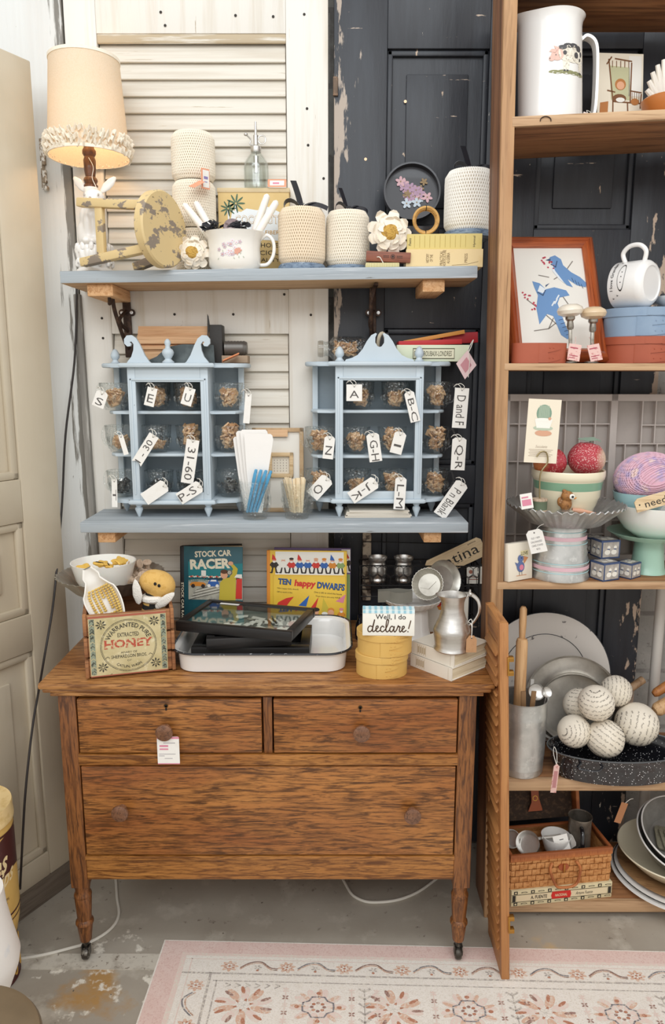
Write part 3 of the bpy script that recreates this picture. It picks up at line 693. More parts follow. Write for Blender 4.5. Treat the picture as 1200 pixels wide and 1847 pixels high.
m.tube(spline([(-.004, 0, .018), (-.016, 0, .022), (-.014, 0, .034), (-.024, -.004, .044)]), .0022, 8); m.ball((-.027, -.005, .046), (.006, .005, .0045), 10)
m.tube(arcpts((.017, 0, .034), .011, 0, 2*PI, 16)[:-1], .0018, 6, True); m.build('pump', steel, mist)
m = MB(); m.tube([(0, 0, .008), (0, 0, hB)], .002, 6); m.M = MX.Translation((0, 0, hB*.45)); m.lathe([(0, 0), (.008, 0), (.008, hB*.45), (0, hB*.45)], 14); m.build('dip_tube', chrome, mist)
m = MB(); p = at(500, 330, 2.20); m.M = MX.Translation((p.x, 2.195, UZ+hC+.009)) @ MX.Rotation(R(-14), 4, 'X'); m.prism([(-.026, 0), (.026, 0), (.026, .022), (-.026, .022)], 0, .0006, 0); m.rect(-.02, .004, .02, .018, -.0004, 1); m.rect(-.012, .008, .006, .013, -.0007, 2)
tag(m.build('price_card', [coral, paper, pinkink]), 'small coral price card leaning by the mister bottle', 'card')

# --- flower made of wood shavings
petm = mat('wood_shaving_white', '#f0e6d6', .8, 0, L=(('n', 40, .6, .75, '#dcc09a'),)); eyem = mat('mustard_flower_centre', '#c9a04e', .85, 0, L=(('n', 90, .5, .6, '#a9803a'),), bump=('v', 220, .6))
def shaving_flower(label, loc, rad, rot=(0, 0, 0)):
    t = thing('shaving_flower', label, 'flower', loc, rot)
    m = MB()
    for ring_, (n_, rr, zz_) in enumerate(((9, 1, .0), (8, .78, -.010), (7, .6, -.016))):
        for i in range(n_):
            a = 2*PI*i/n_ + ring_*.4 + random.uniform(-.1, .1); l = rad*rr*random.uniform(.9, 1.05); c, q = math.cos(a), math.sin(a)
            ws = [.008, rad*.42, rad*.52, rad*.44, rad*.16]
            pts = [(c*l*.2, zz_+.004, q*l*.2), (c*l*.45, zz_-.004, q*l*.45), (c*l*.7, zz_-.002, q*l*.7), (c*l*.9, zz_+.005, q*l*.9), (c*l, zz_+.002-.008*(i % 2), q*l)]
            m.strip(pts, (-q, random.uniform(-.25, .25), c), ws, .001)
    m.build('petals', petm, t)
    m = MB(); m.ball((0, -.014, 0), (rad*.42, .012, rad*.38), 18); m.build('flower_centre', eyem, t); return t
p = at(348, 458, 2.085); shaving_flower('white wood shaving flower with mustard centre beside the lying stool', (p.x, 2.088, UZ+.047), .047)

# --- china chamber cup with tapers
ys = 2.10; p = at(424, 487, ys); s = sc((0, ys, UZ)); hP = at(424, 420, ys).z - UZ; r1, r0 = 58*s*.96, 46*s
china = mat('cream_china', '#eeeae2', .18, 0, coat=.5)
cup = thing('china_cup', 'wide white china cup with painted flowers holding wax tapers', 'cup', (p.x, ys, UZ), (0, 0, R(0))); cup.scale = (1, .8, 1)
m = MB(); m.lathe([(0, .0), (r0*.86, 0), (r0*.9, .004), (r0, .012), (r0*1.02, hP*.35), (r0*1.0, hP*.6), (r0*1.05, hP*.82), (r1, hP), (r1-.004, hP+.001), (r0*1.0, hP*.8), (r0*.95, hP*.5), (r0*.93, .015), (0, .010)], 56); m.build('bowl', china, cup)
m = MB(); m.tube(spline([(r0*.98, 0, hP*.82), (r0*1.28, 0, hP*.95), (r0*1.52, 0, hP*.78), (r0*1.52, 0, hP*.45), (r0*1.3, 0, hP*.2), (r0*1.0, 0, hP*.16)]), .0048, 10); m.build('handle', china, cup)
m = MB(); fl = [mat('pale_petal', '#e8dfe6', .5), mat('rose_petal', '#d99c86', .5), mat('leaf_sage', '#b9bfae', .5), mat('petal_mauve_grey', '#cbb9c4', .5)]  # petal colours of the painted decoration, grey ones included
def onring(a, z, r): return MX.Translation((r*math.cos(a), r*math.sin(a), z)) @ MX.Rotation(a + PI/2, 4, 'Z')
for k in range(26):
    a = R(-90 + random.gauss(-4, 13)); z = hP*random.uniform(.34, .74); m.M = onring(a, z, r0*1.022); q = random.random()
    m.petals(0, 0, .0055, 5, -.0006-k*.00003, 0 if q < .5 else 3, .6, .1); m.disc(0, 0, .0013, -.0016, 1, 6)
for k in range(5): m.M = onring(R(-74 + random.uniform(-6, 6)), hP*random.uniform(.36, .58), r0*1.022); m.petals(0, 0, .007, 5, -.002-k*.00003, 1, .6, .1)
for k in range(8): m.M = onring(R(-90 + random.uniform(-34, 26)), hP*random.uniform(.25, .6), r0*1.022); m.disc(0, 0, .003, -.0005, 2, 8, .4, random.uniform(0, 3))
m.build('painted_flowers', fl, cup)
wax = mat('white_wax', '#f4f0e8', .4, 0, sub=.2)
def taper(label, base, tip, w):
    m = MB(); b_, t_ = V(base), V(tip); m.M = MX.Translation(b_) @ (t_-b_).to_track_quat('Z', 'Y').to_matrix().to_4x4(); l = (t_-b_).length
    m.lathe([(0, 0), (w, 0), (w*.95, l*.3), (w*.85, l*.85), (w*.75, l*.97), (w*.3, l), (0, l)], 16); tag(m.build('wax_taper', wax), label, 'candle', 'wax tapers in the china cup')
cz = UZ+.03
for dx, tx, ty, lab in ((-.017, 331, 366, 'white wax taper leaning toward the lamp, outer of its pair'), (-.018, 352, 362, 'white wax taper leaning toward the lamp, inner of its pair'), (.026, 483, 350, 'white wax taper leaning toward the bowed spools, inner of its pair'), (.020, 500, 362, 'white wax taper leaning toward the bowed spools, outer of its pair')):
    yy = 2.10; taper(lab, (p.x+dx, yy+(.012 if dx in (-.018, .026) else -.008), cz), at(tx, ty, yy+(.012 if dx in (-.018, .026) else -.008)), .0115)
m = MB()
for cx in (-.056, .020):
    for i in range(16):
        q = V((p.x+cx+random.uniform(-.018, .026), ys-.03+random.uniform(-.02, .02), UZ+hP+random.uniform(-.004, .016)))
        m.strip([q, q+V((random.uniform(-.01, .01), -.004, .006)), q+V((random.uniform(-.02, .02), random.uniform(-.01, .004), random.uniform(-.004, .014)))], (random.random(), random.random(), .3), .014, .001)
for cx in (-.05, .026): m.tube(arcpts((p.x+cx+.006, ys-.012, UZ+hP-.006), .02, 0, 2*PI, 14, 'xy')[:-1], .005, 6, True)
tag(m.build('lace_ribbon', mat('black_lace', '#1e1f26', .7)), 'black lace ribbon gathered round the tapers in the china cup', 'ribbon')
m = MB(); q = V((p.x+.0, ys-.03, UZ+hP+.004))
for k in range(9):
    a = k*2.4; rr = .004+.0022*k
    m.M = MX.Translation(q) @ MX.Rotation(a, 4, 'Y') @ MX.Rotation(R(8*k), 4, 'X'); m.lathe([(rr*.4, 0), (rr*.9, .006), (rr*1.1, .014)], 14, None, a0=0, a1=3.8)
m.M = MX(); m.ball(q+V((0, 0, -.006)), .016, 12)
tag(m.build('fabric_rose', mat('mauve_grey_ribbon', '#b7a5a6', .85, bump=('n', 200, .3))), 'mauve grey fabric rose tucked in the china cup', 'flower')

# --- books, bowed spool, tole box, willow ring
yel = mat('yellow_book_cloth', '#dac67e', .7, L=(('n', 8, .5, .75, '#c7ad58'),)); buff = mat('buff_book_cloth', '#e6cd9b', .7, L=(('n', 8, .5, .75, '#d5b575'),)); pages = mat('page_edges', '#e6dabd', .85, L=(('n', (3, 3, 300), .45, .6, '#cbbb98'),))
def book_flat(label, loc, rz, w, d, h, cov, group=None, printing=None, mats=(), name='book'):
    """closed book lying down; spine faces -y, w along the spine"""
    t = thing(name, label, 'book', loc, (0, 0, rz), group); e = .0025
    m = MB(); m.box((0, d/2, e/2), (w, d, e), None, .0008); m.box((0, d/2, h-e/2), (w, d, e), None, .0008)
    m.prism([(-d*0, 0)]*0 + [(-w/2, 0), (w/2, 0), (w/2, h), (-w/2, h)], -.001, e)
    m.M = MX.Rotation(PI/2, 4, 'Z') @ MX.Identity(4) if False else MX()
    if printing: printing(m, w, h)
    m.build('cover', [cov]+list(mats), t)
    MB().box((0, d/2-.001, h/2), (w-.006, d-.006, h-2*e)).build('pages', pages, t); return t
def pr1(m, w, h):
    for i in range(11): m.rect(-w*.4+i*w*.068, h*.12, -w*.4+i*w*.068+.0008, h*.9, -.0014, 1)
    m.text('Hymnal', w*.40, h*.5, h*.7, .008, -.0014, 2, rot=PI/2); m.text('Poems', -w*.46, h*.5, h*.5, .007, -.0014, 2, rot=PI/2, shear=.3)
def pr2(m, w, h):
    for x, t_, k in ((-.22, 'HISTORY', .5), (-.17, 'OF THE', .4), (-.04, 'PRACTICAL', .8), (-.0, 'HORTICULTURE', .9), (.05, 'ALGEBRA', .6), (.28, 'PRESS', .5)): m.text(t_, w*x, h*.5, h*k, .008, -.0014, 1, rot=PI/2)
    m.line([(w*.1, h*.1), (w*.3, h*.16), (w*.44, h*.3)], .0008, -.0014, 1)
pa, pb = at(735, 480, 2.075), at(852, 480, 2.05)
book_flat('buff cloth book lying beneath the yellow book at the end of the upper shelf', (.30, 2.072, UZ), R(-2), .205, .165, .046, buff, 'books at the end of the upper shelf', pr2, [mat('brown_print', '#6d5536', .7)])
book_flat('yellow cloth book lying under a bowed spool at the end of the upper shelf', (.3, 2.08, UZ+.0465), R(-3), .20, .155, .040, yel, 'books at the end of the upper shelf', pr1, [mat('ochre_rule', '#a88c3c', .7), inkm])
bowed('white cotton spool with black bow on washed base, standing on the yellow books', 845, 316, 410, 2.170, UZ+.0875, 88, twm2, dict(s=.9, up=.9, rot=R(-4)), 0)
tole = mat('black_tole', '#26252a', .4, 0, L=(('n', 30, .6, .7, '#34343a'),), coat=.2)
q = at(744, 348, 2.19); s = sc(q); rt_ = 51*s
tb = thing('tole_box', 'round black painted tin with open floral lid at the back of the upper shelf', 'tin', (q.x, 2.192, UZ+.0875))
m = MB(); m.lathe([(0, 0), (rt_*.98, 0), (rt_*.98, .034), (rt_*.96, .034), (rt_*.95, .004), (0, .004)], 48, None, 1, .52); m.build('tin_body', tole, tb)
m = MB(); m.M = MX.Translation((.0, .012, q.z-UZ-.0875)) @ MX.Rotation(R(-9), 4, 'X'); mm = m.M
m.M = mm @ MX.Rotation(PI/2, 4, 'X'); m.lathe([(0, -.014), (rt_, -.014), (rt_*1.01, .012), (rt_*.95, .012), (rt_*.94, -.006), (0, -.006)], 52)
m.M = mm; fm = [mat('dusty_pink', '#c8a2a8', .6), mat('pale_blue_grey', '#b8c3cd', .6), mat('bronze_leaf', '#8a7350', .6), mat('mauve', '#a8899f', .6)]
random.seed(11)
for k in range(30):
    a, b = random.gauss(.012, .018), random.gauss(-.006, .02)
    if a*a+b*b > .05**2: continue
    mi = 3 if b > .01 and a > .015 else (2 if b < -.014 else random.choice((1, 4, 1, 3)))
    m.petals(a, b, .015 if mi in (1, 2, 4) else .011, 5, .0052-k*.00012, mi, .6, .1, random.random()); m.disc(a, b, .0022, .0050-k*.00012-.0002, 3, 6)
m.build('lid', [tole]+fm, tb)
q = at(770, 397, 2.085); s = sc(q); m = MB()
rg = thing('willow_ring', 'coiled pale willow ring standing by the yellow books', 'ring', (q.x, 2.100, UZ+.0885)); R_ = 22.5*s
for k in range(4): m.tube([(a+.0, -.0+k*.0035, c_) for a, b, c_ in arcpts((0, 0, R_+.004), R_-.0015*(k % 2)-.001*k, 0, 2*PI, 36)[:-1]], .0036, 8, True)
m.build('coil', wood('willow', '#9c7038', '#c9974f', '#dcb06a', 'x', 4, .5), rg)
for zz_ in (2*R_+.003, .006): m = MB(); m.tube([(0, .006+.010*math.cos(2*PI*i/10), zz_+.007*math.sin(2*PI*i/10)) for i in range(10)], .001, 5, True); m.build('wire_tie', cordm, rg)
# --- second flower on a little reddish box
q = at(700, 462, 2.075); bw = 80*sc(q)
mb_ = thing('letter_box', 'small reddish wooden box with oval stamp at the shelf edge', 'box', (q.x, 2.07, UZ+.012), (0, R(3), R(-4)))
m = MB(); m.box((0, .012, .0165), (bw, .024, .026), None, .0012); m.disc(.012, .017, .006, -.0006, 1, 16); m.disc(.012, .017, .0045, -.0009, 0, 16); m.disc(.012, .017, .003, -.0012, 1, 16)
for k in (-1, 1): m.rect(.012+k*.018-.008, .018, .012+k*.018+.008, .019, -.0006, 1); m.rect(.012+k*.018-.008, .0145, .012+k*.018+.008, .0155, -.0006, 1)
m.build('box_body', [wood('red_cedar', '#4f2619', '#7d4430', '#96583f', 'x', 2, .5), inkm], mb_)
m = MB(); m.tube(spline([(-.03, -.002, .014), (-.022, -.01, .012), (-.012, -.008, -.002), (-.004, -.003, -.008)]), .0012, 6); m.build('tag_string', stringm, mb_)
m = MB(); m.M = MX.Translation((at(690, 475, 2.07).x, 2.06, UZ)); m.box((0, .02, .006), (.09, .04, .012), None, .002)
for i in range(22): m.rect(-.042+i*.004, .001, -.042+i*.004+.001, .011, -.0006, 1)
tag(m.build('folding_rule', [mat('ivory_rule', '#e3d9a6', .6), mat('rule_marks', '#9a8d52', .7)]), 'pale yellow marked folding rule lying under the reddish box', 'ruler')
q = at(704, 419, 2.07); shaving_flower('white wood shaving flower with mustard centre standing on the reddish box', (q.x, 2.084, q.z-.004), .060)
# the upper shelf rises slightly to one side: everything standing on it follows
SL = .0125
for o in [o for o in COL.objects if o not in UP0 and o.parent is None]:
    x = o.location.x if o.type == 'EMPTY' else sum((o.matrix_world @ V(c)).x for c in o.bound_box)/8
    o.location.z += SL*(x + .17)
us.rotation_euler.y = -math.atan(SL)
# ================================================================ ON THE MIDDLE SHELF: TWO PALE BLUE CABINETS
blue = mat('pale_blue_paint', '#c3cfd7', .55, 0, L=(('n', 4, .45, .7, '#b8c6d0', 3), ('n', (60, 60, 60), .74, .76, '#8e989e', 6)))
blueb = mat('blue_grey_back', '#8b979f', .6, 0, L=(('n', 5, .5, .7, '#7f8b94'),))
CY = 2.115          # front plane of the cabinet centre
def cab(label, pxs, y_top, y_base, y_sh, kind):
    """pxs: outer left, centre left, centre right, outer right"""
    a, b, c, d = [at(px, 780, CY).x for px in pxs]; cx = (b+c)/2
    zt, zb = at(0, y_top, CY).z - LZ, at(0, y_base, CY).z - LZ
    t = thing('curio_cabinet', label, 'cabinet', (cx, CY, LZ), group=None)
    a, b, c, d = a-cx, b-cx, c-cx, d-cx; Dp = .118; wy = .022
    w = .0085
    for x0, x1 in ((b, b+.014), (c-.014, c)):
        MB().b2((x0, -.0, zb), (x1, Dp, zt), .001).build('partition', blue, t)
    MB().b2((a+.006, Dp-.004, zb), (d-.006, Dp, zt)).build('back_panel', blueb, t)
    for x0, x1 in ((a+.004, a+.02), (d-.02, d-.004)): MB().b2((x0, Dp-.02, zb), (x1, Dp-.003, zt), .001).build('corner_post', blue, t)
    # framed front
    hz = (zt-zb)
    m = MB(); fw = .022
    for x0, z0, x1, z1 in ((b, zb, b+fw, zt), (c-fw, zb, c, zt), (b+fw, zt-.040, c-fw, zt), (b+fw, zb, c-fw, zb+.022)): m.b2((x0, -.010, z0), (x1, .001, z1), .0012)
    for x0, z0, x1, z1 in ((b+.006, zb+.016, b+.012, zt-.03), (c-.012, zb+.016, c-.006, zt-.03), (b+.006, zt-.036, c-.006, zt-.030)): m.b2((x0, -.0125, z0), (x1, -.009, z1), .0015)
    m.build('front_frame', blue, t)
    # boards: wings have rounded fronts
    def board(z, h, ov, name, full=True):
        m = MB(); f = -.012-ov if full else .004
        pts = [(a-ov, Dp), (a-ov, wy+.03), (a-ov+.006, wy+.010), (a+.02, wy-.004-ov*.5), (b-.012, wy-.008-ov*.5), (b-.004-ov, f+.004), (b-ov+.002, f), (c+ov-.002, f), (c+.004+ov, f+.004), (c+.012, wy-.008-ov*.5), (d-.02, wy-.004-ov*.5), (d+ov-.006, wy+.010), (d+ov, wy+.03), (d+ov, Dp)]
        if not full: pts = [(x, y) for x, y in pts if not (y <= .0045)] 
        v0 = [m._v((x, y, z)) for x, y in pts]; v1 = [m._v((x, y, z+h)) for x, y in pts]; n = len(pts)
        m._f(v0[::-1], None); m._f(v1, None)
        for i in range(n): m._f([v0[i], v0[(i+1) % n], v1[(i+1) % n], v1[i]], None)
        es = list({e for vs in (v0, v1) for v in vs for e in v.link_edges if abs(e.verts[0].co.z-e.verts[1].co.z) < 1e-6})
        bmesh.ops.bevel(m.b, geom=es, offset=h*.35, segments=2, profile=.5, affect='EDGES', clamp_overlap=True)
        m.build(name, blue, t)
    board(zt, .0125, .016, 'top_board'); board(zb-.0125, .0125, .008, 'base_board')
    shz = []
    for py in y_sh:
        z = at(0, py, CY).z - LZ; board(z-.0085, .0085, 0, 'shelf', False); shz.append(z)
    for x in (b+.012, c-.012, a+.024, d-.024):
        m = MB(); m.M = MX.Translation((x, .006 if abs(x-b) < .02 or abs(x-c) < .02 else Dp-.02, 0)); h = zb-.0125
        m.lathe([(0, 0), (.0035, .0005), (.006, h*.2), (.0115, h*.55), (.011, h*.68), (.007, h*.76), (.0095, h*.86), (.0095, h), (0, h)], 20); m.build('foot', blue, t)
    top = zt+.0125
    def finial(x, y, s=1):
        m = MB(); m.M = MX.Translation((x, y, top-.0005)) @ MX.Scale(s, 4); m.lathe([(0, 0), (.016, 0), (.017, .004), (.012, .008), (.0085, .012), (.0155, .024), (.017, .03), (.014, .037), (.008, .041), (.0065, .048), (.009, .054), (.0085, .060), (.004, .066), (0, .0675)], 24); m.build('finial', blue, t)
    def acorn(x, y):
        m = MB(); m.M = MX.Translation((x, y, top-.0005)); m.lathe([(0, 0), (.012, 0), (.013, .003), (.009, .007), (.0075, .011), (.0125, .018), (.013, .024), (.010, .033), (.005, .040), (0, .043)], 20); m.build('finial', blue, t)
    if kind == 'swan':
        for s_ in (-1, 1):
            pts = [(.040, 0), (.046, .004), (.058, .022), (.070, .050), (.080, .068), (.092, .077), (.106, .076), (.114, .066), (.114, .054), (.106, .046), (.097, .047), (.094, .053), (.0985, .058), (.094, .060), (.088, .052), (.0895, .036), (.096, .018), (.106, .006), (.110, 0)]
            m = MB(); q = [((x+.006)*s_, top-.0005+z) for x, z in pts]
            m.prism(q if s_ > 0 else q[::-1], .002, .014); m.build('swan_neck_crest', blue, t)
        finial(0, .008); acorn(a+.014, Dp-.03)
    else:
        L_ = [(-.098, 0), (-.094, .006), (-.078, .010), (-.062, .018), (-.048, .034), (-.036, .056), (-.024, .072), (-.012, .078), (-.008, .076), (-.0125, .066), (-.0125, .052), (-.006, .042), (0, .040)]
        pts = L_ + [(-x, z) for x, z in L_[:-1][::-1]]
        m = MB(); m.prism([(x, top-.0005+z) for x, z in pts], .0, .014); m.build('crest', blue, t)
        acorn(b+.012, .010); acorn(c-.012, .010)
    return t, zt, zb, shz, (a, b, c, d)
cabL = cab('pale blue curio cabinet with swan neck crest, beside the lamp cord', (190, 236, 379, 437), 663, 901, (742, 819), 'swan')
cabR = cab('pale blue curio cabinet with arched notched crest, by the bookcase', (560, 605, 762, 805), 660, 899, (740, 822), 'arch')

# --- pressed glass punch cups with stamped tags and little tiles
tile = mat('pale_wood_tile', '#e0bb92', .6, 0, L=(('n', 40, .4, .7, '#b58a60'), ('n', 90, .62, .7, '#e3c6a2'))); tile2 = mat('brown_wood_tile', '#b98d64', .6); tilei = mat('tile_ink', '#3b2c22', .7); tiled = mat('dark_metal_tile', '#33312f', .35, .6)
def punch_cup(label, r=.043, h=.078):
    t = thing('punch_cup', label, 'cup', group='pressed glass cups in the blue cabinets')
    m = MB(); wob = lambda a, j: 1 + (.022*math.cos(a*12) if 1 <= j <= 3 else 0)
    m.lathe([(0, .002), (r*.62, .002), (r*.80, h*.28), (r*.93, h*.58), (r*.97, h*.78), (r, h), (r-.002, h), (r*.935, h*.78), (r*.89, h*.58), (r*.75, h*.28), (r*.5, .008), (0, .008)], 48, wob=wob)
    for k in range(12):
        a = 2*PI*k/12; rr = r*.90
        m.ball((rr*math.cos(a), rr*math.sin(a), h*.45), (.0055, .0055, h*.16), 8)
        m.ball((r*.76*math.cos(a+.26), r*.76*math.sin(a+.26), h*.22), (.004, .004, .005), 6)
    m.build('glass_bowl', cutg, t)
    m = MB(); m.tube(spline([(r*.95, 0, h*.88), (r*1.2, 0, h*.9), (r*1.36, 0, h*.6), (r*1.15, 0, h*.3), (r*.82, 0, h*.25)]), .0035, 8); m.build('handle', cutg, t)
    m = MB(); m.lathe([(r*.985, h-.0016), (r*1.01, h), (r*.985, h+.0016), (r*.96, h), (r*.985, h-.0016)], 40); m.build('rim', cutg, t)
    return t
cup0 = punch_cup('x'); CR, CH = .043, .078; used = [False]
def tiles_in(t, kind, fill):
    m = MB(); n = {'w': 60, 'd': 36}[kind]
    for i in range(n):
        z = .017 + (CH*fill-.017)*i/n; a = random.uniform(0, 2*PI); s_ = random.uniform(.014, .019); u = z/CH
        rin = CR*(.52+.82*u if u < .28 else .75+.47*(u-.28) if u < .58 else .89)
        rr = math.sqrt(random.uniform(.05, 1))*max(.002, rin-.0175)
        m.box((rr*math.cos(a), rr*math.sin(a), z), (s_, s_*.9, .0045), (random.uniform(-1.1, 1.1), random.uniform(-1.1, 1.1), random.uniform(0, 3)), 0, (0 if random.random() < .72 else 1) if kind == 'w' else (0 if random.random() < .8 else 1))
    o = m.build('letter_tiles', [tile, tile2] if kind == 'w' else [tiled, steel]); return o
def letter_tag(parent, txt, p0, ang, w, h, rz, shape=0, label=None, vert=True, string=True):
    """card tag hanging in the local frame of a cup; p0 = its hole, ang = lean of its long axis from straight down"""
    m = MB(); m.M = MX.Rotation(-rz, 4, 'Z') @ MX.Translation(p0) @ MX.Rotation(R(ang), 4, 'Y')
    pts = [(-w/2, -h+.004), (w/2, -h+.004), (w/2, .003), (w*.28, .009), (-w*.28, .009), (-w/2, .003)] if shape == 0 else [(-w/2, -h), (w/2, -h), (w/2, .006), (-w/2, .006)] if shape == 1 else [(-w/2, -h), (0, -h+w*.35), (w/2, -h), (w/2, .006), (-w/2, .006)]
    m.prism(pts, -.0005, .0005); m.disc(0, 0, .0022, -.0009, 1, 10)
    if txt: m.text(txt, 0, -h*.53, (h*(.78 if len(txt) > 1 else .11 if txt == 'I' else .42) if vert else w*.6), (w*.62 if vert else h*.5), -.0009, 1, rot=(-PI/2 if vert == 1 else PI/2) if vert else 0)
    if string:
        m.tube(spline([(0, -.001, 0), (-.008, -.004, .012), (-.016, .004, .016), (-.022, .012, .008)]), .0009, 5, mi=2); m.tube(spline([(0, -.001, 0), (.005, -.005, .01), (-.006, -.002, .018), (-.018, .010, .012)]), .0009, 5, mi=2)
    o = m.build('letter_tag', [paper, mat('stamp_ink', '#5a5552', .8), stringm], parent)
    if label: o['label'] = label
def cups(cb, rows):
    t, zt, zb, shz, (a, b, c, d) = cb; X, Yc, Z = t.location
    for px, row, kind, fill, lab, tg in rows:
        z = [shz[0], shz[1], zb][row] + Z + .0004; wing = px < at_px(b+X) or px > at_px(c+X)
        y = CY + (.050 if wing else .047); p = at(px, 780, CY); rz = PI/2
        if wing: rz = R(165) if px < at_px(b+X) else R(12)
        if tg: tg = tg[:2] + ((tg[2][0], (-.060 if row != 1 else -.066) if wing else -.073 if row == 2 else -.0635, tg[2][2]),) + tg[3:]
        cu = cup0 if not used[0] else copy_tree(cup0); used[0] = True
        cu['label'] = lab
        for ch in list(cu.children):
            pass
        place(cu, (p.x, y, z), rz)
        o = tiles_in(cu, kind, fill); o.location = (p.x, y, z+.001); tag(o, ('wooden letter tiles filling the ' if kind == 'w' else 'dark metal letters filling the ')+lab.replace('pressed glass ', '')[:70], 'tiles', kind='stuff')
        pend.append((cu, tg, rz))
def at_px(x): return 600 + x/2.14*FPX
pend = []
LU = 'upper row of the swan necked cabinet'; LM = 'middle row of the swan necked cabinet'; LB = 'bottom row of the swan necked cabinet'
# tag: (cup turn, text, hole offset from cup centre in local-unrotated frame, lean, w, h, shape, vertical)
cups(cabL, [
    (201, 0, 'w', .72, 'glass cup tagged S, '+LU, (200, 'S', (-.018, -.052, .048), 22, .034, .042, 0, 0)),
    (278, 0, 'w', .78, 'glass cup tagged E, '+LU, (10, 'E', (.004, -.054, .060), 15, .028, .046, 1, 0)),
    (336, 0, 'w', .78, 'glass cup tagged U, '+LU, (5, 'U', (.018, -.054, .060), 18, .030, .044, 1, 0)),
    (410, 0, 'w', .72, 'glass cup with blank hanging tag, '+LU, (-10, '', (.064, -.052, .044), 6, .018, .078, 1, 1)),
    (207, 1, 'w', .52, 'glass cup with narrow tag, '+LM, (185, '', (.022, -.054, .050), -14, .014, .052, 1, 1)),
    (276, 1, 'w', .38, 'glass cup tagged 1-30, '+LM, (-5, '1 - 30', (.004, -.054, .050), 34, .030, .092, 2, 2)),
    (338, 1, 'w', .98, 'glass cup tagged 31-60, '+LM, (0, '31-60', (.018, -.054, .036), 10, .036, .120, 1, 1)),
    (409, 1, 'w', 1.02, 'glass cup heaped with numbered tiles, '+LM, (20, '', (.030, -.050, .004), 0, .0, .0, 9, 0)),
    (206, 2, 'd', .6, 'glass cup with narrow tag hanging over the base, '+LB, (180, 'T', (-.004, -.058, .054), 2, .016, .075, 1, 1)),
    (277, 2, 'd', .6, 'glass cup with blank tag leaning over the base, '+LB, (0, '', (.028, -.060, .042), 56, .038, .072, 0, 0)),
    (336, 2, 'd', .6, 'glass cup tagged P-S, '+LB, (0, 'P-S', (.034, -.064, .040), 58, .036, .070, 0, 2)),
    (409, 2, 'd', .6, 'glass cup without a tag, '+LB, None)])
RU = 'upper row of the arched cabinet'; RM = 'middle row of the arched cabinet'; RB = 'bottom row of the arched cabinet'
cups(cabR, [
    (650, 0, 'w', .75, 'glass cup tagged A, '+RU, (185, 'A', (-.018, -.054, .066), 0, .044, .040, 1, 0)),
    (715, 0, 'w', .6, 'glass cup tagged B-C, '+RU, (0, 'B-C', (.034, -.060, .044), -14, .028, .082, 0, 1)),
    (791, 0, 'w', .8, 'glass cup tagged D and F, '+RU, (0, 'D and F', (.062, -.054, .056), 3, .040, .106, 1, 1)),
    (576, 1, 'w', .8, 'glass cup tagged N, '+RM, (180, 'N', (.030, -.052, .048), 6, .030, .060, 0, 1)),
    (643, 1, 'w', .72, 'glass cup tagged G-H, '+RM, (0, 'G-H', (.046, -.058, .056), -8, .036, .076, 0, 1)),
    (710, 1, 'w', .9, 'glass cup tagged I, '+RM, (0, 'I', (.018, -.056, .060), 14, .034, .058, 0, 1)),
    (791, 1, 'w', .95, 'glass cup tagged Q-R, '+RM, (0, 'Q-R', (.058, -.054, .044), 2, .040, .088, 0, 1)),
    (576, 2, 'w', .85, 'glass cup tagged O, '+RB, (0, 'O', (.020, -.052, .054), 42, .040, .066, 0, 1)),
    (645, 2, 'w', .55, 'glass cup tagged J-K, '+RB, (0, 'J-K', (.046, -.062, .048), 56, .038, .082, 0, 1)),
    (712, 2, 'w', .8, 'glass cup tagged L-M, '+RB, (0, 'L-M', (.018, -.062, .056), 3, .032, .088, 0, 1)),
    (791, 2, 'w', .8, 'glass cup tagged P n Blank, '+RB, (0, 'P n Blank', (.068, -.058, .040), 34, .040, .112, 0, 1))])
for cu, tg, rz in pend:
    if tg and tg[6] != 9: letter_tag(cu, tg[1], tg[2], tg[3], tg[4], tg[5], rz, tg[6], None, tg[7])
# --- on top of the swan necked cabinet, behind its crest
X, _, Z = cabL[0].location; tz = Z + cabL[1] + .0135
def fr(px, py, Yq): return at(px, py, Yq)
ply = wood('pale_moulding_wood', '#b8875c', '#d6a87c', '#e4bf98', 'x', 1, .6)
pr = [(0, 0), (.030, 0), (.030, .012), (.026, .018), (.020, .018), (.020, .024), (.012, .032), (.012, .036), (0, .036)]
def moulding(label, px0, px1, py1, yq, z, h):
    a_, b_ = at(px0, py1, yq), at(px1, py1, yq); m = MB(); n = len(pr)
    A = [m._v((a_.x, yq+.030-y_, z+z_*h/.036)) for y_, z_ in pr]; B = [m._v((b_.x, yq+.030-y_, z+z_*h/.036)) for y_, z_ in pr]
    m._f(A, None); m._f(B[::-1], None)
    for i in range(n): m._f([A[i], B[i], B[(i+1) % n], A[(i+1) % n]], None)
    return tag(m.build('moulding_length', ply), label, 'moulding', 'moulding lengths on the cabinet')
z1 = at(300, 644, 2.20).z; zz1 = at(300, 620, 2.20).z; zz2 = at(300, 588, 2.20).z
MB().b2((at(252, 640, 2.20).x, 2.195, tz), (at(330, 640, 2.20).x, 2.225, zz1-.016), .001).build('wood_block', ply).__class__
tag(bpy.data.objects['wood_block'], 'pale wooden block under the moulding lengths on the cabinet top', 'block')
moulding('pale wood moulding length, lower of two on the cabinet', 244, 375, 620, 2.188, zz1-.016, .016); moulding('pale wood moulding length, upper of two on the cabinet', 247, 377, 600, 2.19, zz1, zz2-zz1)
tin = mat('dark_zinc', '#4d5557', .45, .5, L=(('n', 18, .45, .7, '#6b7475'),))
m = MB(); a_, b_ = at(262, 650, 2.16), at(388, 650, 2.16); c_ = (a_.x+b_.x)/2; hw = (b_.x-a_.x)/2; hh = at(300, 621, 2.16).z-tz
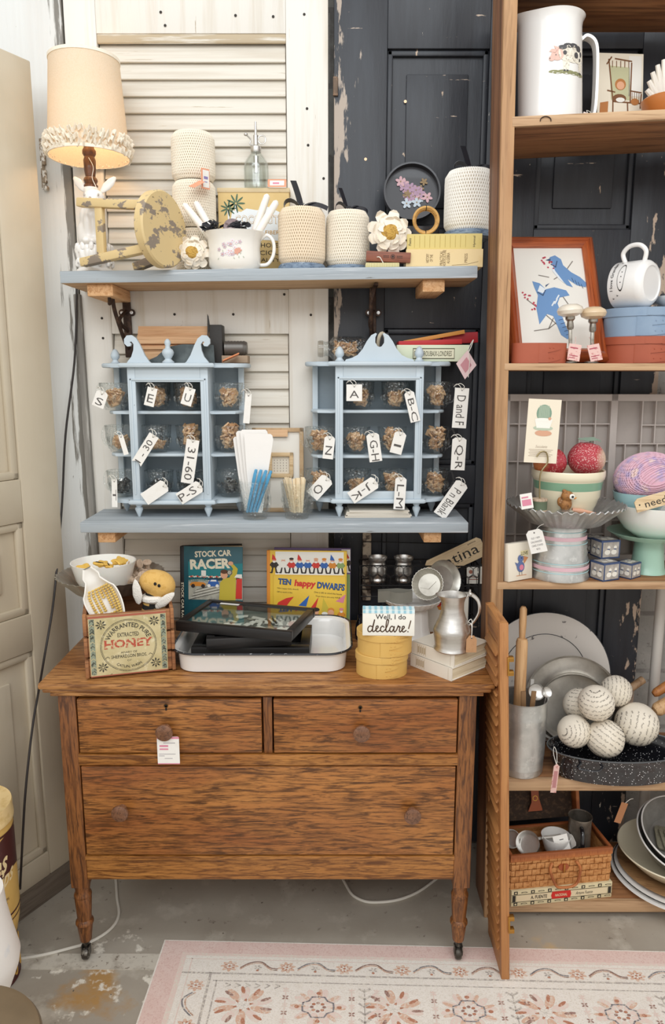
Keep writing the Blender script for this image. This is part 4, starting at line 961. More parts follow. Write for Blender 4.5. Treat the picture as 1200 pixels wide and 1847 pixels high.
pts = [(-hw, 0), (hw, 0), (hw*.98, hh*.96), (hw*.1, hh), (-hw*.35, hh*.86), (-hw*.65, hh*.35), (-hw*.98, .004)]
m.M = MX.Translation((c_, 2.155, tz)); m.prism(pts, 0, .0022); m.b2((-hw*.3, .001, 0), (hw, .028, .002))
tag(m.build('zinc_scoop', tin), 'dark zinc scoop lying behind the cabinet crest', 'scoop')
m = MB(); a_, b_ = at(378, 640, 2.19), at(403, 640, 2.19); hh = at(390, 586, 2.19).z-tz
m.M = MX.Translation((a_.x, 2.18, tz)); m.b2((.002, 0, 0), (b_.x-a_.x, .05, hh), .003); m.prism([(-.004, hh*.55), (.004, hh), (.001, hh+.024), (-.002, hh+.03)], .004, .008)
tag(m.build('black_case', mat('black_leatherette', '#2c2a28', .55, bump=('n', 200, .2))), 'small black case standing at the end of the moulding lengths', 'case')
smoke = mat('grey_ribbed_tin', '#6f6c68', .4, .6)
m = MB(); q0 = at(405, 612, 2.19); rr = .021; m.M = MX.Translation((q0.x, 2.20, tz+.022+rr)) @ MX.Rotation(PI/2, 4, 'Y')
m.lathe([(0, 0), (rr, 0)] + [(rr*(1 if i % 2 else .93), .006+i*.0045) for i in range(12)] + [(rr*.8, .064), (0, .064)], 24, None, 1, 1)
tag(m.build('ribbed_tin', smoke), 'grey ribbed tin lying behind the cabinet crest above the orange card', 'tin')
m = MB(); m.box((q0.x+.03, 2.205, tz+.011), (.075, .06, .021), None, .001); tag(m.build('card_box', mat('drab_card', '#a58f78', .8)), 'drab card box under the ribbed tin', 'box')
q0 = at(416, 644, 2.135); m = MB(); m.M = MX.Translation((q0.x, 2.14, tz+.0125)) @ MX.Rotation(R(-24), 4, 'Y') @ MX.Rotation(R(12), 4, 'Z'); m.box((0, 0, .002), (.050, .05, .003)); tag(m.build('orange_card', mat('orange_card', '#d98a5c', .7)), 'orange card propped on the cabinet top', 'card')

# --- on top of the arched cabinet
X, _, Z = cabR[0].location; tz = Z + cabR[1] + .0132
q = at(615, 628, 2.19); jr = .036
jar = thing('tile_jar', 'clear glass jar of wooden tiles lying on its side on the arched cabinet', 'jar', (q.x-.050, 2.185, tz+jr), (0, R(90), R(6)))
m = MB(); m.lathe([(0, .118), (jr*.9, .118), (jr, .110), (jr, .04), (jr*.95, .028), (jr*.6, .018), (jr*.56, .006), (jr*.62, 0), (jr*.52, 0), (jr*.5, .016), (jr*.88, .03), (jr*.94, .04), (jr*.94, .108), (0, .112)], 36, wob=lambda a, j: 1+.012*math.cos(16*a)); m.build('glass_body', cutg, jar)
m = MB(); m.M = MX.Translation((jr*0, 0, -.004)); m.lathe([(0, -.012), (jr*.62, -.012), (jr*.66, -.006), (jr*.66, .002), (0, .002)], 24); m.build('lid', glassmat('ground_glass', (.8, .78, .74, 1), .8), jar)
m = MB(); m.M = MX.Translation((jr*.8, -.0, .122)) @ MX.Rotation(R(90), 4, 'Y'); m.M = MX.Rotation(R(-90), 4, 'Y') @ MX.Identity(4)
m.prism([(.12, -.012), (.145, -.006), (.145, .018), (.12, .012)], -.02, -.019); m.build('letter_tag', paper, jar)
m = MB()
for i in range(70):
    a_ = random.uniform(0, 2*PI); rr = (jr*.9-.016)*math.sqrt(random.random())
    m.box((q.x-.004+random.uniform(-.010, .046), 2.187+rr*math.sin(a_), tz+jr+rr*math.cos(a_)), (.017, .013, .004), (random.uniform(-1.2, 1.2), random.uniform(-1, 1), random.uniform(0, 3)), 0, 0 if random.random() < .6 else 1)
tag(m.build('letter_tiles', [tile, tile2]), 'wooden letter tiles inside the jar lying on the arched cabinet', 'tiles', kind='stuff')
# boxes of games / books
redc = mat('red_cover', '#b8262c', .55); ochre = mat('ochre_cover', '#c98a3f', .6); palegreen = mat('pale_green_paper', '#d9dfc4', .75, L=(('n', 12, .6, .75, '#c6c9a8'),))
a_, b_ = at(716, 650, 2.15), at(846, 650, 2.15); hh = at(780, 622, 2.15).z - tz
bxw = thing('pale_green_box', 'long pale green box lettered in ink on the arched cabinet', 'box', ((a_.x+b_.x)/2, 2.15, tz)); w_ = b_.x-a_.x
m = MB(); m.b2((-w_/2, 0, 0), (w_/2, .08, hh), .001)
m.rect(-w_*.28, hh*.14, w_*.30, hh*.80, -.0005, 1); m.rect(-w_*.272, hh*.2, w_*.292, hh*.74, -.0008, 2); m.text('PARIS  ROUBAIX-LONDRES', 0, hh*.47, w_*.52, hh*.32, -.0011, 1, bold=.01)
m.build('box_body', [palegreen, mat('sage_ink', '#5d5b47', .7), mat('cream_label', '#e0dcc2', .75)], bxw)
hang = thing('pink_price_tag', 'pink and white square price tag hanging off the pale green box', 'tag', (b_.x-.004, 2.143, tz+hh*.9))
m = MB(); m.M = MX.Rotation(R(8), 4, 'Y')
m.prism([(0, -.010), (.032, -.048), (.006, -.092), (-.026, -.052)], -.001, 0); m.flat([(.0, -.030), (.018, -.050), (.004, -.074), (-.014, -.054)], -.0016, 1)
m.tube(spline([(.004, -.001, -.014), (.008, 0, 0), (.012, .006, .02), (.006, .01, .004), (0, -.001, -.014)]), .0012, 6, mi=2); m.tube(spline([(.002, -.002, -.012), (.010, -.004, -.04), (.014, -.003, -.085)]), .001, 6, mi=2)
m.build('card', [mat('pale_pink_card', '#e6c9c9', .7), mat('faded_pink_print', '#c98d94', .7), stringm], hang)
m = MB(); m.M = MX.Translation(((a_.x+b_.x)/2+.01, 2.16, tz+hh+.0005)) @ MX.Rotation(R(-2), 4, 'Y'); m.b2((-w_*.52, 0, 0), (w_*.36, .075, .014), .001); tag(m.build('red_book', redc), 'flat red book lying on the pale green box', 'book')
m = MB(); m.M = MX.Translation(((a_.x+b_.x)/2+.052, 2.185, tz+hh+.004)) @ MX.Rotation(R(-3), 4, 'Y'); m.b2((-.02, 0, 0), (w_*.40, .05, .030), .001); tag(m.build('red_slipcase', mat('deep_red', '#a51f28', .5)), 'taller deep red case behind the flat red book', 'box')
m = MB(); m.M = MX.Translation(((a_.x+b_.x)/2, 2.170, tz+hh+.016)) @ MX.Rotation(R(-10), 4, 'Y'); m.b2((-w_*.40, 0, 0), (w_*.46, .012, .011), .001); tag(m.build('ochre_ruler', ochre), 'ochre wooden ruler slanting across the red book', 'ruler')
m = MB(); q = at(690, 625, 2.145); m.M = MX.Translation((q.x, 2.16, tz+.045)); m.tube([(.012*math.cos(i*2*PI/20), .004*math.sin(i*.6), .034*math.sin(i*2*PI/20)) for i in range(20)], .005, 8, True)
tag(m.build('linen_loop', mat('linen_tape', '#c9bda6', .9)), 'loop of linen tape behind the arched crest', 'tape')

# --- in front: glass mugs with paper bags and sticks, frame behind
def mug(label, px, py, rt, h):
    p = on(px, py, LZ); r = rt; y = p.y + r*.5; t = thing('glass_mug', label, 'mug', (p.x, y, LZ), R(-50))
    m = MB(); wob = lambda a, j: 1 + (.02*math.cos(a*10) if 2 <= j <= 4 else 0)
    m.lathe([(0, .003), (r*.70, .001), (r*.74, .006), (r*.72, .014), (r*.82, h*.35), (r*.92, h*.7), (r, h), (r-.003, h), (r*.86, h*.7), (r*.76, h*.35), (r*.66, .018), (0, .016)], 44, wob=wob)
    for k in range(10):
        a = 2*PI*k/10
        for zz, kk in ((.3, .80), (.52, .885)): m.ball((r*kk*math.cos(a), r*kk*math.sin(a), h*zz), (.006, .006, h*.09), 8)
    m.build('glass_bowl', cutg, t)
    m = MB(); m.tube(spline([(r*.93, 0, h*.78), (r*1.28, 0, h*.86), (r*1.52, 0, h*.62), (r*1.38, 0, h*.3), (r*.86, 0, h*.2)]), .005, 10); m.build('handle', cutg, t); return t
g1 = mug('clear glass mug holding paper bags and blue clothespins', 459, 938, .048, .112); g2 = mug('clear glass mug full of flat wooden sticks', 535, 937, .047, .105)
x, y, z = g1.location
m = MB()
for k, (dx, w_, ht, tl) in enumerate(((-.020, .038, .215, -3), (-.010, .042, .232, -2), (.0, .048, .235, 0), (.006, .05, .225, 2))):
    m = MB(); m.M = MX.Translation((x+dx, y+.016-.010*k, z+.020)) @ MX.Rotation(R(tl), 4, 'Y')
    m.prism([(-w_*.32, 0), (w_*.32, 0), (w_*.60, ht*.5), (w_*.86, ht-.016), (w_*.80, ht-.004), (w_*.7, ht), (-w_*.66, ht), (-w_*.78, ht-.006), (-w_*.6, ht*.5)], 0, .002)
    tag(m.build('paper_bag', mat('white_bag_paper', '#f1eeea', .75, bump=('n', 30, .25))), ('hindmost', 'second from the back', 'third from the back', 'foremost')[k]+' white paper bag standing in the glass mug', 'bag', 'paper bags in the glass mug')
pegm = mat('blue_plastic', '#4f9cc6', .4)
for k in range(4):
    m = MB(); m.M = MX.Translation((x-.020+.0085*k, y-.020+.002*k, z+.022)) @ MX.Rotation(R(13+2.5*k), 4, 'Y') @ MX.Rotation(R(6), 4, 'X'); m.b2((-.004, -.006, 0), (.004, .006, .128), .002); m.b2((-.0045, -.0075, .09), (.0045, -.004, .118), .001)
    tag(m.build('blue_stick', pegm), 'blue plastic stick leaning in the mug, '+('nearest the bags', 'second of four', 'third of four', 'farthest from the bags')[k], 'stick', 'blue sticks in the glass mug')
x, y, z = g2.location; stickm = wood('pale_birch', '#d8bd92', '#ead3ab', '#f3e3c6', 'z', 3, .6)
for k in range(16):
    a = 2*PI*k/16; rr = .010+.012*(k % 3)/2
    m = MB(); m.M = MX.Translation((x+rr*math.cos(a)*.8, y+rr*math.sin(a)*.8, z+.018)) @ MX.Rotation(R(9*math.cos(a)-3), 4, 'Y') @ MX.Rotation(R(-9*math.sin(a)), 4, 'X') @ MX.Rotation(random.uniform(0, 3), 4, 'Z')
    m.b2((-.006, -.001, 0), (.006, .001, .094+.012*random.random()), .0009); tag(m.build('wooden_stick', stickm), 'flat pale wooden stick among others in the second glass mug', 'stick', 'wooden sticks in the second glass mug')
a_, b_ = at(456, 880, 2.20), at(548, 880, 2.20); ztp = at(500, 772, 2.20).z
fx = thing('framed_picture', 'small pale wooden frame with white mat behind the glass mugs', 'picture frame', ((a_.x+b_.x)/2, 2.20, LZ), (R(-4), 0, 0)); w_ = b_.x-a_.x; h_ = ztp-LZ
m = MB()
for x0, z0, x1, z1 in ((-w_/2, 0, -w_/2+.012, h_), (w_/2-.012, 0, w_/2, h_), (-w_/2, 0, w_/2, .012), (-w_/2, h_-.012, w_/2, h_)): m.b2((x0, -.008, z0), (x1, .010, z1), .001)
m.build('frame', mat('kraft_frame', '#c2a47f', .7, L=(('n', 20, .5, .7, '#ab8a64'),)), fx)
m = MB(); m.b2((-w_/2+.010, 0, .010), (w_/2-.010, .004, h_-.010)); m.build('backing', mat('white_mat', '#ece8df', .8), fx)
m = MB(); cz = h_*.55
for x0, z0, x1, z1 in ((-.030, cz-.035, -.018, cz+.04), (.034, cz-.035, .046, cz+.04), (-.030, cz-.035, .046, cz-.023), (-.030, cz+.028, .046, cz+.04)): m.b2((x0, -.010, z0), (x1, -.001, z1), .002)
for i in range(5):
    for j in range(5): m.rect(-.012+i*.009, cz-.016+j*.008, -.010+i*.009, cz-.014+j*.008, -.0025, 1)
m.rect(-.018, cz-.023, .034, cz+.028, -.001, 2); MB().b2((-.030, -.012, h_-.026), (.03, -.007, h_-.006)).build('clip', ply, fx)
m.build('inner_frame', [wood('pale_frame_wood', '#b8905f', '#d9b98a', '#e6cda6', 'x', 2), mat('taupe_print', '#8b7d74', .7), mat('cream_card', '#e8e0d0', .8)], fx)
m = MB(); p = at(680, 922, 2.16)
for k in range(5): m.box((p.x+random.uniform(-.004, .004), 2.16, LZ+.0025+k*.0042), (.19-k*.004, .12, .0036), (0, 0, R(random.uniform(-2, 2))), 0)
for k in range(5): pass
tag(m.build('paper_stack', mat('loose_paper', '#dcd3c4', .8)), 'stack of loose cream papers under the arched cabinet', 'paper', kind='stuff')
# ================================================================ ON THE DRESSER
TZ = DT + .0036
# --- honey crate
bl_, br_ = on(162, 1226, TZ), on(299, 1213, TZ)
crz = R(16); cw = .205; ch_ = .168; cdp = .24
cratew = wood('rough_crate_wood', '#4a2b1a', '#8a5836', '#b57f52', 'x', 1.5, .75, 1.2)
crate = thing('honey_crate', 'rough wooden crate with old honey label holding a plush bee and a corn dish', 'crate', (bl_.x, bl_.y, TZ), crz)
for nm, lo, hi in (('front_board', (0, 0, .006), (cw, .011, .054)), ('front_board', (0, 0, .059), (cw, .011, .108)), ('front_board', (0, 0, .113), (cw, .011, ch_)), ('back_board', (0, cdp-.010, .004), (cw, cdp, ch_)), ('bottom_board', (.008, .008, 0), (cw-.008, cdp-.008, .008))):
    MB().b2(lo, hi, .002).build(nm, cratew, crate)
for x0 in (-.009, cw):
    for z0, z1 in ((.004, .052), (.060, .110), (.116, ch_+.002)): MB().b2((x0, -.004, z0), (x0+.009, cdp, z1), .002).build('side_board', cratew, crate)
m = MB(); pw, ph = .190, .160; px0 = .004; pz0 = .006
agedp = mat('aged_label_paper', '#cdbf94', .8, 0, L=(('n', 18, .45, .7, '#b5a778', 6), ('n', 60, .58, .7, '#ddd2ae', 6), ('n', 30, .68, .72, '#8d7f58', 8)))
bline = mat('label_black', '#38362f', .8, 0, L=(('n', 200, .55, .6, '#8a8163', 4),)); bred = mat('label_red', '#b5543f', .8, 0, L=(('n', 120, .52, .6, '#cdb78f', 4),)); bgrn = mat('label_grey_green', '#8e9682', .8, 0, L=(('n', 150, .5, .6, '#4c4f45', 4),)); brr = mat('label_border_red', '#a8604a', .8)
m.b2((px0, -.003, pz0), (px0+pw, -.0005, pz0+ph))
cx, cz = px0+pw/2, pz0+ph*.48; y = -.0034
m.rect(px0, pz0+ph-.006, px0+pw, pz0+ph, y, 4); m.rect(px0, pz0, px0+pw, pz0+.003, y, 4)
for s in (0, 1):
    xx = px0+.002+s*(pw-.016)
    m.rect(xx, pz0+.006, xx+.012, pz0+ph-.008, y, 3)
    for k in range(13): m.line([(xx+.001, pz0+.012+k*.011), (xx+.006, pz0+.017+k*.011), (xx+.011, pz0+.012+k*.011)], .0014, y-.0003, 0 if k % 2 else 1)
m.ring(cx, cz, .068, .0012, y, 1, 60); m.ring(cx, cz, .0655, .0008, y, 1, 60)
m.text('WARRANTED PURE', cx, cz, .132, .012, y-.0003, 1, arc=.0545, bold=.012); m.text('EXTRACTED', cx, cz+.029, .052, .011, y, 1, bold=.01)
m.text('HONEY', cx, cz+.006, .118, .022, y, 2, bold=.03)
for a in (-.0555, -.0385, -.0035, .0125, .0475):   # slab serifs of the big word
    for zz in (-.0105, .0105):
        if a < .04 or zz < 0: m.rect(cx+a-.0042, cz+.006+zz-.0012, cx+a+.0042, cz+.006+zz+.0012, y-.0002, 2)
m.text('APIARY OF', cx, cz-.018, .040, .0055, y, 1); m.text('SHEPARDSON BROS.', cx, cz-.028, .088, .009, y, 1, bold=.01); m.text('OF', cx, cz-.040, .010, .005, y, 1)
m.text('CATLIN, WASH.', cx, cz, .066, .008, y-.0003, 1, arc=-.0565, bold=.01)
for sx in (-1, 1):
    for sz in (-1, 1):
        qx, qz = cx+sx*(pw/2-.030), cz+.003+sz*(ph/2-.024)
        m.petals(qx, qz, .013, 8, y, 1, .35, .2); m.ring(qx, qz, .005, .001, y-.0003, 0, 16)
    m.line([(cx+sx*.058, cz-.03), (cx+sx*.052, cz-.026), (cx+sx*.048, cz-.03)], .0012, y, 1)
m.build('honey_label', [agedp, bline, bred, bgrn, brr], crate)
CW = MX.Translation(crate.location) @ MX.Rotation(crz, 4, 'Z')
# --- corn dish, bee
corn = mat('corn_yellow_glaze', '#dcb95c', .3, 0, L=(('n', 60, .5, .7, '#c99d3e'),), coat=.4)
q = at(190, 1078, 1.84)
cd_ = thing('corn_dish', 'white corn-shaped china dish with yellow kernels leaning in the crate', 'dish', (q.x, 1.838, q.z-.002), (R(78), R(0), R(2)))
def boat(m, L, W, H, t, prof_w, z0=0):
    """open boat-shaped dish along y"""
    out, inn = [], []
    for i in range(17):
        u = i/16; w_ = W*prof_w(u); yy = (u-.5)*L; ra, rb2 = [], []
        for j in range(9):
            a = PI*(j/8); ra.append(m._v((-math.cos(a)*w_, yy, z0+H*(1-math.sin(a)*min(1, w_/W*1.15)))))
            rb2.append(m._v((-math.cos(a)*max(.0004, w_-t), yy*(1-t/L*1.5), z0+H*(1-math.sin(a)*min(1, w_/W*1.15))*1+(t*.9 if 0 < j < 8 else .0))))
        out.append(ra); inn.append(rb2)
    for S_2, f in ((out, 0), (inn, 1)):
        for p_, q_ in zip(S_2, S_2[1:]):
            for j in range(8): m._f([p_[j], p_[j+1], q_[j+1], q_[j]], None)
    for i in range(16):
        for j in (0, 8): m._f([out[i][j], out[i+1][j], inn[i+1][j], inn[i][j]], None)
    for e in (0, 16): m._f(out[e], None); m._f(inn[e], None)
pwf = lambda u: max(.06, math.sin(PI*min(1, (u*.93+.05)))**.55*(1 if u < .62 else 1-.62*max(0, (u-.62)/.38)**.7)+(.16 if u > .86 else 0))
m = MB(); m.M = MX.Rotation(R(26), 4, 'Z'); boat(m, .180, .047, .026, .0035, pwf); m.build('dish_body', china, cd_)
m = MB(); m.M = MX.Rotation(R(26), 4, 'Z')
for i in range(16):
    for j in range(-3, 4):
        yy = -.068 + i*.0066; w_ = .042*pwf(yy/.180+.5); xx = j/3.2*w_*.80
        if abs(xx) < .010 and -.040 < yy < .004: continue
        m.ball((xx, yy, .0075+.026*(abs(xx)/max(w_, .01))**2.4*.75), (.0048, .0034, .0026), 6)
m.build('kernels', corn, cd_)
q = at(291, 1060, 1.86)
plushy = mat('mustard_plush', '#dfb468', .95, 0, L=(('n', 80, .5, .7, '#d0a252'),), bump=('n', 300, .5)); plushw = mat('white_fleece', '#f4efe6', .95, bump=('n', 260, .8)); plushk = mat('black_felt', '#1f1d1b', .95)
bee = thing('plush_bee', 'plush bumblebee with mustard head, striped body and white wings in the crate', 'toy', (q.x-.030, 1.890, TZ+.010))
hz = q.z - TZ - .010
o = organic('head', [((.018, 0, hz), (.044, .036, .038), (0, R(25), 0)), ((.006, -.004, hz+.010), (.040, .034, .032))], plushy, bee, .004, 6)
for dx, dz in ((.016, .012), (.026, .007)): MB().ball((dx, -.0365, hz+dz), (.004, .003, .0045), 10).build('eye', plushk, o)
m = MB(); n_ = 30; prof = [(0, 0)] + [(.034*math.sin(PI*(.12+.76*i/n_))**.5, i*(hz-.020)/n_) for i in range(n_+1)] + [(0, hz-.020)]
m.M = MX.Rotation(R(4), 4, 'Y') @ MX.Translation((-.008, -.004, 0)); m.lathe(prof, 28)
for f in m.b.faces:
    zz = f.calc_center_median().z; f.material_index = int(zz/.013) % 2
m.build('striped_body', [plushy, plushk], bee)
for s, rt, px_, pz_ in ((-1, (R(6), R(-4), 0), -.030, hz-.046), (1, (R(8), R(50), 0), .012, hz-.056)):
    m = MB(); m.M = MX.Translation((px_, -.030, pz_)) @ Euler(rt).to_matrix().to_4x4()
    m.lathe([(0, 0), (.007, .006), (.0125, .026), (.0105, .050), (.005, .066), (0, .072)], 14, None, 1, .28); m.build('wing', plushw, bee)
m = MB(); m.tube(arcpts((.004, -.006, hz-.034), .024, 0, 2*PI, 18, 'xy')[:-1], .010, 8, True); m.build('collar', plushw, bee)
# --- fluted pie tin, bowl, spools
tinm = mat('old_tin', '#cfccc3', .36, .85, L=(('n', 12, .45, .7, '#a5a198', 6),)); 
ptc = at(200, 1040, 2.0); PR = 94*sc(ptc)
zti = TZ + ch_ + .0025
pie = thing('pie_tin', 'fluted pie tin lying across the back of the honey crate', 'tin', (ptc.x, 2.0, zti))
flute = lambda a, j: 1 + (.020*math.cos(a*36) if j in (2, 3, 4, 5) else 0)
m = MB(); m.lathe([(0, 0), (PR*.68, 0), (PR*.82, .022), (PR, .046), (PR*.985, .046), (PR*.80, .023), (PR*.67, .0015), (0, .0015)], 144, wob=flute); m.build('tin_body', tinm, pie)
milk = mat('milk_glass', '#f3f0ea', .2, 0, coat=.5, sub=.1)
q = at(180, 1055, 1.93); BR = 60*sc(q)*.97; bz = zti+.0018; by_ = 1.972
hb = at(180, 1012, by_).z - bz
bowl = thing('white_bowl', 'white milk glass bowl of yellow felt pieces standing in the pie tin', 'bowl', (q.x, by_, bz))
m = MB(); m.lathe([(0, 0), (BR*.62, 0), (BR*.66, .004), (BR*.86, hb*.45), (BR*.96, hb*.85), (BR, hb), (BR*.965, hb), (BR*.92, hb*.83), (BR*.82, hb*.43), (BR*.62, .008), (0, .006)], 52); m.build('bowl_body', milk, bowl)
felt = mat('yellow_felt', '#e3b95b', .95, 0, L=(('n', 50, .5, .7, '#d2a544'),))
for k, (dx, dy, rz_, tl) in enumerate(((-.050, -.01, .3, 70), (-.012, .02, 1.2, 20), (.018, -.02, 2.0, 14), (.040, .012, .6, 24), (.0, -.034, 2.6, 10), (.05, -.015, 1.4, 40))):
    m = MB(); m.M = MX.Translation((q.x+dx, by_+dy, bz+hb-.020+.0045*k)) @ MX.Rotation(rz_, 4, 'Z') @ MX.Rotation(R(tl), 4, 'X')
    m.lathe([(0, 0), (.016, 0), (.018, .003), (.016, .006), (0, .007)], 24, None, 1.25, .8, wob=lambda a, j: 1+.16*math.cos(5*a))
    if k in (2, 3, 4): m.box((0, 0, .0075), (.026, .0025, .001), None, 0, 1); m.box((0, .006, .0075), (.02, .002, .001), None, 0, 1)
    tag(m.build('felt_flower', [felt, inkm]), ('upright yellow felt flower at the edge of the white bowl', 'plain yellow felt flower at the back of the white bowl', 'black-barred yellow felt flower in the middle of the white bowl', 'black-barred yellow felt flower toward the spools', 'topmost black-barred felt flower at the front of the bowl', 'plain tilted felt flower at the spool side of the bowl')[k], 'flower', 'felt flowers in the white bowl')
spw = wood('bare_spool_wood', '#9c8068', '#bfa48b', '#d5c0aa', 'z', 3, .7)
k = 0
for dx, dy, z_, rr in ((.020, .085, .026, (80, 10)), (.050, .070, .028, (70, -30)), (.080, .055, .034, (85, 40)), (.060, .030, .030, (88, -10)), (.088, .012, .036, (70, 20)), (.062, .045, .062, (80, 70)), (.030, .098, .056, (75, -50)), (.085, .085, .045, (20, 10)), (.075, -.025, .034, (85, 60))):
    t = MB(); t.M = MX.Translation((ptc.x+dx, 1.985+dy, zti+z_)) @ Euler((R(rr[0]), 0, R(rr[1]))).to_matrix().to_4x4() @ MX.Translation((0, 0, -.017))
    t.lathe([(0, 0), (.0125, 0), (.0135, .002), (.0125, .005), (.0075, .008), (.0070, .017), (.0075, .026), (.0125, .029), (.0135, .032), (.0125, .034), (0, .034)], 20)
    tag(t.build('wooden_spool', spw), 'bare wooden thread spool in the pie tin behind the plush bee', 'spool', 'bare wooden spools in the pie tin'); k += 1

# --- books standing behind
teal = mat('teal_cover', '#1e5560', .45, 0, L=(('n', 9, .5, .75, '#2b6f78', 5),)); creamt = mat('cream_lettering', '#ece2c8', .6); blackc = mat('black_cloth', '#1d1c1d', .6)
c_navy = mat('deep_teal', '#153e48', .5); c_sky = mat('teal_sky', '#1f7f85', .5); c_grey = mat('road_grey', '#b9b6a6', .6, 0, L=(('n', 40, .45, .65, '#8d8c82'),)); c_yel = mat('jacket_yellow', '#c9b43c', .55); c_skin = mat('print_skin', '#e0a884', .6); c_hair = mat('print_brown', '#5d3a22', .6); c_red = mat('print_red', '#d0352a', .5); c_blue = mat('print_blue', '#2f62ad', .5); c_white = mat('print_white', '#efece2', .6); c_orange = mat('print_orange', '#d98a2f', .6); c_green = mat('print_green', '#8ca566', .6); c_pink = mat('print_pink', '#d77f95', .6); c_yb = mat('cover_yellow', '#e6bf3f', .5, 0, L=(('n', 6, .5, .75, '#dcae2e'),)); c_purple = mat('cover_purple', '#6d5a84', .55); c_brown = mat('print_dark', '#2e2420', .6)
PAL = [teal, creamt, c_navy, c_sky, c_grey, c_yel, c_skin, c_hair, c_red, c_blue, c_white, c_orange, c_green, c_pink, c_brown]
BY = 2.145; p0, p1 = at(327, 990, BY), at(436, 990, BY); bw, bh = p1.x-p0.x, p0.z-TZ
bk = thing('picture_book', 'teal covered racing story book standing behind the black frames', 'book', (p0.x, BY, TZ+.004), (R(-6), 0, R(-4)))
m = MB(); m.box((bw/2, .0015, bh/2), (bw, .003, bh), None, .0008); y = -.0006
def B(u, v): return (u*bw, (.34+.66*v)*bh)
def P(pts, mi, k=0): m.flat([B(*p) for p in pts], y-.0002*k, mi)
P([(.08, .45), (1, .45), (1, .70), (.5, .66), (.08, .72)], 3); P([(.08, .02), (1, .02), (1, .45), (.08, .45)], 4, 1)
P([(.08, .38), (.3, .40), (.55, .37), (.95, .40), (.95, .45), (.08, .46)], 2, 2)
for k in range(24): m.disc(.10*bw+k*.034*bw*.8, bh*(.63+.004*(k % 3)), .0028, y-.0006, (1, 8, 6, 10)[k % 4], 6)
P([(.30, .44), (.38, .44), (.38, .56), (.30, .56)], 10, 3)
m.text('SPEEDWAY', bw*.25, bh*.60, bw*.34, bh*.05, y-.0009, 3, bold=.01)
P([(.10, .30), (.14, .34), (.2, .35), (.34, .34), (.38, .31), (.36, .27), (.12, .27)], 11, 5); m.disc(bw*.16, bh*.52, .006, y-.0012, 14); m.disc(bw*.33, bh*.52, .006, y-.0012, 14)
P([(.40, .27), (.42, .35), (.46, .40), (.56, .40), (.60, .34), (.60, .27)], 9, 5); P([(.45, .36), (.47, .39), (.55, .39), (.56, .36)], 10, 6); m.disc(bw*.43, bh*.525, .005, y-.0014, 10); m.disc(bw*.57, bh*.525, .005, y-.0014, 10)
for k in range(7): m.line([B(.1+.02*k, .02+.03*k), B(.75-.05*k, .2+.012*k)], .0012, y-.0010, 10 if k % 2 else 14)
P([(.60, .02), (.62, .34), (.68, .42), (.78, .44), (.84, .60), (.80, .66), (.83, .70), (.92, .60), (.89, .42), (.88, .02)], 5, 7)
m.disc(bw*.69, bh*.665, bw*.062, y-.0018, 6, 18, 1.2); m.disc(bw*.69, bh*.70, bw*.062, y-.0020, 7, 16, .6); m.disc(bw*.80, bh*.80, bw*.045, y-.0018, 6, 12, .8); m.disc(bw*.78, bh*.69, bw*.05, y-.0017, 4, 12); m.ring(bw*.78, bh*.69, bw*.035, .002, y-.002, 14, 14)
P([(.88, .05), (.90, .42), (.99, .42), (.99, .05)], 8, 8); P([(.86, .44), (.9, .50), (.99, .50), (.99, .43)], 10, 8)
m.text('STOCK CAR', bw*.50, bh*.915, bw*.62, bh*.075, y-.0006, 1, rot=.06, bold=.035); m.text('RACER', bw*.45, bh*.79, bw*.68, bh*.125, y-.0006, 1, rot=.05, bold=.045)
m.build('front_cover', PAL, bk)
m = MB(); m.M = MX.Translation((0, .002, 0)) @ MX.Rotation(R(14), 4, 'Z'); m.b2((.002, .001, .003), (bw-.004, .018, bh-.003)); m.build('pages', pages, bk)
m = MB(); m.M = MX.Translation((0, .002, 0)) @ MX.Rotation(R(20), 4, 'Z'); m.b2((0, .020, 0), (bw, .023, bh), .0008); m.build('back_cover', blackc, bk)
m = MB(); m.M = MX.Rotation(R(0), 4, 'Z'); m.b2((-.012, .0, 0), (.004, .024, bh), .003); m.text('STOCK CAR RACER', -.004, bh*.3, bh*.52, .008, -.0006, 1, rot=-PI/2, bold=.02); m.text('JACKSON', -.004, bh*.8, bh*.16, .006, -.0006, 1, rot=-PI/2, bold=.02) if 0 else None
m.build('spine', [blackc, creamt], bk)
def dwarf(m, x, z, h, coat_, hat_, hatmi, y, trousers=14):
    """a little printed figure in a pointed hat, z = feet"""
    w_ = h*.16
    for s in (-1, 1): m.flat([(x+s*w_*.75-w_*.28, z+h*.05), (x+s*w_*.75+w_*.28, z+h*.05), (x+s*w_*.4+w_*.2, z+h*.34), (x+s*w_*.4-w_*.2, z+h*.34)], y-.0001, trousers); m.disc(x+s*w_*.95, z+h*.04, w_*.5, y-.0002, trousers, 8, .45)
    m.flat([(x-w_*.95, z+h*.30), (x+w_*.95, z+h*.30), (x+w_*.75, z+h*.58), (x-w_*.75, z+h*.58)], y-.0003, coat_)
    for s in (-1, 1): m.line([(x+s*w_*.7, z+h*.55), (x+s*w_*1.25, z+h*.43), (x+s*w_*.6, z+h*.36)], w_*.4, y-.0004, coat_)
    m.disc(x, z+h*.655, w_*.62, y-.0005, 6, 12); m.disc(x, z+h*.60, w_*.5, y-.0006, 10, 10, .7); m.disc(x, z+h*.655, w_*.16, y-.0007, 13, 6)
    if hat_ == 'cone': m.flat([(x-w_*.75, z+h*.71), (x+w_*.75, z+h*.69), (x+w_*.2, z+h*.86), (x-w_*.5, z+h*1.0)], y-.0008, hatmi)
    else: m.disc(x, z+h*.76, w_*.75, y-.0008, hatmi, 12, .5)
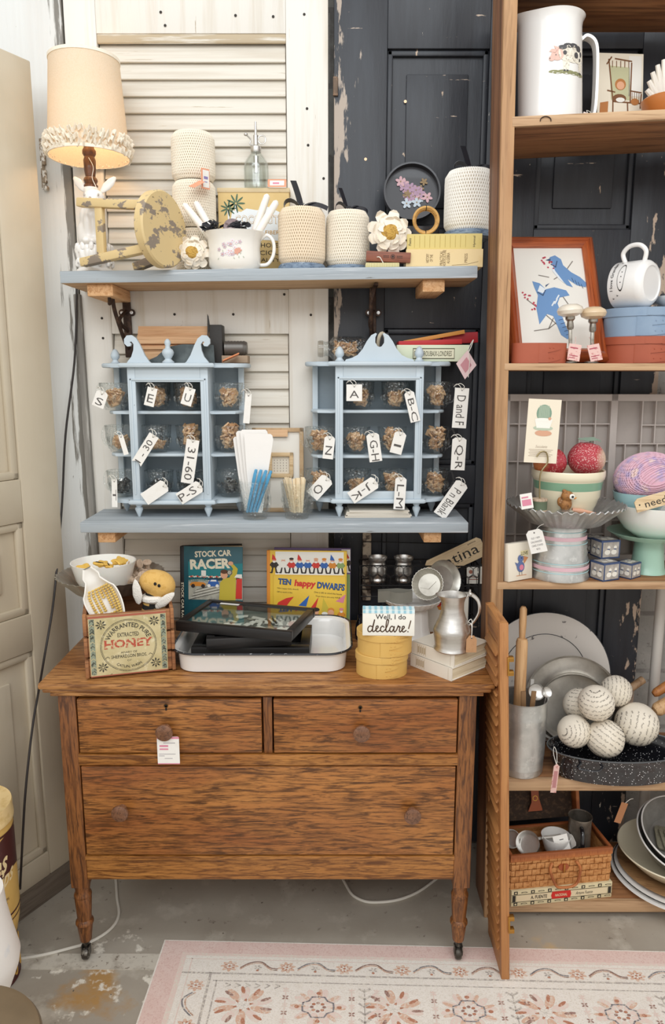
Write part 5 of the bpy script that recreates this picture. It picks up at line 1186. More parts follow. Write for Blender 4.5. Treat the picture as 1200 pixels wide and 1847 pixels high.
BY = 2.13; p0, p1 = at(484, 996, BY), at(634, 996, BY); bw2, bh2 = p1.x-p0.x, p0.z-TZ
for kk in (1, 0):
    bk = thing('dwarf_book', ['yellow picture book of dwarfs standing in front of its purple twin', 'purple edged picture book of dwarfs, mostly hidden behind the yellow one'][kk], 'book', (p0.x+.012*kk, BY+.026*kk, TZ+.0015), (R(-6), 0, R(-3)))
    m = MB(); y = -.0005; bw, bh = bw2-.014, bh2+.002*kk; PAL2 = [c_yb if kk == 0 else c_purple] + PAL[1:]
    m.box((bw/2, .005, bh/2), (bw, .010, bh), None, .0008)
    if kk == 0:
        m.rect(.018, bh*.70, bw*.96, bh*.985, y, 10)
        hats = [('cone', 8), ('flat', 10), ('flat', 14), ('cone', 8), ('flat', 10), ('flat', 6), ('flat', 11), ('cone', 9), ('flat', 11)]; coats = [14, 10, 8, 9, 9, 8, 9, 11, 12]
        for i in range(9): dwarf(m, .0145+i*.0245+(.003 if i else 0), bh*.715, bh*.24, coats[i], hats[i][0], hats[i][1], y-.0004)
        # the shorter front leaf
        m.box((bw*.52, -.002, bh*.345), (bw*.93, .003, bh*.69), (0, 0, 0), .0005, 0); y = -.0040
        m.text('TEN', bw*.20, bh*.615, bw*.17, bh*.075, y, 14, rot=-.06, bold=.05); m.text('TEN', bw*.203, bh*.618, bw*.16, bh*.07, y-.0002, 9, rot=-.06, bold=.01)
        m.text('happy', bw*.465, bh*.585, bw*.28, bh*.105, y, 8, rot=-.05, bold=.05, shear=.1)
        m.text('DWARFS', bw*.80, bh*.565, bw*.36, bh*.085, y, 14, rot=-.08, bold=.05); m.text('DWARFS', bw*.803, bh*.568, bw*.35, bh*.08, y-.0002, 9, rot=-.08, bold=.01)
        m.text('TEN happy little dwarfs', bw*.24, bh*.525, bw*.28, bh*.022, y, 14, rot=-.05); m.text('Off to work in line', bw*.20, bh*.485, bw*.2, bh*.02, y, 14, rot=-.05)
        m.text('One is left to mind the house', bw*.76, bh*.48, bw*.36, bh*.022, y, 14, rot=-.07); m.text('Then there are only NINE', bw*.76, bh*.43, bw*.32, bh*.022, y, 14, rot=-.07)
        for pts, mi in (([(.06, .26), (.12, .36), (.22, .41), (.32, .43), (.26, .36), (.2, .28)], 8), ([(.38, .32), (.52, .45), (.48, .31)], 9), ([(.50, .24), (.64, .43), (.60, .28), (.57, .16)], 8), ([(.70, .42), (.68, .25), (.80, .24)], 5), ([(.86, .38), (.99, .47), (.96, .36)], 13)):
            m.flat([(a*bw, b*bh) for a, b in pts], y, mi)
        m.disc(bw*.60, bh*.24, bw*.045, y-.0004, 6, 12); m.disc(bw*.60, bh*.275, bw*.055, y-.0006, 14, 12, .5); m.disc(bw*.72, bh*.19, bw*.04, y-.0004, 6, 12); m.disc(bw*.72, bh*.225, bw*.04, y-.0006, 10, 12, .6); m.disc(bw*.80, bh*.235, bw*.042, y-.0004, 6, 12); m.disc(bw*.80, bh*.27, bw*.045, y-.0003, 11, 12, .7)
        m.flat([(bw*a, bh*b) for a, b in ((.50, .06), (.54, .19), (.66, .19), (.70, .06))], y, 14); m.flat([(bw*a, bh*b) for a, b in ((.69, .06), (.71, .14), (.76, .14), (.78, .06))], y-.0002, 13); m.flat([(bw*a, bh*b) for a, b in ((.75, .06), (.77, .19), (.86, .18), (.90, .06))], y-.0003, 9)
        dwarf(m, bw*.935, bh*.12, bh*.22, 11, 'flat', 13, y-.0003); m.flat([(bw*a, bh*b) for a, b in ((.78, .02), (.84, .10), (.98, .14), (.98, .02))], y-.0001, 12)
    else:
        m.rect(bw*.88, bh*.70, bw*.995, bh*.985, y, 10); dwarf(m, bw*.955, bh*.715, bh*.24, 14, 'cone', 8, y-.0004); m.rect(bw*.95, bh*.02, bw*.995, bh*.68, y, 12)
    m.build('cover', PAL2, bk)
    if kk == 0: MB().b2((-.008, -.002, 0), (.002, .011, bh), .002).build('spine', c_orange, bk)

# --- white enamel tray, black frames
enam = mat('white_enamel', '#eceae6', .2, 0, coat=.6); rimk = mat('black_enamel_rim', '#22252c', .25, 0, L=(('n', 90, .62, .66, '#8d8f92', 5),), coat=.4)
f0, f1 = on(316, 1215, TZ), on(626, 1213, TZ); tw_ = f1.x-f0.x; yb2 = on(600, 1112, TZ+.058).y
td = yb2-f0.y
tray = thing('enamel_tray', 'white enamel baking tray with black rim holding black frames', 'tray', ((f0.x+f1.x)/2, (f0.y+yb2)/2, TZ))
m = MB(); m.rloft(tw_, td, .055, [(-.012, 0), (-.003, .004), (.002, .052), (.012, .0565), (.012, .0575), (.001, .0555), (-.004, .050), (-.008, .006), (-.02, .003)], 8); m.build('tray_body', enam, tray)
m = MB(); rg_ = []
for cx, cy, a in ((tw_/2-.055, td/2-.055, 0), (-tw_/2+.055, td/2-.055, PI/2), (-tw_/2+.055, -td/2+.055, PI), (tw_/2-.055, -td/2+.055, 3*PI/2)):
    for i in range(9): t_ = a+PI/2*i/8; rg_.append((cx+.068*math.cos(t_), cy+.068*math.sin(t_), .057))
m.tube(rg_, .0030, 8, True); m.build('rim', rimk, tray)
ebony = mat('black_frame_wood', '#1c1a1a', .38, 0, L=(('n', (4, 40, 40), .5, .7, '#2f2b29'),))
def flatframe(label, corners, z, th, fw, glass, tilt=(0, 0)):
    P_ = [on(px, py, z) for px, py in corners]       # front-left, front-right, back-right, back-left
    c_ = sum(P_, V())/4; ex = ((P_[1]-P_[0])+(P_[2]-P_[3]))/2; ey = ((P_[3]-P_[0])+(P_[2]-P_[1]))/2
    a = math.atan2(ex.y, ex.x); W_, D_ = ex.length, ey.length
    t = thing('shadow_box', label, 'frame', (c_.x, c_.y, z-th), (tilt[0], tilt[1], a), 'black frames in the enamel tray')
    m = MB()
    for x0, y0, x1, y1 in ((-W_/2, -D_/2, W_/2, -D_/2+fw), (-W_/2, D_/2-fw, W_/2, D_/2), (-W_/2, -D_/2+fw, -W_/2+fw, D_/2-fw), (W_/2-fw, -D_/2+fw, W_/2, D_/2-fw)): m.b2((x0, y0, 0), (x1, y1, th), .002)
    m.build('frame', ebony, t); return t, W_, D_
t, W_, D_ = flatframe('black glazed display frame on top of the stack, with pale bits under its glass', ((316, 1121), (526, 1141), (568, 1096), (378, 1080)), TZ+.112, .026, .018, True)
topframe = t
MB().b2((-W_/2+.016, -D_/2+.016, .003), (W_/2-.016, D_/2-.016, .006)).build('backing', mat('grey_green_backing', '#6f7a72', .8, 0, L=(('n', 10, .45, .65, '#4c5652'),)), t)
m = MB(); random.seed(5)
for k in range(60):
    u, v = random.uniform(-.38, .42), random.uniform(-.40, .12)
    if u < -.1 and v > -.2: continue
    m.box((u*W_, v*D_, .009+.0008*(k % 5)), (random.uniform(.012, .034), random.uniform(.008, .018), .002), (random.uniform(-.15, .15), random.uniform(-.15, .15), random.uniform(0, 3)), 0, 0 if random.random() < .72 else (1 if random.random() < .5 else 2))
for i in range(5):
    for j in range(5): m.box((.16*W_+i*.009+j*.003, -.05*D_+j*.008, .013), (.006, .005, .002), (0, 0, .3), 0, 0 if (i+j) % 2 else 1)
o = m.build('specimens', [c_white, inkm, c_grey], t); tag(o, kind='stuff')
MB().b2((-W_/2+.014, -D_/2+.014, .0215), (W_/2-.014, D_/2-.014, .0228)).build('glass', glassmat('frame_glass', (.96, .98, .97, 1), .35), t)
MB().b2((-W_*.36, D_*.36, .0232), (-W_*.18, D_*.43, .0235)).build('sticker', paper, t)
flatframe('black frame lying second from the top in the enamel tray', ((345, 1158), (470, 1135), (572, 1118), (400, 1110)), TZ+.083, .028, .022, False)
flatframe('bottom black frame lying askew in the enamel tray', ((330, 1172), (562, 1164), (560, 1130), (380, 1122)), TZ+.052, .045, .026, False)

# --- round boxes, sign
ochreb = mat('ochre_painted_bentwood', '#d9b063', .5, 0, L=(('n', 5, .5, .75, '#d0a455', 4), ('n', (90, 90, 90), .74, .77, '#b08b49', 4)))
def shaker(name, label, loc, a, b, h, m_, lidh=.018, rz=0, tacks=True, lid=True, fing=-86):
    t = thing(name, label, 'box', loc, (0, 0, rz)); hb_ = h-lidh if lid else h
    m = MB(); m.lathe([(0, 0), (1, 0), (1, hb_), (.96, hb_)] + ([(0, hb_)] if lid else [(.96, .003), (0, .003)]), 56, None, a, b)
    def fingers(m, z0, z1, off, a0):
        for k, fz in enumerate(((z0+(z1-z0)*.75), (z0+(z1-z0)*.25))):
            hh = (z1-z0)*.22; up = []
            for i in range(9):
                u = i/8; an = R(a0)+u*.55; hw = hh*(1-u)**.6*.9+.0012; up.append((an, hw))
            vs0 = [m._v(((a+off)*math.cos(an), (b+off)*math.sin(an), fz+hw)) for an, hw in up]; vs1 = [m._v(((a+off)*math.cos(an), (b+off)*math.sin(an), fz-hw)) for an, hw in up]
            w0 = [m._v((a*.995*math.cos(an), b*.995*math.sin(an), fz+hw)) for an, hw in up]; w1 = [m._v((a*.995*math.cos(an), b*.995*math.sin(an), fz-hw)) for an, hw in up]
            for i in range(8): m._f([vs0[i], vs0[i+1], vs1[i+1], vs1[i]], None); m._f([vs0[i], vs0[i+1], w0[i+1], w0[i]], None); m._f([vs1[i], vs1[i+1], w1[i+1], w1[i]], None)
            for i in (1, 3): an = up[i][0]; m.ball(((a+off)*math.cos(an), (b+off)*math.sin(an), fz), (.0018, .0018, .0018), 6)
        # the wide root of the lap
        vs = [m._v(((a+q_)*math.cos(R(a0)-d_), (b+q_)*math.sin(R(a0)-d_), z_)) for q_, d_ in ((off, 0), (off, .3), (0, .34)) for z_ in (z0+.001, z1-.001)]
        m._f([vs[0], vs[1], vs[3], vs[2]], None); m._f([vs[2], vs[3], vs[5], vs[4]], None)
    fingers(m, 0, hb_, .0018, fing)
    m.build('box_body', m_, t)
    if lid:
        m = MB(); a2, b2_ = a+.0025, b+.0025; m.M = MX.Translation((0, 0, h-lidh))
        m.lathe([(.97, 0), (1, 0), (1, lidh-.001), (.985, lidh), (0, lidh)], 56, None, a2, b2_); a_s, b_s = a, b; a, b = a2, b2_
        fingers(m, 0, lidh, .0014, fing+12); m.build('lid', m_, t)
    return t
q = on(691, 1226, TZ); sc_ = sc(q)
bxA = shaker('bentwood_box', 'ochre oval bentwood box at the bottom of the pair on the dresser', (q.x, q.y+.055, TZ), 47*sc_, .055, .058, ochreb)
q2 = at(697, 1165, q.y)
bxB = shaker('bentwood_box', 'ochre oval bentwood box stacked on its twin under the small sign', (q2.x, q.y+.058, TZ+.0585), 50*sc_, .060, .058, ochreb, rz=R(2))
zs_ = TZ+.0585+.0585; q = on(654, 1147, zs_); q3 = on(748, 1148, zs_)
sg = thing('sign_block', 'small white lettered sign block with blue checked top on the ochre boxes', 'sign', ((q.x+q3.x)/2, q.y, zs_), R(-2)); sw = q3.x-q.x; shh = at(700, 1100, q.y).z - zs_
m = MB(); m.box((0, .014, shh/2), (sw, .028, shh), None, .0015)
m.text('Well, I do', sw*.04, shh*.72, sw*.58, shh*.22, -.0006, 1, bold=.006)
# hand lettered word, drawn stroke by stroke
def script(m, strokes, x0, z0, k, w_, y, mi):
    for st2 in strokes: m.line([(p.x, p.y) for p in spline([(x0+a*k, z0+b*k, 0) for a, b in st2], 5)], w_, y, mi) if 0 else m.line([(p[0], p[1]) for p in spline([V((x0+a*k, z0+b*k, 0)) for a, b in st2], 5)], w_, y, mi)
dec = [[(.75, .9), (.35, 1.0), (.05, .6), (.1, .1), (.45, .0), (.8, .5), (1.15, 2.1), (.85, .8), (.85, .1), (1.1, .05), (1.4, .35)],
       [(1.4, .35), (1.75, .75), (1.7, 1.0), (1.45, .9), (1.4, .3), (1.65, .0), (2.1, .25)],
       [(2.75, .8), (2.5, 1.0), (2.2, .7), (2.2, .2), (2.5, .0), (2.95, .35)],
       [(2.95, .35), (3.35, 1.2), (3.5, 2.0), (3.25, 2.1), (3.1, 1.2), (3.1, .2), (3.35, .0), (3.65, .3)],
       [(4.35, .85), (4.05, 1.0), (3.75, .6), (3.8, .1), (4.1, .05), (4.4, .6), (4.5, .95), (4.4, .3), (4.6, .0), (4.9, .4)],
       [(4.9, .4), (5.15, 1.1), (5.2, .9), (5.45, .9), (5.35, .3), (5.5, .0), (5.8, .35)],
       [(5.8, .35), (6.15, .75), (6.1, 1.0), (5.85, .9), (5.8, .3), (6.05, .0), (6.5, .3)],
       [(7.25, 2.0), (6.9, .6)], [(6.78, .1), (6.8, .02)]]
script(m, dec, -sw*.40, shh*.16, sw*.82/7.2, .0026, -.0007, 2)
m.b2((-sw/2+.0004, .0004, shh), (sw/2-.0004, .0276, shh+.001), 0, 3)
for i in range(9): m.b2((-sw/2+i*sw/9+.0008, .0004, shh+.0002), (-sw/2+(i+.5)*sw/9, .0276, shh+.0014), 0, 4)
m.rect(-sw/2+.001, shh-.009, sw/2-.001, shh-.001, -.0004, 3)
for i in range(9): m.rect(-sw/2+i*sw/9+.001, shh-.009, -sw/2+(i+.5)*sw/9, shh-.001, -.0008, 4)
m.build('block', [c_white, inkm, mat('brown_script', '#5a3d25', .7), mat('check_pale', '#d9ecf0', .7), mat('check_blue', '#9cc9d8', .7)], sg)

# --- white books, aluminium pitcher
pA, pB, pC = on(815, 1229, TZ), on(741, 1200, TZ), on(876, 1200, TZ)
ang = math.atan2((pA-pB).y, (pA-pB).x); wl = (pA-pB).length
ivory = mat('ivory_book_cloth', '#e6dfd2', .7, 0, L=(('n', 9, .5, .75, '#d8cdb9', 5),)); iv2 = mat('ivory_print', '#bfae92', .7)
def pr3(m, w, h):
    for k in range(5): m.rect(-w*.36+k*w*.05, h*.1, -w*.36+k*w*.05+.0012, h*.9, -.0014, 1)
    for k in range(4): m.rect(-w*.345+k*w*.05, h*.25, -w*.345+k*w*.05+.004, h*.75, -.0014, 1)
    m.rect(w*.42, h*.05, w*.425, h*.95, -.0014, 1)
dd = (pC-pA).length*.98; mid = (pA+pB)/2; bh3 = .034
book_flat('lower ivory cloth book of the pair under the aluminium pitcher', (mid.x, mid.y, TZ), ang, wl, dd, bh3, ivory, 'ivory books under the pitcher', pr3, [iv2])
book_flat('upper ivory cloth book of the pair under the aluminium pitcher', (mid.x+.004, mid.y+.003, TZ+bh3+.0004), ang+R(2), wl*.99, dd, bh3, ivory, 'ivory books under the pitcher', pr3, [iv2])
zp = TZ+2*bh3+.0012; pc = on(818, 1178, zp); pY = pc.y+.030; s = sc((0, pY, zp)); 
rz_ = lambda px: px*s*.5
hp = at(818, 1072, pY).z - zp
pit = thing('aluminium_pitcher', 'dull aluminium pitcher with curled handle and brown tag on the ivory books', 'pitcher', (pc.x, pY, zp), R(0))
m = MB(); R1 = .0475; prof = [(0, 0), (R1*.93, 0), (R1*.97, .003), (R1*.93, .008), (R1*.90, .012), (R1*.99, hp*.30), (R1*1.02, hp*.36), (R1*.98, hp*.40), (R1*.72, hp*.58), (R1*.60, hp*.72), (R1*.60, hp*.86), (R1*.68, hp*.95), (R1*.74, hp), (R1*.71, hp), (R1*.57, hp*.86), (R1*.57, hp*.72), (R1*.70, hp*.57), (R1*.94, hp*.38), (R1*.85, .02), (0, .016)]
m.lathe(prof, 48)
for v in m.b.verts:
    if v.co.z > hp*.88 and v.co.x < 0: v.co.x *= 1 + .30*(v.co.z-hp*.88)/(hp*.12)*max(0, -v.co.x/(R1*.8))
m.build('body', steel, pit)
m = MB(); m.tube(spline([(R1*.66, 0, hp*.95), (R1*.95, 0, hp*1.0), (R1*1.35, 0, hp*.88), (R1*1.42, 0, hp*.68), (R1*1.15, 0, hp*.50), (R1*.86, 0, hp*.42)]), [.004]*6+[.0055]*19+[.005]*6, 10, flat=.6); m.ball((R1*.92, 0, hp*1.0), (.006, .006, .006), 10)
m.lathe([(0, 0)]) if 0 else m.tube([(R1*.86, 0, hp*.98), (R1*.90, -.001, hp*1.09)], [.005, .002], 8); m.build('handle', steel, pit)
kraft = mat('kraft_card', '#b98d66', .8, L=(('n', 60, .5, .7, '#a97e58'),))
m = MB(); tx, tz_ = R1*.92, hp*.06; m.M = MX.Translation((tx, -.036, .004)) 
m.prism([(-.013, 0), (.013, 0), (.013, .034), (.006, .044), (-.006, .044), (-.013, .034)], 0, .0012); m.disc(0, .038, .002, -.0004, 1, 10)
m.tube(spline([(0, 0, .038), (.0, .006, .07), (-.004, .03, hp*.48), (.004, .036, hp*.52), (.006, .03, hp*.45), (.0, .0, .038)]), .0009, 6, mi=2)
m.build('price_tag', [kraft, inkm, stringm], pit)

# --- enamel cake stand with tins
cy = 2.05; q = at(744, 1085, cy); s = sc((0, cy, .96)); zb2 = TZ; ht = at(744, 1092, cy).z - zb2; R2 = 53*s
cs = thing('cake_stand', 'white enamel pedestal cake stand with fluted plate behind the sign', 'cake stand', (q.x, cy, zb2))
m = MB(); m.lathe([(0, 0), (R2*.80, 0), (R2*.76, .004), (R2*.66, .012), (R2*.58, ht*.4), (R2*.52, ht), (0, ht)], 48); m.build('pedestal', enam, cs)
fl2 = lambda a, j: 1 + (.018*math.cos(a*30) if j in (2, 3) else 0)
m = MB(); m.M = MX.Translation((0, 0, ht)); m.lathe([(0, 0), (R2*.70, 0), (R2*.90, .010), (R2, .024), (R2*.97, .024), (R2*.68, .004), (0, .004)], 120, wob=fl2); m.build('plate', enam, cs)
m = MB(); m.M = MX.Translation((0, 0, .002)); m.tube([(R2*.80*math.cos(2*PI*i/40), R2*.80*math.sin(2*PI*i/40), 0) for i in range(40)], .0022, 6, True); m.build('foot_rim', rimk, cs)
zpl = zb2+ht+.005
q2 = at(776, 1053, cy-.01); tr = 29*sc(q2)
tt = thing('tart_tin', 'fluted tart tin tilted up on the cake stand', 'tin', (q2.x-.004, cy-.01, q2.z-.002), (R(68), 0, R(-24)))
m = MB(); m.lathe([(0, -.010), (tr*.72, -.010), (tr*.90, .002), (tr, .014), (tr*.975, .014), (tr*.87, .002), (tr*.70, -.008), (0, -.008)], 120, wob=lambda a, j: 1+(.022*math.cos(a*30) if j in (2, 3, 4, 5) else 0)); m.build('tin_body', tinm, tt)
m = MB(); m.strip([(-tr*.55, -.01, -.0075), (0, -.012, -.0074), (tr*.4, .012, -.0074)], (0, 0, 1), .004, .001); m.build('handle', tinm, tt)
q2 = at(800, 1045, cy+.045); m = MB(); m.M = MX.Translation((q2.x, cy+.045, q2.z)) @ Euler((R(70), 0, R(26))).to_matrix().to_4x4(); fr_ = 34*sc(q2)
m.lathe([(0, -.03), (fr_*.3, -.03), (fr_*.8, -.016), (fr_, .006), (fr_*1.03, .007), (fr_*.97, .005), (fr_*.76, -.013), (0, -.022)], 40)
tag(m.build('shallow_tin_cup', tinm), 'plain shallow tin bowl behind the fluted tart tin', 'tin')
q2 = at(713, 1078, cy-.03); m = MB(); w_ = 31*sc(q2); m.M = MX.Translation((q2.x, cy-.034, zpl+.016))
m.strip([(-w_, -.004, .016), (-w_*.3, .006, .014), (0, -.006, .012), (w_*.5, -.008, .013), (w_, .004, .015)], (0, .05, 1), .032, .001); m.strip([(-w_, -.004, .016), (-w_*.98, .02, .016), (w_*.2, .032, .016), (w_, .02, .015), (w_, .004, .015)], (0, 0, 1), .030, .001)
tag(m.build('biscuit_cutter', mat('dull_tin', '#7f7c72', .55, .3)), 'bent grey tin cutter lying on the cake stand rim', 'cutter')

# --- black wire two-tier basket stand with canisters
wirem = mat('black_wire', '#1b1a1a', .45, .3)
bY = 2.19; bA, bB = at(650, 1012, bY-.03), at(866, 1030, bY-.05)
wb = thing('wire_basket', 'black chicken wire basket stand holding two canisters and a wooden sign', 'basket', (0, 0, 0))
zt2 = (bA.z+bB.z)/2; zb3 = zt2-.062
ca, cb_ = V((bA.x, bY-.035, 0)), V((bB.x, bY-.045, 0)); cc, cd2 = V((bA.x, bY+.044, 0)), V((bB.x, bY+.044, 0))
def loop(z): return [(v.x, v.y, z) for v in (ca, cb_, cd2, cc)]
m = MB()
for z in (zt2, zb3): m.tube([p for p in loop(z)], .0022, 6, True)
for v in (ca, cb_, cd2, cc): m.tube([(v.x, v.y, zt2), (v.x, v.y, TZ+.002)], .0022, 6)
for z in (TZ+.10, TZ+.02): m.tube(loop(z), .0018, 6, True)
zk = zt2+.055; m.tube([(cc.x, cc.y, zt2), (cc.x+.012, cc.y+.004, zk), (cd2.x-.01, cd2.y+.004, zk-.008), (cd2.x, cd2.y, zt2)], .0016, 6)
m.build('wire_frame', wirem, wb)
m = MB()
def hexes(p, q, z0, z1):
    L_ = (q-p).length; n_ = int(L_/.026); d = (q-p)/L_
    for i in range(n_+1):
        for r_ in range(2):
            x_ = (i+.5*(r_ % 2))*.026; zc_ = z0+.016+r_*.030
            if x_ > L_-.004: continue
            hx = [(x_+.0135*math.cos(a_), min(z1, max(z0, zc_+.0185*math.sin(a_)))) for a_ in [PI/2+k*PI/3 for k in range(7)]]
            m.tube([tuple(p+d*min(max(u, 0), L_)) [:2]+(v,) for u, v in hx[:4]], .0012, 4)
            m.tube([tuple(p+d*min(max(u, 0), L_)) [:2]+(v,) for u, v in hx[3:]], .0012, 4)
for p_, q_ in ((ca, cb_), (cb_, cd2), (cc, ca)): hexes(p_, q_, zb3, zt2)
nx = 9
for i in range(1, nx): a_ = ca.lerp(cb_, i/nx); b_ = cc.lerp(cd2, i/nx); m.tube([(a_.x, a_.y, zb3), (b_.x, b_.y, zb3)], .0012, 4)
m.build('chicken_wire', wirem, wb)
for px, lab in ((681, 'small bulbous aluminium canister in the wire basket, beside the dwarf books'), (728, 'small bulbous aluminium canister in the wire basket, beside the tart tin')):
    yy = bY+.008; q2 = at(px, 1045, yy); r_ = 18*sc(q2)*.95; z0 = zb3+.0022; hh = at(px, 1004, yy).z - z0
    m = MB(); m.M = MX.Translation((q2.x, yy, z0)); m.lathe([(0, 0), (r_*.85, 0), (r_*.9, hh*.08), (r_*.80, hh*.16), (r_*1.0, hh*.38), (r_*1.02, hh*.5), (r_*.85, hh*.72), (r_*.80, hh*.8), (r_*1.02, hh*.92), (r_*1.05, hh), (r_*.98, hh), (r_*.76, hh*.8), (r_*.9, hh*.5), (0, hh*.2)], 36)
    tag(m.build('canister', steel), lab, 'canister', 'canisters in the wire basket')
pale_w = wood('pale_sign_wood', '#b59870', '#d3b78e', '#e0c9a4', 'x', 2, .6)
qa = at(838, 1022, bY-.02)
ps = thing('wooden_sign', 'pale wooden sign board lettered patina leaning in the wire basket', 'sign', (qa.x-.024, bY-.004, qa.z+.022), (R(-8), R(-26), 0))
m = MB(); L_, H_ = .185, .062; k_ = .010
m.prism([(-L_/2+k_, -H_/2), (L_/2-k_, -H_/2), (L_/2, -H_/2+k_), (L_/2, H_/2-k_), (L_/2-k_, H_/2), (-L_/2+k_, H_/2), (-L_/2, H_/2-k_), (-L_/2, -H_/2+k_)], 0, .006, None, .001)
m.text('patina', L_*.03, -.004, L_*.74, .038, -.0006, 1, bold=.0)
for xx in (-.058, -.028, .001, .013, .038): m.rect(xx-.004, -.0165, xx+.004, -.0150, -.0006, 1) if xx > -.05 else m.rect(xx-.005, -.0235, xx+.004, -.022, -.0006, 1)
m.text('patina', L_*.34, H_*.36, .026, .006, -.0006, 1)
m.build('board', [pale_w, inkm], ps)
q2 = at(857, 1050, bY-.03); m = MB(); m.M = MX.Translation((q2.x, bY-.025, zb3+.003)) @ MX.Rotation(R(-10), 4, 'X'); m.box((0, 0, .026), (.048, .005, .052), None, .001); m.rect(-.018, .012, .016, .014, -.003, 1); m.rect(-.018, .02, .01, .022, -.003, 1); m.disc(-.012, .036, .006, -.003, 1)
tag(m.build('small_card_box', [c_white, mat('rust_print', '#a86a55', .7)]), 'small white printed card box in the wire basket under the sign', 'box')
q2 = at(800, 1150, 2.06); m = MB(); m.M = MX.Translation((at(815, 1120, 2.12).x, 2.116, TZ)) @ MX.Rotation(R(-3), 4, 'Z'); m.b2((-.075, 0, 0), (.048, .018, .122), .002)
for pts, mi in (([(-.05, .09), (-.05, .105), (-.035, .118), (-.018, .118), (-.010, .105), (.0, .10), (.0, .088)], 1), ([(-.046, .082), (-.012, .082), (-.02, .07), (-.04, .07)], 2)): m.flat(pts, -.0006, mi)
m.disc(-.04, .088, .008, -.0009, 3); m.disc(-.012, .088, .008, -.0009, 3)
tag(m.build('white_tin_box', [mat('off_white_tin', '#e3ded2', .4), c_brown, c_orange, c_red]), 'off-white box with a dark motif standing behind the aluminium pitcher', 'box')
m = MB(); q2 = at(647, 1165, 2.06); m.M = MX.Translation((q2.x+.004, 2.06, TZ)); m.lathe([(0, 0), (.013, 0), (.015, .02), (.012, .05), (.007, .06), (.007, .075), (0, .075)], 20); tag(m.build('blue_bottle', glassmat('cobalt_glass', (.12, .2, .55, 1), .5)), 'small cobalt blue glass bottle between the tray and the ochre boxes', 'bottle')
# ================================================================ THE BOOKCASE
BF, BB, BP = 1.93, 2.215, 2.07
bcw = wood('bookcase_pine', '#5a3822', '#8f603d', '#aa7a50', 'x', .8, .6); bcz = wood('bookcase_side_pine', '#4a2f1e', '#7d533a', '#99704f', 'z', .8, .6)
edgew = wood('bookcase_pale_edge', '#93704e', '#b99470', '#cdac86', 'x', 1, .65); edgez = wood('bookcase_pale_post', '#83603f', '#a97f58', '#c29a70', 'z', 1, .65)
bc = thing('bookcase', 'tall open pine bookcase of kitchenware standing beside the oak dresser', 'bookcase', (.43, BF, 0))
X0, X1 = .445, 1.34
def rel(x, y, z): return (x-.43, y-BF, z)
m = MB(); m.M = MX.Translation(rel(.444, 0, 0)[:1]+(0, 0)) if 0 else MX.Translation((.463-.43, 0, .9)) @ MX.Rotation(R(-1.0), 4, 'Y'); m.b2((-.030, .012, -.9), (-.004, BP-BF, 1.78), .003); m.build('side_panel', bcz, bc)
m = MB(); m.M = MX.Translation((.463-.43, 0, .9)) @ MX.Rotation(R(-1.0), 4, 'Y'); m.b2((-.032, -.001, -.9), (.001, .013, 1.78), .003); m.build('front_post', edgez, bc)
m = MB(); m.b2(rel(X1, BF, 0), rel(X1+.03, BB-.03, 2.68), .003); m.build('side_panel', bcz, bc)
def bshelf(zt, th, x0, sl=0, lip=True, yb=BB):
    m = MB(); a = math.atan(sl); m.M = MX.Translation(rel(x0, BF, zt)) @ MX.Rotation(-a, 4, 'Y')
    m.b2((.0, .012, -th), (X1-x0, yb-BF-.004, 0), .001); o = m.build('shelf_board', bcw, bc)
    m = MB(); m.M = MX.Translation(rel(x0, BF, zt)) @ MX.Rotation(-a, 4, 'Y'); m.b2((-.012, -.002, -th), (X1-x0, .012, .0), .002); m.build('edge_strip', edgew, o)
SH1, SH2, SH3, SH4, SH5 = 2.186, 1.601, 1.022, .444, .055
bshelf(SH1, .023, .446, .045); bshelf(SH2, .018, .452); bshelf(SH3, .020, .457); bshelf(SH4, .036, .47); bshelf(SH5, .036, .48)
zt0 = at(1000, 52, 2.19).z; bshelf(zt0+.03, .03, .446)
m = MB(); m.tube([(rel(.445+.07+.013*math.cos(a), BF-.004, 2.176+.009*math.sin(a))) for a in [PI*i/8-.2 for i in range(10)]], .0012, 6); m.build('ring_hook', iron, bc)
m = MB(); m.b2(rel(X0+.03, BF+.03, 0), rel(X1, BF+.05, SH5-.036)); m.build('kick_board', wood('dark_kick_board', '#3a2a1e', '#574131', '#6d5542', 'x', 1, .8), bc)

# --- pig pitcher
py_ = 2.03; q = at(992, 207, py_); s = sc((0, py_, SH1)); zb = SH1+.0045+(q.x-.446)*.045; hp = at(990, 36, py_).z - zb; Rb = 57*s
pg_ = thing('enamel_pitcher', 'tall white enamel pitcher printed with a spotted pig on the top shelf', 'pitcher', (q.x, py_, zb))
m = MB(); Rt = Rb*.84
m.lathe([(0, 0), (Rb, 0), (Rb, .006), (Rb*.985, .02), (Rt*1.0, hp*.90), (Rt*1.02, hp*.96), (Rt*1.10, hp), (Rt*1.06, hp+.001), (Rt*.97, hp*.95), (Rt*.96, hp*.88), (Rb*.93, .02), (0, .012)], 60)
for v in m.b.verts:
    if v.co.z > hp*.62 and v.co.x < 0:
        k = (v.co.z-hp*.62)/(hp*.38); d = max(0, -v.co.x/math.hypot(v.co.x, v.co.y)); v.co.x -= .030*k*d**5; v.co.z += .006*k*d**5
m.build('body', enam, pg_)
m = MB(); m.strip(spline([(Rt*.98, 0, hp*.80), (Rt*1.22, 0, hp*.84), (Rt*1.55, 0, hp*.76), (Rt*1.64, 0, hp*.5), (Rt*1.64, 0, hp*.16), (Rt*1.5, 0, hp*.06), (Rb*.99, 0, hp*.10)]), (0, 1, 0), .026, .007); m.build('handle', enam, pg_)
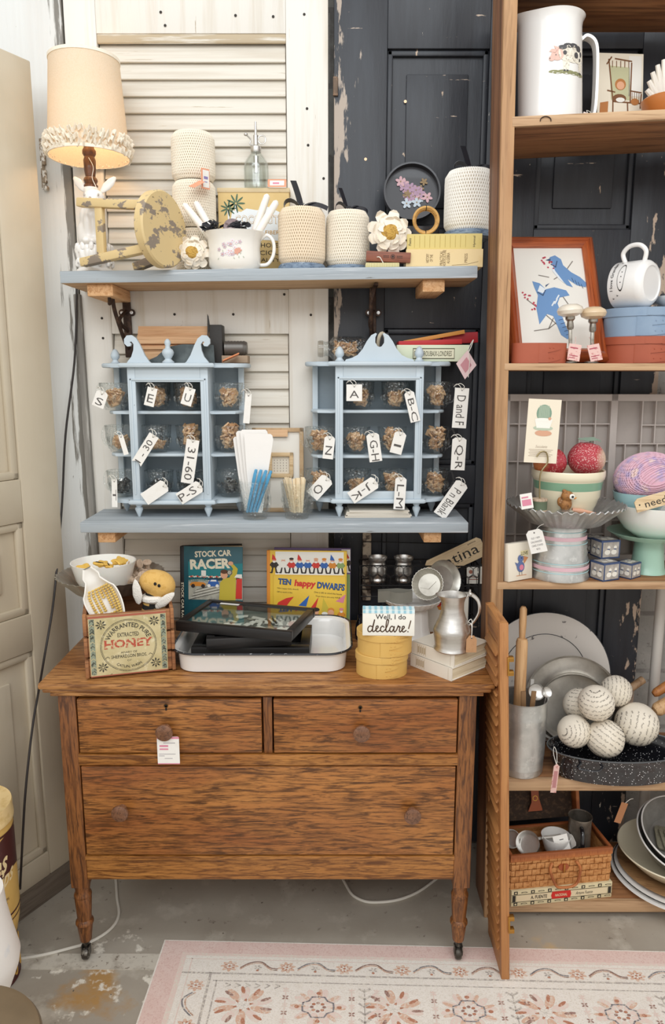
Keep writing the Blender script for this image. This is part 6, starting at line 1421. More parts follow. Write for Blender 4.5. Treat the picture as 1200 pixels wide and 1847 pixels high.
piggrey = mat('pig_spots', '#4b4a4c', .5); pigpink = mat('pig_pink', '#dbb3a4', .5); pigcream = mat('pig_cream', '#e9e2d2', .5, 0, L=(('n', 200, .55, .62, '#b9b0a2'),)); olive = mat('olive_grass', '#8a8a62', .6)
m = MB(); pa_ = R(-73)
def PG(pts, mi, k):
    """points in metres across the pitcher's face, wrapped round it"""
    vs = []
    for a, b in pts:
        zz = hp*.55 + b; rr = (Rb*.985 + (Rt-Rb)*min(1, max(0, (zz-.02)/(hp*.88)))) + .0006 + .00022*k; an = pa_ + a/rr; vs.append(m._v((rr*math.cos(an), rr*math.sin(an), zz)))
    m._f(vs, mi)
def PE(x, z, rx, rz__, mi, k, n=12): PG([(x+rx*math.cos(2*PI*i/n), z+rz__*math.sin(2*PI*i/n)) for i in range(n)], mi, k)
for i in range(9): PE(-.038+i*.0105, -.034-.003*(i % 2), .012, .0035, 3, 0)
for x in (-.012, -.004, .036, .042): PG([(x-.003, -.033), (x+.003, -.033), (x+.006, -.008), (x-.005, -.008)], 2, 1); PE(x, -.032, .003, .002, 0, 2)
for x, z, a, b in ((.010, .008, .026, .021), (.028, .010, .022, .022), (-.008, .008, .020, .019)): PE(x, z, a, b, 2, 3, 20)
PE(-.030, .004, .015, .014, 1, 4, 16); PE(-.043, -.004, .0075, .0065, 1, 5); PG([(-.036, .008), (-.050, .012), (-.044, .017), (-.028, .017)], 1, 5); PG([(-.032, .012), (-.040, .024), (-.026, .020)], 1, 6)
PE(-.048, -.004, .0012, .002, 0, 7, 6); PE(-.034, .003, .0016, .0012, 0, 7, 6)
for x, z, a, b in ((-.018, .020, .011, .005), (-.002, .025, .014, .005), (.014, .027, .012, .0045), (.030, .022, .009, .007), (.022, .006, .007, .007), (.040, .012, .0045, .006), (.036, -.002, .003, .004), (-.012, .008, .005, .005)): PE(x, z, a, b, 0, 5)
PG([(.046, .016), (.0475, .016), (.051, -.004), (.049, -.004)], 2, 5)
m.build('pig_print', [piggrey, pigpink, pigcream, olive], pg_, recalc=False)
m = MB(); m.M = MX.Translation((Rt*1.30, -.020, .006)) @ MX.Rotation(R(18), 4, 'Y') @ MX.Rotation(R(-10), 4, 'X'); m.prism([(-.014, 0), (.014, 0), (.014, .020), (-.014, .020)], 0, .0006)
m.tube(spline([(0, .001, .018), (-.006, .008, .03), (.006, .018, .036), (.010, .012, .026), (.0, .001, .018)]), .0008, 5, mi=1); m.build('price_tag', [mat('pale_pink_tag', '#ead9d0', .7), stringm], pg_)
# --- rocking chair card, basket ornament
q0, q1 = at(1078, 204, 2.10), at(1163, 200, 2.10); zb = SH1 + .008 + (q0.x-.446)*.045; ht = at(1120, 88, 2.10).z - zb; w_ = q1.x-q0.x
pc_ = thing('picture_card', 'cream card drawn with a rocking chair and doll behind the pig pitcher', 'card', ((q0.x+q1.x)/2, 2.10, zb), (R(-7), 0, R(4)))
m = MB(); m.b2((-w_/2, 0, 0), (w_/2, .003, ht)); y = -.0004; bs_ = 1
m.rect(w_*.18, ht*.45, w_*.46, ht*.97, y, 4)
m.flat([(-.2*w_, ht*.40), (.22*w_, ht*.40), (.20*w_, ht*.82), (-.24*w_, ht*.84)], y, 3)
for a, b in (((-.26, .92), (-.16, .38)), ((.24, .88), (.22, .38)), ((-.16, .38), (-.16, .05)), ((.16, .36), (.18, .05)), ((-.30, .05), (.30, .04)), ((-.16, .38), (.46, .36)), ((.46, .48), (.44, .30)), ((-.28, .52), (-.12, .50)), ((.22, .52), (.46, .50)), ((-.16, .2), (.17, .2)), ((-.30, .86), (-.2, .95)), ((-.12, .93), (.24, .90))): m.line([(a[0]*w_, a[1]*ht), (b[0]*w_, b[1]*ht)], .0035, y-.0003, 1)
for k in range(5): m.line([((-.18+k*.09)*w_, ht*.82), ((-.18+k*.09)*w_, ht*.90)], .002, y-.0003, 1)
for k in range(4): m.line([((.26+k*.05)*w_, ht*.37), ((.26+k*.05)*w_, ht*.50)], .0015, y-.0003, 1)
m.disc(0, ht*.60, w_*.12, y-.0005, 2, 16); m.disc(0, ht*.585, w_*.085, y-.0008, 5, 14); m.disc(-.02*w_, ht*.42, w_*.15, y-.0005, 1, 14, .6); m.disc(.0, ht*.40, w_*.10, y-.0008, 6, 10, .5); m.disc(.32*w_, ht*.38, w_*.09, y-.0006, 2, 12, .8)
m.flat([(-.46*w_, ht*.12), (-.28*w_, ht*.14), (-.26*w_, ht*.38), (-.44*w_, ht*.36)], y-.0002, 2)
m.build('card', [mat('cream_print_paper', '#ece2cd', .75), mat('sepia_line', '#7a4f2d', .7), mat('sepia_orange', '#b9783f', .7), mat('sage_cushion', '#c3c19a', .7), mat('card_white', '#f2efe6', .75), c_skin, c_white], pc_)
q = at(1196, 200, 2.04); zb = SH1 + .002 + (q.x-.446)*.045
wbk = thing('wheat_basket', 'small orange basket ornament with a pale fluted fan at the top shelf end', 'ornament', (q.x+.012, 2.04, zb+.002))
orangew = mat('orange_basket_glaze', '#d48745', .4, 0, L=(('w', (4, 4, 300), .4, .7, '#b9692d', 2, 1),), coat=.3)
m = MB(); m.lathe([(0, 0), (.040, 0), (.048, .010), (.062, .036), (.066, .050), (.062, .054), (.056, .046), (.04, .012), (0, .010)], 40); m.build('basket', orangew, wbk)
m = MB()
for i in range(13):
    a = R(180-i*15); l = .085 - .016*abs(i-6)/6
    m.tube([(.012*math.cos(a), .01, .046), (l*.5*math.cos(a), .006, .046+l*.62*math.sin(a)), (l*.8*math.cos(a), .004, .046+l*1.15*math.sin(a)+.01)], [.004, .008, .006], 8)
m.build('fluted_fan', mat('pale_shell_glaze', '#e9e2d6', .35, coat=.3), wbk)

# --- second shelf: framed blue birds
frw = wood('cherry_frame', '#6e2c14', '#a34a22', '#bf6636', 'x', 1.2, .4, coat=.25); frwz = wood('cherry_frame_upright', '#6e2c14', '#a34a22', '#bf6636', 'z', 1.2, .4, coat=.25)
fxc = (.490+.742)/2; FW, FH = .262, .394
fp = thing('framed_print', 'red wood framed print of two blue jays on the bookcase shelf', 'picture', (fxc-.010, 2.012, SH2+.0095), (R(-29), 0, 0))
fw = .034
for nm, quad, mt in (('frame_rail', ((-FW/2, 0), (FW/2, 0), (FW/2-fw, fw), (-FW/2+fw, fw)), frw), ('frame_rail', ((-FW/2+fw, FH-fw), (FW/2-fw, FH-fw), (FW/2, FH), (-FW/2, FH)), frw), ('frame_stile', ((-FW/2, 0), (-FW/2+fw, fw), (-FW/2+fw, FH-fw), (-FW/2, FH)), frwz), ('frame_stile', ((FW/2-fw, fw), (FW/2, 0), (FW/2, FH), (FW/2-fw, FH-fw)), frwz)):
    m = MB(); cx_, cz_ = 0, FH/2
    def ins(p, k): x, z = p; return (x - math.copysign(k, x) if abs(x) > .001 else x, z + (k if z < FH/2 else -k))
    lay = [(-.002, 0), (-.010, .006), (-.016, .010), (-.018, .016), (-.012, .020), (-.014, .024), (-.008, .029), (-.004, .034)]
    xs = []
    # section swept along the member: outer edge -> inner edge
    o0, o1 = [p for p in quad if (abs(abs(p[0])-FW/2) < 1e-6) and (abs(p[1]) < 1e-6 or abs(p[1]-FH) < 1e-6)]
    A = [m._v((ins(o0, k)[0], d_, ins(o0, k)[1])) for d_, k in lay]; Bv = [m._v((ins(o1, k)[0], d_, ins(o1, k)[1])) for d_, k in lay]
    A += [m._v((ins(o0, .034)[0], .012, ins(o0, .034)[1])), m._v((o0[0], .012, o0[1]))]; Bv += [m._v((ins(o1, .034)[0], .012, ins(o1, .034)[1])), m._v((o1[0], .012, o1[1]))]
    n = len(A); m._f(A, None); m._f(Bv[::-1], None)
    for i in range(n): m._f([A[i], A[(i+1) % n], Bv[(i+1) % n], Bv[i]], None)
    m.build(nm, mt, fp)
m = MB(); pw_, ph_ = FW-2*fw+.004, FH-2*fw+.004; m.M = MX.Translation((0, 0, FH/2)); m.b2((-pw_/2, .002, -ph_/2), (pw_/2, .005, ph_/2))
jb, jb2, twig, berry = mat('jay_blue', '#6c93c2', .6), mat('jay_pale', '#e3e8ec', .6), mat('twig_grey', '#8b837b', .7), mat('berry_red', '#c2475a', .6); jd = mat('jay_dark', '#3d5578', .6)
def J(pts, mi, k=0): m.flat([(a*pw_, b*ph_) for a, b in pts], .0016-.0003*k, mi)
for l in (((-.36, -.02), (-.22, -.10), (-.10, -.18), (.02, -.26)), ((-.30, -.32), (-.10, -.30), (.10, -.20)), ((.12, .04), (.22, -.08), (.30, -.14)), ((.05, .18), (.20, .24), (.34, .36)), ((.24, .26), (.20, .16)), ((-.16, .22), (-.02, .20)), ((-.1, -.30), (-.02, -.2))): m.line([(a*pw_, b*ph_) for a, b in l], .003, .0016, 3)
# lower bird
J([(-.26, .16), (-.16, .14), (-.08, .08), (.04, .10), (.20, .07), (.24, .02), (.10, .00), (.06, -.06), (.14, -.28), (.20, -.38), (.14, -.40), (.06, -.36), (-.02, -.18), (-.10, -.16), (-.22, -.26), (-.24, -.10), (-.20, .02), (-.24, .10)], 1, 1)
J([(-.16, .12), (-.08, .08), (-.13, .04), (-.2, .06)], 2, 2); m.line([(-.2*pw_, .05*ph_), (-.13*pw_, .02*ph_), (-.09*pw_, .07*ph_)], .003, .0008, 5); J([(-.08, .12), (-.02, .14), (-.08, .10)], 5, 2)
for a, b in ((.02, -.06), (.05, -.02), (-.02, -.08)): m.line([(a*pw_, b*ph_), ((a+.04)*pw_, (b+.04)*ph_)], .004, .0008, 2)
for k in range(5): m.line([((.05+.02*k)*pw_, (-.22-.035*k)*ph_), ((.11+.02*k)*pw_, (-.21-.035*k)*ph_)], .0016, .0008, 5)
# upper bird
J([(.02, .40), (.10, .42), (.18, .38), (.20, .32), (.30, .25), (.42, .20), (.50, .14), (.48, .10), (.36, .12), (.24, .18), (.30, .10), (.22, .12), (.12, .20), (.06, .28), (.04, .34)], 1, 1)
J([(.04, .34), (.08, .26), (.20, .13), (.12, .18), (.04, .26)], 2, 2); m.line([(.03*pw_, .33*ph_), (.09*pw_, .30*ph_), (.12*pw_, .36*ph_)], .003, .0008, 5); J([(-.04, .37), (.03, .39), (.03, .36)], 5, 2)
for k in range(4): m.line([((.30+.04*k)*pw_, (.19-.02*k)*ph_), ((.32+.04*k)*pw_, (.15-.02*k)*ph_)], .0016, .0008, 5)
random.seed(3)
for cx_, cz_ in ((-.36, .02), (-.28, -.08), (.02, .32), (-.08, .36)):
    for k in range(7): m.disc((cx_+random.uniform(-.05, .05))*pw_, (cz_+random.uniform(-.04, .04))*ph_, .0028, .0010, 4, 8)
m.build('print', [mat('warm_white_paper', '#ece8df', .6), jb, jb2, twig, berry, jd], fp)
terra = mat('terracotta_painted_bentwood', '#a9553a', .5, 0, L=(('n', 6, .5, .75, '#9a4a31'), ('n', 60, .72, .75, '#c07a5c'))); bluebox = mat('slate_blue_painted_bentwood', '#8a9fb6', .5, 0, L=(('n', 6, .5, .75, '#728ba8'), ('n', 60, .72, .75, '#a4b6c8')))
q = at(969, 652, 1.975); hh = at(969, 619, 1.945).z - SH2
shaker('bentwood_box', 'small open terracotta oval bentwood box below the blue jay print', (q.x, 1.962, SH2+.0005), 49*sc(q), .030, hh, terra, lid=False, fing=-78)
q = at(1172, 652, 1.95); hh = at(1130, 606, 1.95).z - SH2
t_a = shaker('bentwood_box', 'large terracotta oval bentwood box under the slate blue one', (q.x+.034, 2.045, SH2+.0005), 88*sc(q), .092, hh, terra, fing=-104, lidh=.02)
hh2 = at(1130, 553, 1.95).z - SH2 - hh
t_b = shaker('bentwood_box', 'slate blue oval bentwood box stacked on the large terracotta one', (q.x+.034, 2.045, SH2+hh+.001), 85*sc(q), .088, hh2, bluebox, fing=-104, lidh=.022)
zm = SH2+hh+hh2+.0012; q = at(1146, 500, 2.02); mr = 45*sc(q)*.92
mg = thing('white_mug', 'white mug lettered to a grandpa lying on its side on the blue box', 'mug', (q.x+.006, 2.02, zm+mr*1.02), (R(8), 0, R(-50)))
m = MB(); mh = .092; mm = MX.Rotation(R(-90), 4, 'Y') @ MX.Translation((0, 0, -mh*.45)); m.M = mm
m.lathe([(0, .003), (mr*.70, .003), (mr*.74, 0), (mr*.86, .002), (mr*.97, .010), (mr, .02), (mr, mh-.002), (mr*.98, mh), (mr*.94, mh-.002), (mr*.93, .016), (0, .010)], 48); m.build('body', ceramic, mg)
m = MB(); m.M = mm; m.tube(spline([(mr*.97, .0, mh*.80), (mr*1.35, 0, mh*.86), (mr*1.62, 0, mh*.66), (mr*1.62, 0, mh*.36), (mr*1.35, 0, mh*.18), (mr*.97, 0, mh*.22)]), .006, 10)
m.M = MX(); ho = m.build('handle', ceramic, mg)
m = MB()
def MW(t_, w_, h_, uc, vc, k=0, bold=0):
    vs, fs = text_mesh(t_, bold); nv = []
    for a, b in vs:
        an = R(uc) + a*w_/mr; zz = vc + b*h_
        nv.append(m._v(mm @ V(((mr+.0007)*math.cos(an), (mr+.0005)*math.sin(an), zz))))
    for f in fs: m._f([nv[i] for i in f], 0)
MW('I love Grandpa', .080, .010, -62, mh*.86, 0, .01)
for i in range(24):
    a0_, a1_ = 2*PI*i/24, 2*PI*(i+1)/24
    vs = [m._v(mm @ V(((mr+.0006)*math.cos(R(-66)+.62*q_*math.cos(t_)), (mr+.0006)*math.sin(R(-66)+.62*q_*math.cos(t_)), mh*.60+.010*q_*math.sin(t_)))) for q_, t_ in ((.9, a0_), (1, a0_), (1, a1_), (.9, a1_))]
    m._f(vs, 0)
for du in (-14, 0, 12): MW('.', .003, .003, -66+du, mh*.60)
MW('v', .004, .005, -20, mh*.74, 0, .05); MW('v', .004, .005, -112, mh*.70, 0, .05); MW('v', .004, .005, -120, mh*.84, 0, .05)
m.build('lettering', inkm, mg, recalc=False)
m = MB(); q2 = at(1190, 548, 2.06); m.M = MX.Translation((q2.x+.055, 2.06, zm)); m.lathe([(0, 0), (.030, 0), (.045, .010), (.066, .024), (.070, .034), (.066, .034), (.042, .012), (0, .006)], 40)
tag(m.build('saucer_bowl', ceramic), 'small white bowl standing behind the white mug on the blue box', 'bowl')
# --- porcelain door knobs on shanks
porc = mat('aged_porcelain', '#e6dccb', .25, 0, L=(('n', 20, .5, .75, '#d6c7ae'),), coat=.4); nick = mat('worn_nickel', '#a39d93', .35, .85, L=(('n', 40, .5, .65, '#7c766c'),))
pinkt = mat('faded_pink_ticket', '#dcb7ae', .75, 0, L=(('n', 90, .55, .6, '#c78c86'),))
for px, yy, top, rot_, lab, m_ in ((1030, 1.962, 549, 4, 'white porcelain door knob on a tall shank, with pink ticket, before the print', porc), (1067, 1.973, 554, -2, 'tan porcelain door knob on a tall shank, beside the terracotta box', mat('tan_porcelain', '#d8bf9d', .3, 0, L=(('n', 30, .6, .68, '#b99a74'),), coat=.3))):
    q = at(px, 650, yy); r_ = 23*sc(q); z1 = at(px, top, yy).z - SH2
    t = thing('porcelain_doorknob', lab, 'door knob', (q.x, yy, SH2+.002), (0, R(-4 if px < 1050 else -1), 0), 'porcelain door knobs before the print')
    m = MB(); m.M = MX.Translation((0, 0, z1-.020)); m.lathe([(0, -.013), (r_*.5, -.012), (r_*.9, -.006), (r_, .003), (r_*.9, .011), (r_*.55, .018), (0, .020)], 32); m.build('knob', m_, t)
    m = MB(); m.M = MX.Translation((0, 0, z1-.052)); m.lathe([(0, -.012), (.0075, -.012), (.009, -.006), (.0075, .008), (.012, .013), (.012, .021), (0, .021)], 20); m.build('collar', nick, t)
    m = MB(); m.box((0, 0, (z1-.06)/2), (.008, .008, z1-.06), None, .001); m.build('shank', nick, t)
    m = MB(); m.lathe([(0, 0), (.018, 0), (.018, .003), (.008, .005), (0, .005)], 24); m.build('foot_plate', nick, t)
    m = MB(); m.M = MX.Translation((.004, -.016, .022)) @ MX.Rotation(R(-16), 4, 'X') @ MX.Rotation(R(14 if px < 1050 else -10), 4, 'Y'); m.prism([(-.016, -.018), (.016, -.018), (.016, .026), (-.016, .026)], 0, .0006)
    m.rect(-.012, -.006, .010, -.004, -.0004, 1); m.rect(-.012, -.012, .004, -.010, -.0004, 1); m.rect(-.012, .014, .008, .017, -.0004, 1); m.tube([(0, .0, .024), (.0, .012, .05)], .0007, 5); m.build('price_ticket', [pinkt, mat('crimson_ink', '#a8485a', .7)], t)

# --- third shelf: grey printer's tray
greyt = mat('taupe_grey_paint', '#cdc5bf', .65, 0, L=(('n', 8, .5, .75, '#c2bab4'), ('n', 60, .72, .75, '#dcd6d0'))); greytb = mat('taupe_grey_back_shaded', '#b9b1ab', .7, 0, L=(('n', 6, .5, .75, '#aba39d'),))  # backing repeats the tray's grey, darkened to paint in the shade inside
TY = 2.164; p0 = at(914, 712, TY); px1 = p0.x + .62; zt_ = p0.z
tr_ = thing('printers_tray', 'taupe grey compartmented tray standing at the back of the bookcase shelf', 'tray', (p0.x, TY, SH3+.0015), (R(-2), 0, 0)); TW, TH = .62, zt_-SH3
MB().b2((0, .020, 0), (TW, .025, TH)).build('backing', greytb, tr_)
cxs = at(1108, 800, TY).x - p0.x
m = MB()
for x0, z0, x1, z1 in ((0, TH-.020, TW, TH), (0, 0, TW, .018), (-.002, 0, .016, TH), (cxs-.010, 0, cxs+.010, TH), (TW-.016, 0, TW, TH)): m.b2((x0, -.002, z0), (x1, .021, z1), .001)
m.build('frame', greyt, tr_)
m = MB(); t_ = .0035
def vx(px): return at(px, 800, TY).x-p0.x
def hz_(py): return at(1000, py, TY).z-SH3
for px in (938, 966, 994, 1022, 1048, 1076): m.b2((vx(px)-t_/2, .002, .018), (vx(px)+t_/2, .0205, TH-.02))
for py in (766, 834, 900, 965): m.b2((.016, .003, hz_(py)-t_/2), (cxs-.01, .0205, hz_(py)+t_/2))
for px, z0, z1 in ((1160, hz_(802), TH-.02), (1184, hz_(802), TH-.02), (1132, .018, hz_(802)), (1160, .018, hz_(802)), (1190, .018, hz_(802)), (1212, .018, TH-.02), (1240, .018, TH-.02)): m.b2((vx(px)-t_/2, .002, z0), (vx(px)+t_/2, .0205, z1))
for py, x0 in ((802, cxs+.01), (768, vx(1160)), (870, cxs+.01), (940, cxs+.01)): m.b2((x0, .003, hz_(py)-t_/2), (TW-.016, .0205, hz_(py)+t_/2))
m.build('dividers', greyt, tr_)
# --- galvanized cake stand
galv = mat('galvanized_steel', '#d2d3d1', .36, .8, L=(('n', 14, .42, .7, '#b3b6b5', 6), ('n', 50, .55, .7, '#e2e3e1')), bump=('n', 40, .1)); ribp = mat('pink_ribbon', '#d9b3bc', .6); ribb = mat('aqua_line', '#a9cdd0', .5)
gy = 1.995; q = at(1004, 1050, gy); s = sc((0, gy, SH3)); r0_ = 52*s; zt_ = at(1012, 944, gy).z - SH3
gs_ = thing('galvanized_stand', 'galvanized cake stand with fluted plate and pink banded pail base', 'cake stand', (q.x+.005, gy, SH3+.0006))
m = MB(); h_ = zt_
m.lathe([(0, 0), (r0_, 0), (r0_*1.01, .004), (r0_*.95, .022), (r0_*.94, h_*.30)] + [(r0_*(.93-.16*u)+(.0016 if k % 2 else 0), h_*(.32+.66*u)) for k, u in enumerate([i/12 for i in range(13)])] + [(0, h_)], 56); m.build('pail_base', galv, gs_)
for u, nm, mt, ww in ((.24, 'ribbon_band', ribp, .010), (.78, 'ribbon_band', ribp, .010), (.16, 'aqua_band', ribb, .002), (.33, 'aqua_band', ribb, .002), (.68, 'aqua_band', ribb, .002), (.90, 'aqua_band', ribb, .002)):
    m = MB(); rr = r0_*(.95 if u < .3 else .945-.16*(u-.3)/.66)+.0018; m.M = MX.Translation((0, 0, h_*u)); m.lathe([(rr, -ww/2), (rr+.0008, -ww/2), (rr+.0004, ww/2), (rr-.0004, ww/2)], 56); m.build(nm, mt, gs_)
PRg = 106*s*.965; q2 = at(1012, 918, gy)
m = MB(); m.M = MX.Translation((.008, 0, h_)); fl3 = lambda a, j: 1
prof = [(0, 0), (PRg*.52, 0), (PRg*.62, .004), (PRg*.98, q2.z-SH3-h_+.012), (PRg, q2.z-SH3-h_+.014), (PRg*.985, q2.z-SH3-h_+.016), (PRg*.61, .007), (0, .003)]
m.lathe(prof, 160)
for v in m.b.verts:
    r_ = math.hypot(v.co.x-.008, v.co.y); a = math.atan2(v.co.y, v.co.x-.008)
    if r_ > PRg*.6: v.co.z += .0035*math.cos(a*44)*(r_/PRg-.55)/.45
m.build('fluted_plate', galv, gs_)
m = MB(); tq = at(962, 975, gy-.07); m.M = MX.Translation((tq.x-q.x, -.085, tq.z-SH3)) @ MX.Rotation(R(-20), 4, 'Y') @ MX.Rotation(R(-25), 4, 'Z') @ MX.Rotation(R(-12), 4, 'X'); m.prism([(-.022, -.030), (.022, -.030), (.022, .024), (.014, .032), (-.014, .032), (-.022, .024)], 0, .0007); m.disc(.0, .024, .0022, -.0004, 1, 10)
for k, (t2_, w_) in enumerate((('OLD + NEW', .024), ('GALVANIZED', .030), ('CAKE STAND', .030), ('$32', .010))): m.text(t2_, 0, .010-k*.010, w_, .005, -.0004, 1)
m.tube(spline([(.0, 0, .024), (.016, .012, .038), (.040, .02, .040), (.07, .01, .046)]), .0008, 5, mi=2); m.build('price_tag', [paper, mat('soft_grey_ink', '#6f6a6c', .7), stringm], gs_)
zpl = SH3+h_+.0045
# striped bowl with peaches
cy_ = gy+.01; q = at(1021, 925, cy_); Rm = 65*sc(q)*.98; zb = zpl+.005; hb = at(1021, 846, cy_).z - zb
yellw = mat('yellow_ware', '#ece2c6', .25, 0, coat=.5); grs = mat('green_stripe', '#86b093', .3, 0, coat=.4)
bw_ = thing('mixing_bowl', 'cream mixing bowl with green band holding two peaches on the galvanized stand', 'bowl', (q.x, cy_, zb))
m = MB(); m.lathe([(0, 0), (Rm*.60, 0), (Rm*.62, .006), (Rm*.66, .010)] + [(Rm*(.66+.22*k/5)+(.001 if k % 2 else 0), .014+hb*.40*k/5) for k in range(6)] + [(Rm*.90, hb*.62), (Rm*.91, hb*.64), (Rm*.95, hb*.80), (Rm*.96, hb*.82), (Rm*.985, hb*.84), (Rm, hb*.90), (Rm, hb*.97), (Rm*.985, hb), (Rm*.95, hb*.98), (Rm*.92, hb*.8), (Rm*.62, .02), (0, .014)], 60)
for f in m.b.faces:
    zz = f.calc_center_median(); 
    if hb*.64 < zz.z < hb*.80 and math.hypot(zz.x, zz.y) > Rm*.915*.98: f.material_index = 1
m.build('bowl_body', [yellw, grs], bw_)
peach = mat('sugared_peach', '#b5303a', .6, 0, L=(('n', 22, .5, .72, '#c9596a', 5), ('n', 260, .58, .66, '#e6b3a8', 3), ('g', 10, .55, .8, '#e2915a', 4, ('X', -.04, .02, .25))), bump=('n', 400, .4))
peach2 = mat('frosted_peach', '#b83a45', .65, 0, L=(('g', 14, .52, .8, '#d8c3a8', 4, ('X', .045, -.01, .30)), ('n', 280, .55, .62, '#e8b9b4', 3)), bump=('n', 400, .45))
leafm = mat('grey_green_leaf', '#8fa291', .6)
for px, py, rp, m_, lab in ((992, 838, 34, peach, 'red orange sugared peach in the banded bowl, behind the cactus card'), (1058, 832, 38, peach2, 'pink frosted peach with a grey green leaf in the banded bowl')):
    yy = cy_+.0; q2 = at(px, py, yy); r_ = rp*sc(q2)*.87
    t = thing('peach', lab, 'fruit', (q2.x, yy, max(q2.z, zb+.014+r_*.6)+.007), (0, R(8), 0), 'peaches in the banded bowl')
    m = MB(); m.lathe([(r_*math.sin(PI*i/18)*(1 if i < 10 else 1-.05*(i-9)/9), r_*.95*-math.cos(PI*i/18)-(.06*r_ if i > 15 else 0)) for i in range(19)], 36, wob=lambda a, j: 1-.06*math.exp(-(((a-4.2+PI) % (2*PI)-PI)/.22)**2)); m.build('flesh', m_, t)
    if px > 1000:
        m = MB(); m.M = MX.Translation((0, 0, r_*.92)); m.strip(spline([(.028, -.004, .006), (.010, -.006, .010), (-.012, -.004, .006), (-.034, -.002, .004)]), (0, 1, .5), [.003]+[.010]*5+[.018]*8+[.010]*4+[.003], .0012); m.tube([(0, 0, -.01), (.002, 0, .010)], .002, 6); m.build('leaf', leafm, t)
# card holder made from a spool, card
q = at(973, 920, gy-.075); zb = zpl+.010
z0c = at(973, 922, gy-.075).z
ch2 = thing('card_holder', 'green thread spool with a bent wire hook standing on the galvanized stand', 'card holder', (q.x, gy-.075, z0c))
sp_ = sc(q); m = MB(); hs = .034; rs = 14*sp_; m.lathe([(0, 0), (rs*.98, 0), (rs*1.0, .003), (rs*.96, .005), (rs*.96, hs-.006), (rs*1.0, hs-.004), (rs*.98, hs), (0, hs)], 28)
for f in m.b.faces:
    if .0045 < f.calc_center_median().z < hs-.0055: f.material_index = 1
m.build('spool', [spw, mat('olive_thread', '#6d7a63', .8, 0, L=(('w', (1, 1, 700), .4, .6, '#59664f', 1, .5),))], ch2)
def lc(px, py): v = at(px, py, gy-.075); return (v.x-q.x, 0, v.z-z0c)
m = MB(); m.tube(spline([(0, 0, hs-.004), lc(974, 868), lc(977, 850), lc(988, 834), lc(986, 817), lc(976, 815), lc(968, 824)]), .0022, 8); m.build('wire_hook', mat('dull_brass_wire', '#9a8b68', .35, .8), ch2)
a_, b_, c_ = at(945, 835, gy-.068), at(1004, 833, gy-.068), at(950, 720, gy-.064)
W_, H_ = b_.x-a_.x, c_.z-a_.z
cc_ = thing('cactus_card', 'tall cream card printed with a potted cactus, held by the wire hook', 'card', ((a_.x+b_.x)/2, gy-.068, a_.z), (R(-2), R(2.5), 0))
m = MB(); m.b2((-W_/2, 0, 0), (W_/2, .002, H_), 0); y = -.0004; cg1, cg2, cg3 = mat('cactus_green', '#7f9a86', .7), mat('cactus_pale', '#b7c3ad', .7), mat('faint_ink', '#b3a28f', .7)
m.disc(0, H_*.78, W_*.23, y, 1, 20, 1.15)
for k in range(9): m.line([((-.16+.04*k)*W_, H_*.64), ((-.2+.05*k)*W_*.7, H_*.90)], .0015, y-.0003, 2)
m.flat([(-.27*W_, H_*.68), (.27*W_, H_*.68), (.20*W_, H_*.55), (-.20*W_, H_*.55)], y-.0005, 3); m.disc(0, H_*.68, W_*.27, y-.0007, 3, 18, .2); m.disc(0, H_*.55, W_*.30, y-.0003, 2, 18, .25); m.disc(.02*W_, H_*.47, W_*.26, y-.0002, 5, 18, .35); m.disc(.18*W_, H_*.70, W_*.05, y-.0009, 5, 8)
m.text('Succulents', 0, H_*.26, W_*.36, .007, y, 4, shear=.3)
for k in range(5): m.rect(-W_*(.38-.03*(k % 2)), H_*(.205-.025*k), W_*(.36-.05*(k % 3)), H_*(.205-.025*k)+.0012, y, 4)
m.build('card', [mat('cream_card_stock', '#eadfca', .75), cg1, cg2, c_white, cg3, mat('pot_terracotta', '#d3a184', .7)], cc_)
q = at(1020, 915, gy-.075); bd = thing('chick_figure', 'small brown chick figurine with a big white eye on the galvanized stand', 'figurine', (q.x, gy-.078, at(1020, 920, gy-.078).z))
brf = mat('brown_feather_paint', '#a5713d', .6, 0, L=(('n', 120, .45, .65, '#6e4526'), ('n', 60, .6, .7, '#d8b080'))); 
o = organic('body', [((0, 0, .016), (.016, .014, .018)), ((.002, -.003, .038), (.0165, .015, .014)), ((-.016, .004, .022), (.006, .008, .012)), ((-.006, 0, .051), (.006, .005, .005))], brf, bd, .0022, 4)
m = MB(); m.ball((.010, -.0165, .038), (.0075, .003, .0075), 14); m.build('eye', c_white, o); m = MB(); m.ball((.0108, -.0190, .038), (.0035, .0018, .0035), 10); m.build('pupil', inkm, o); m = MB(); m.M = MX.Translation((.017, -.014, .033)) @ MX.Rotation(R(70), 4, 'Y'); m.lathe([(0, 0), (.003, 0), (0, .008)], 8); m.build('beak', c_orange, o)
m = MB(); m.lathe([(0, -.006), (.020, -.006), (.022, -.002), (.014, .002), (0, .003)], 20); m.build('base', mat('silver_foil', '#cfd3d3', .25, .9, bump=('n', 90, .8)), bd)
m = MB(); q2 = at(1052, 922, gy-.07); m.M = MX.Translation((q2.x, gy-.072, q2.z)) @ MX.Rotation(R(98), 4, 'Y'); m.lathe([(0, -.03), (.005, -.03), (.0065, -.01), (.004, .015), (.001, .034), (0, .034)], 14); tag(m.build('wooden_carrot', mat('pale_carrot', '#d9a488', .7)), 'pale pink wooden carrot lying on the galvanized stand', 'ornament')
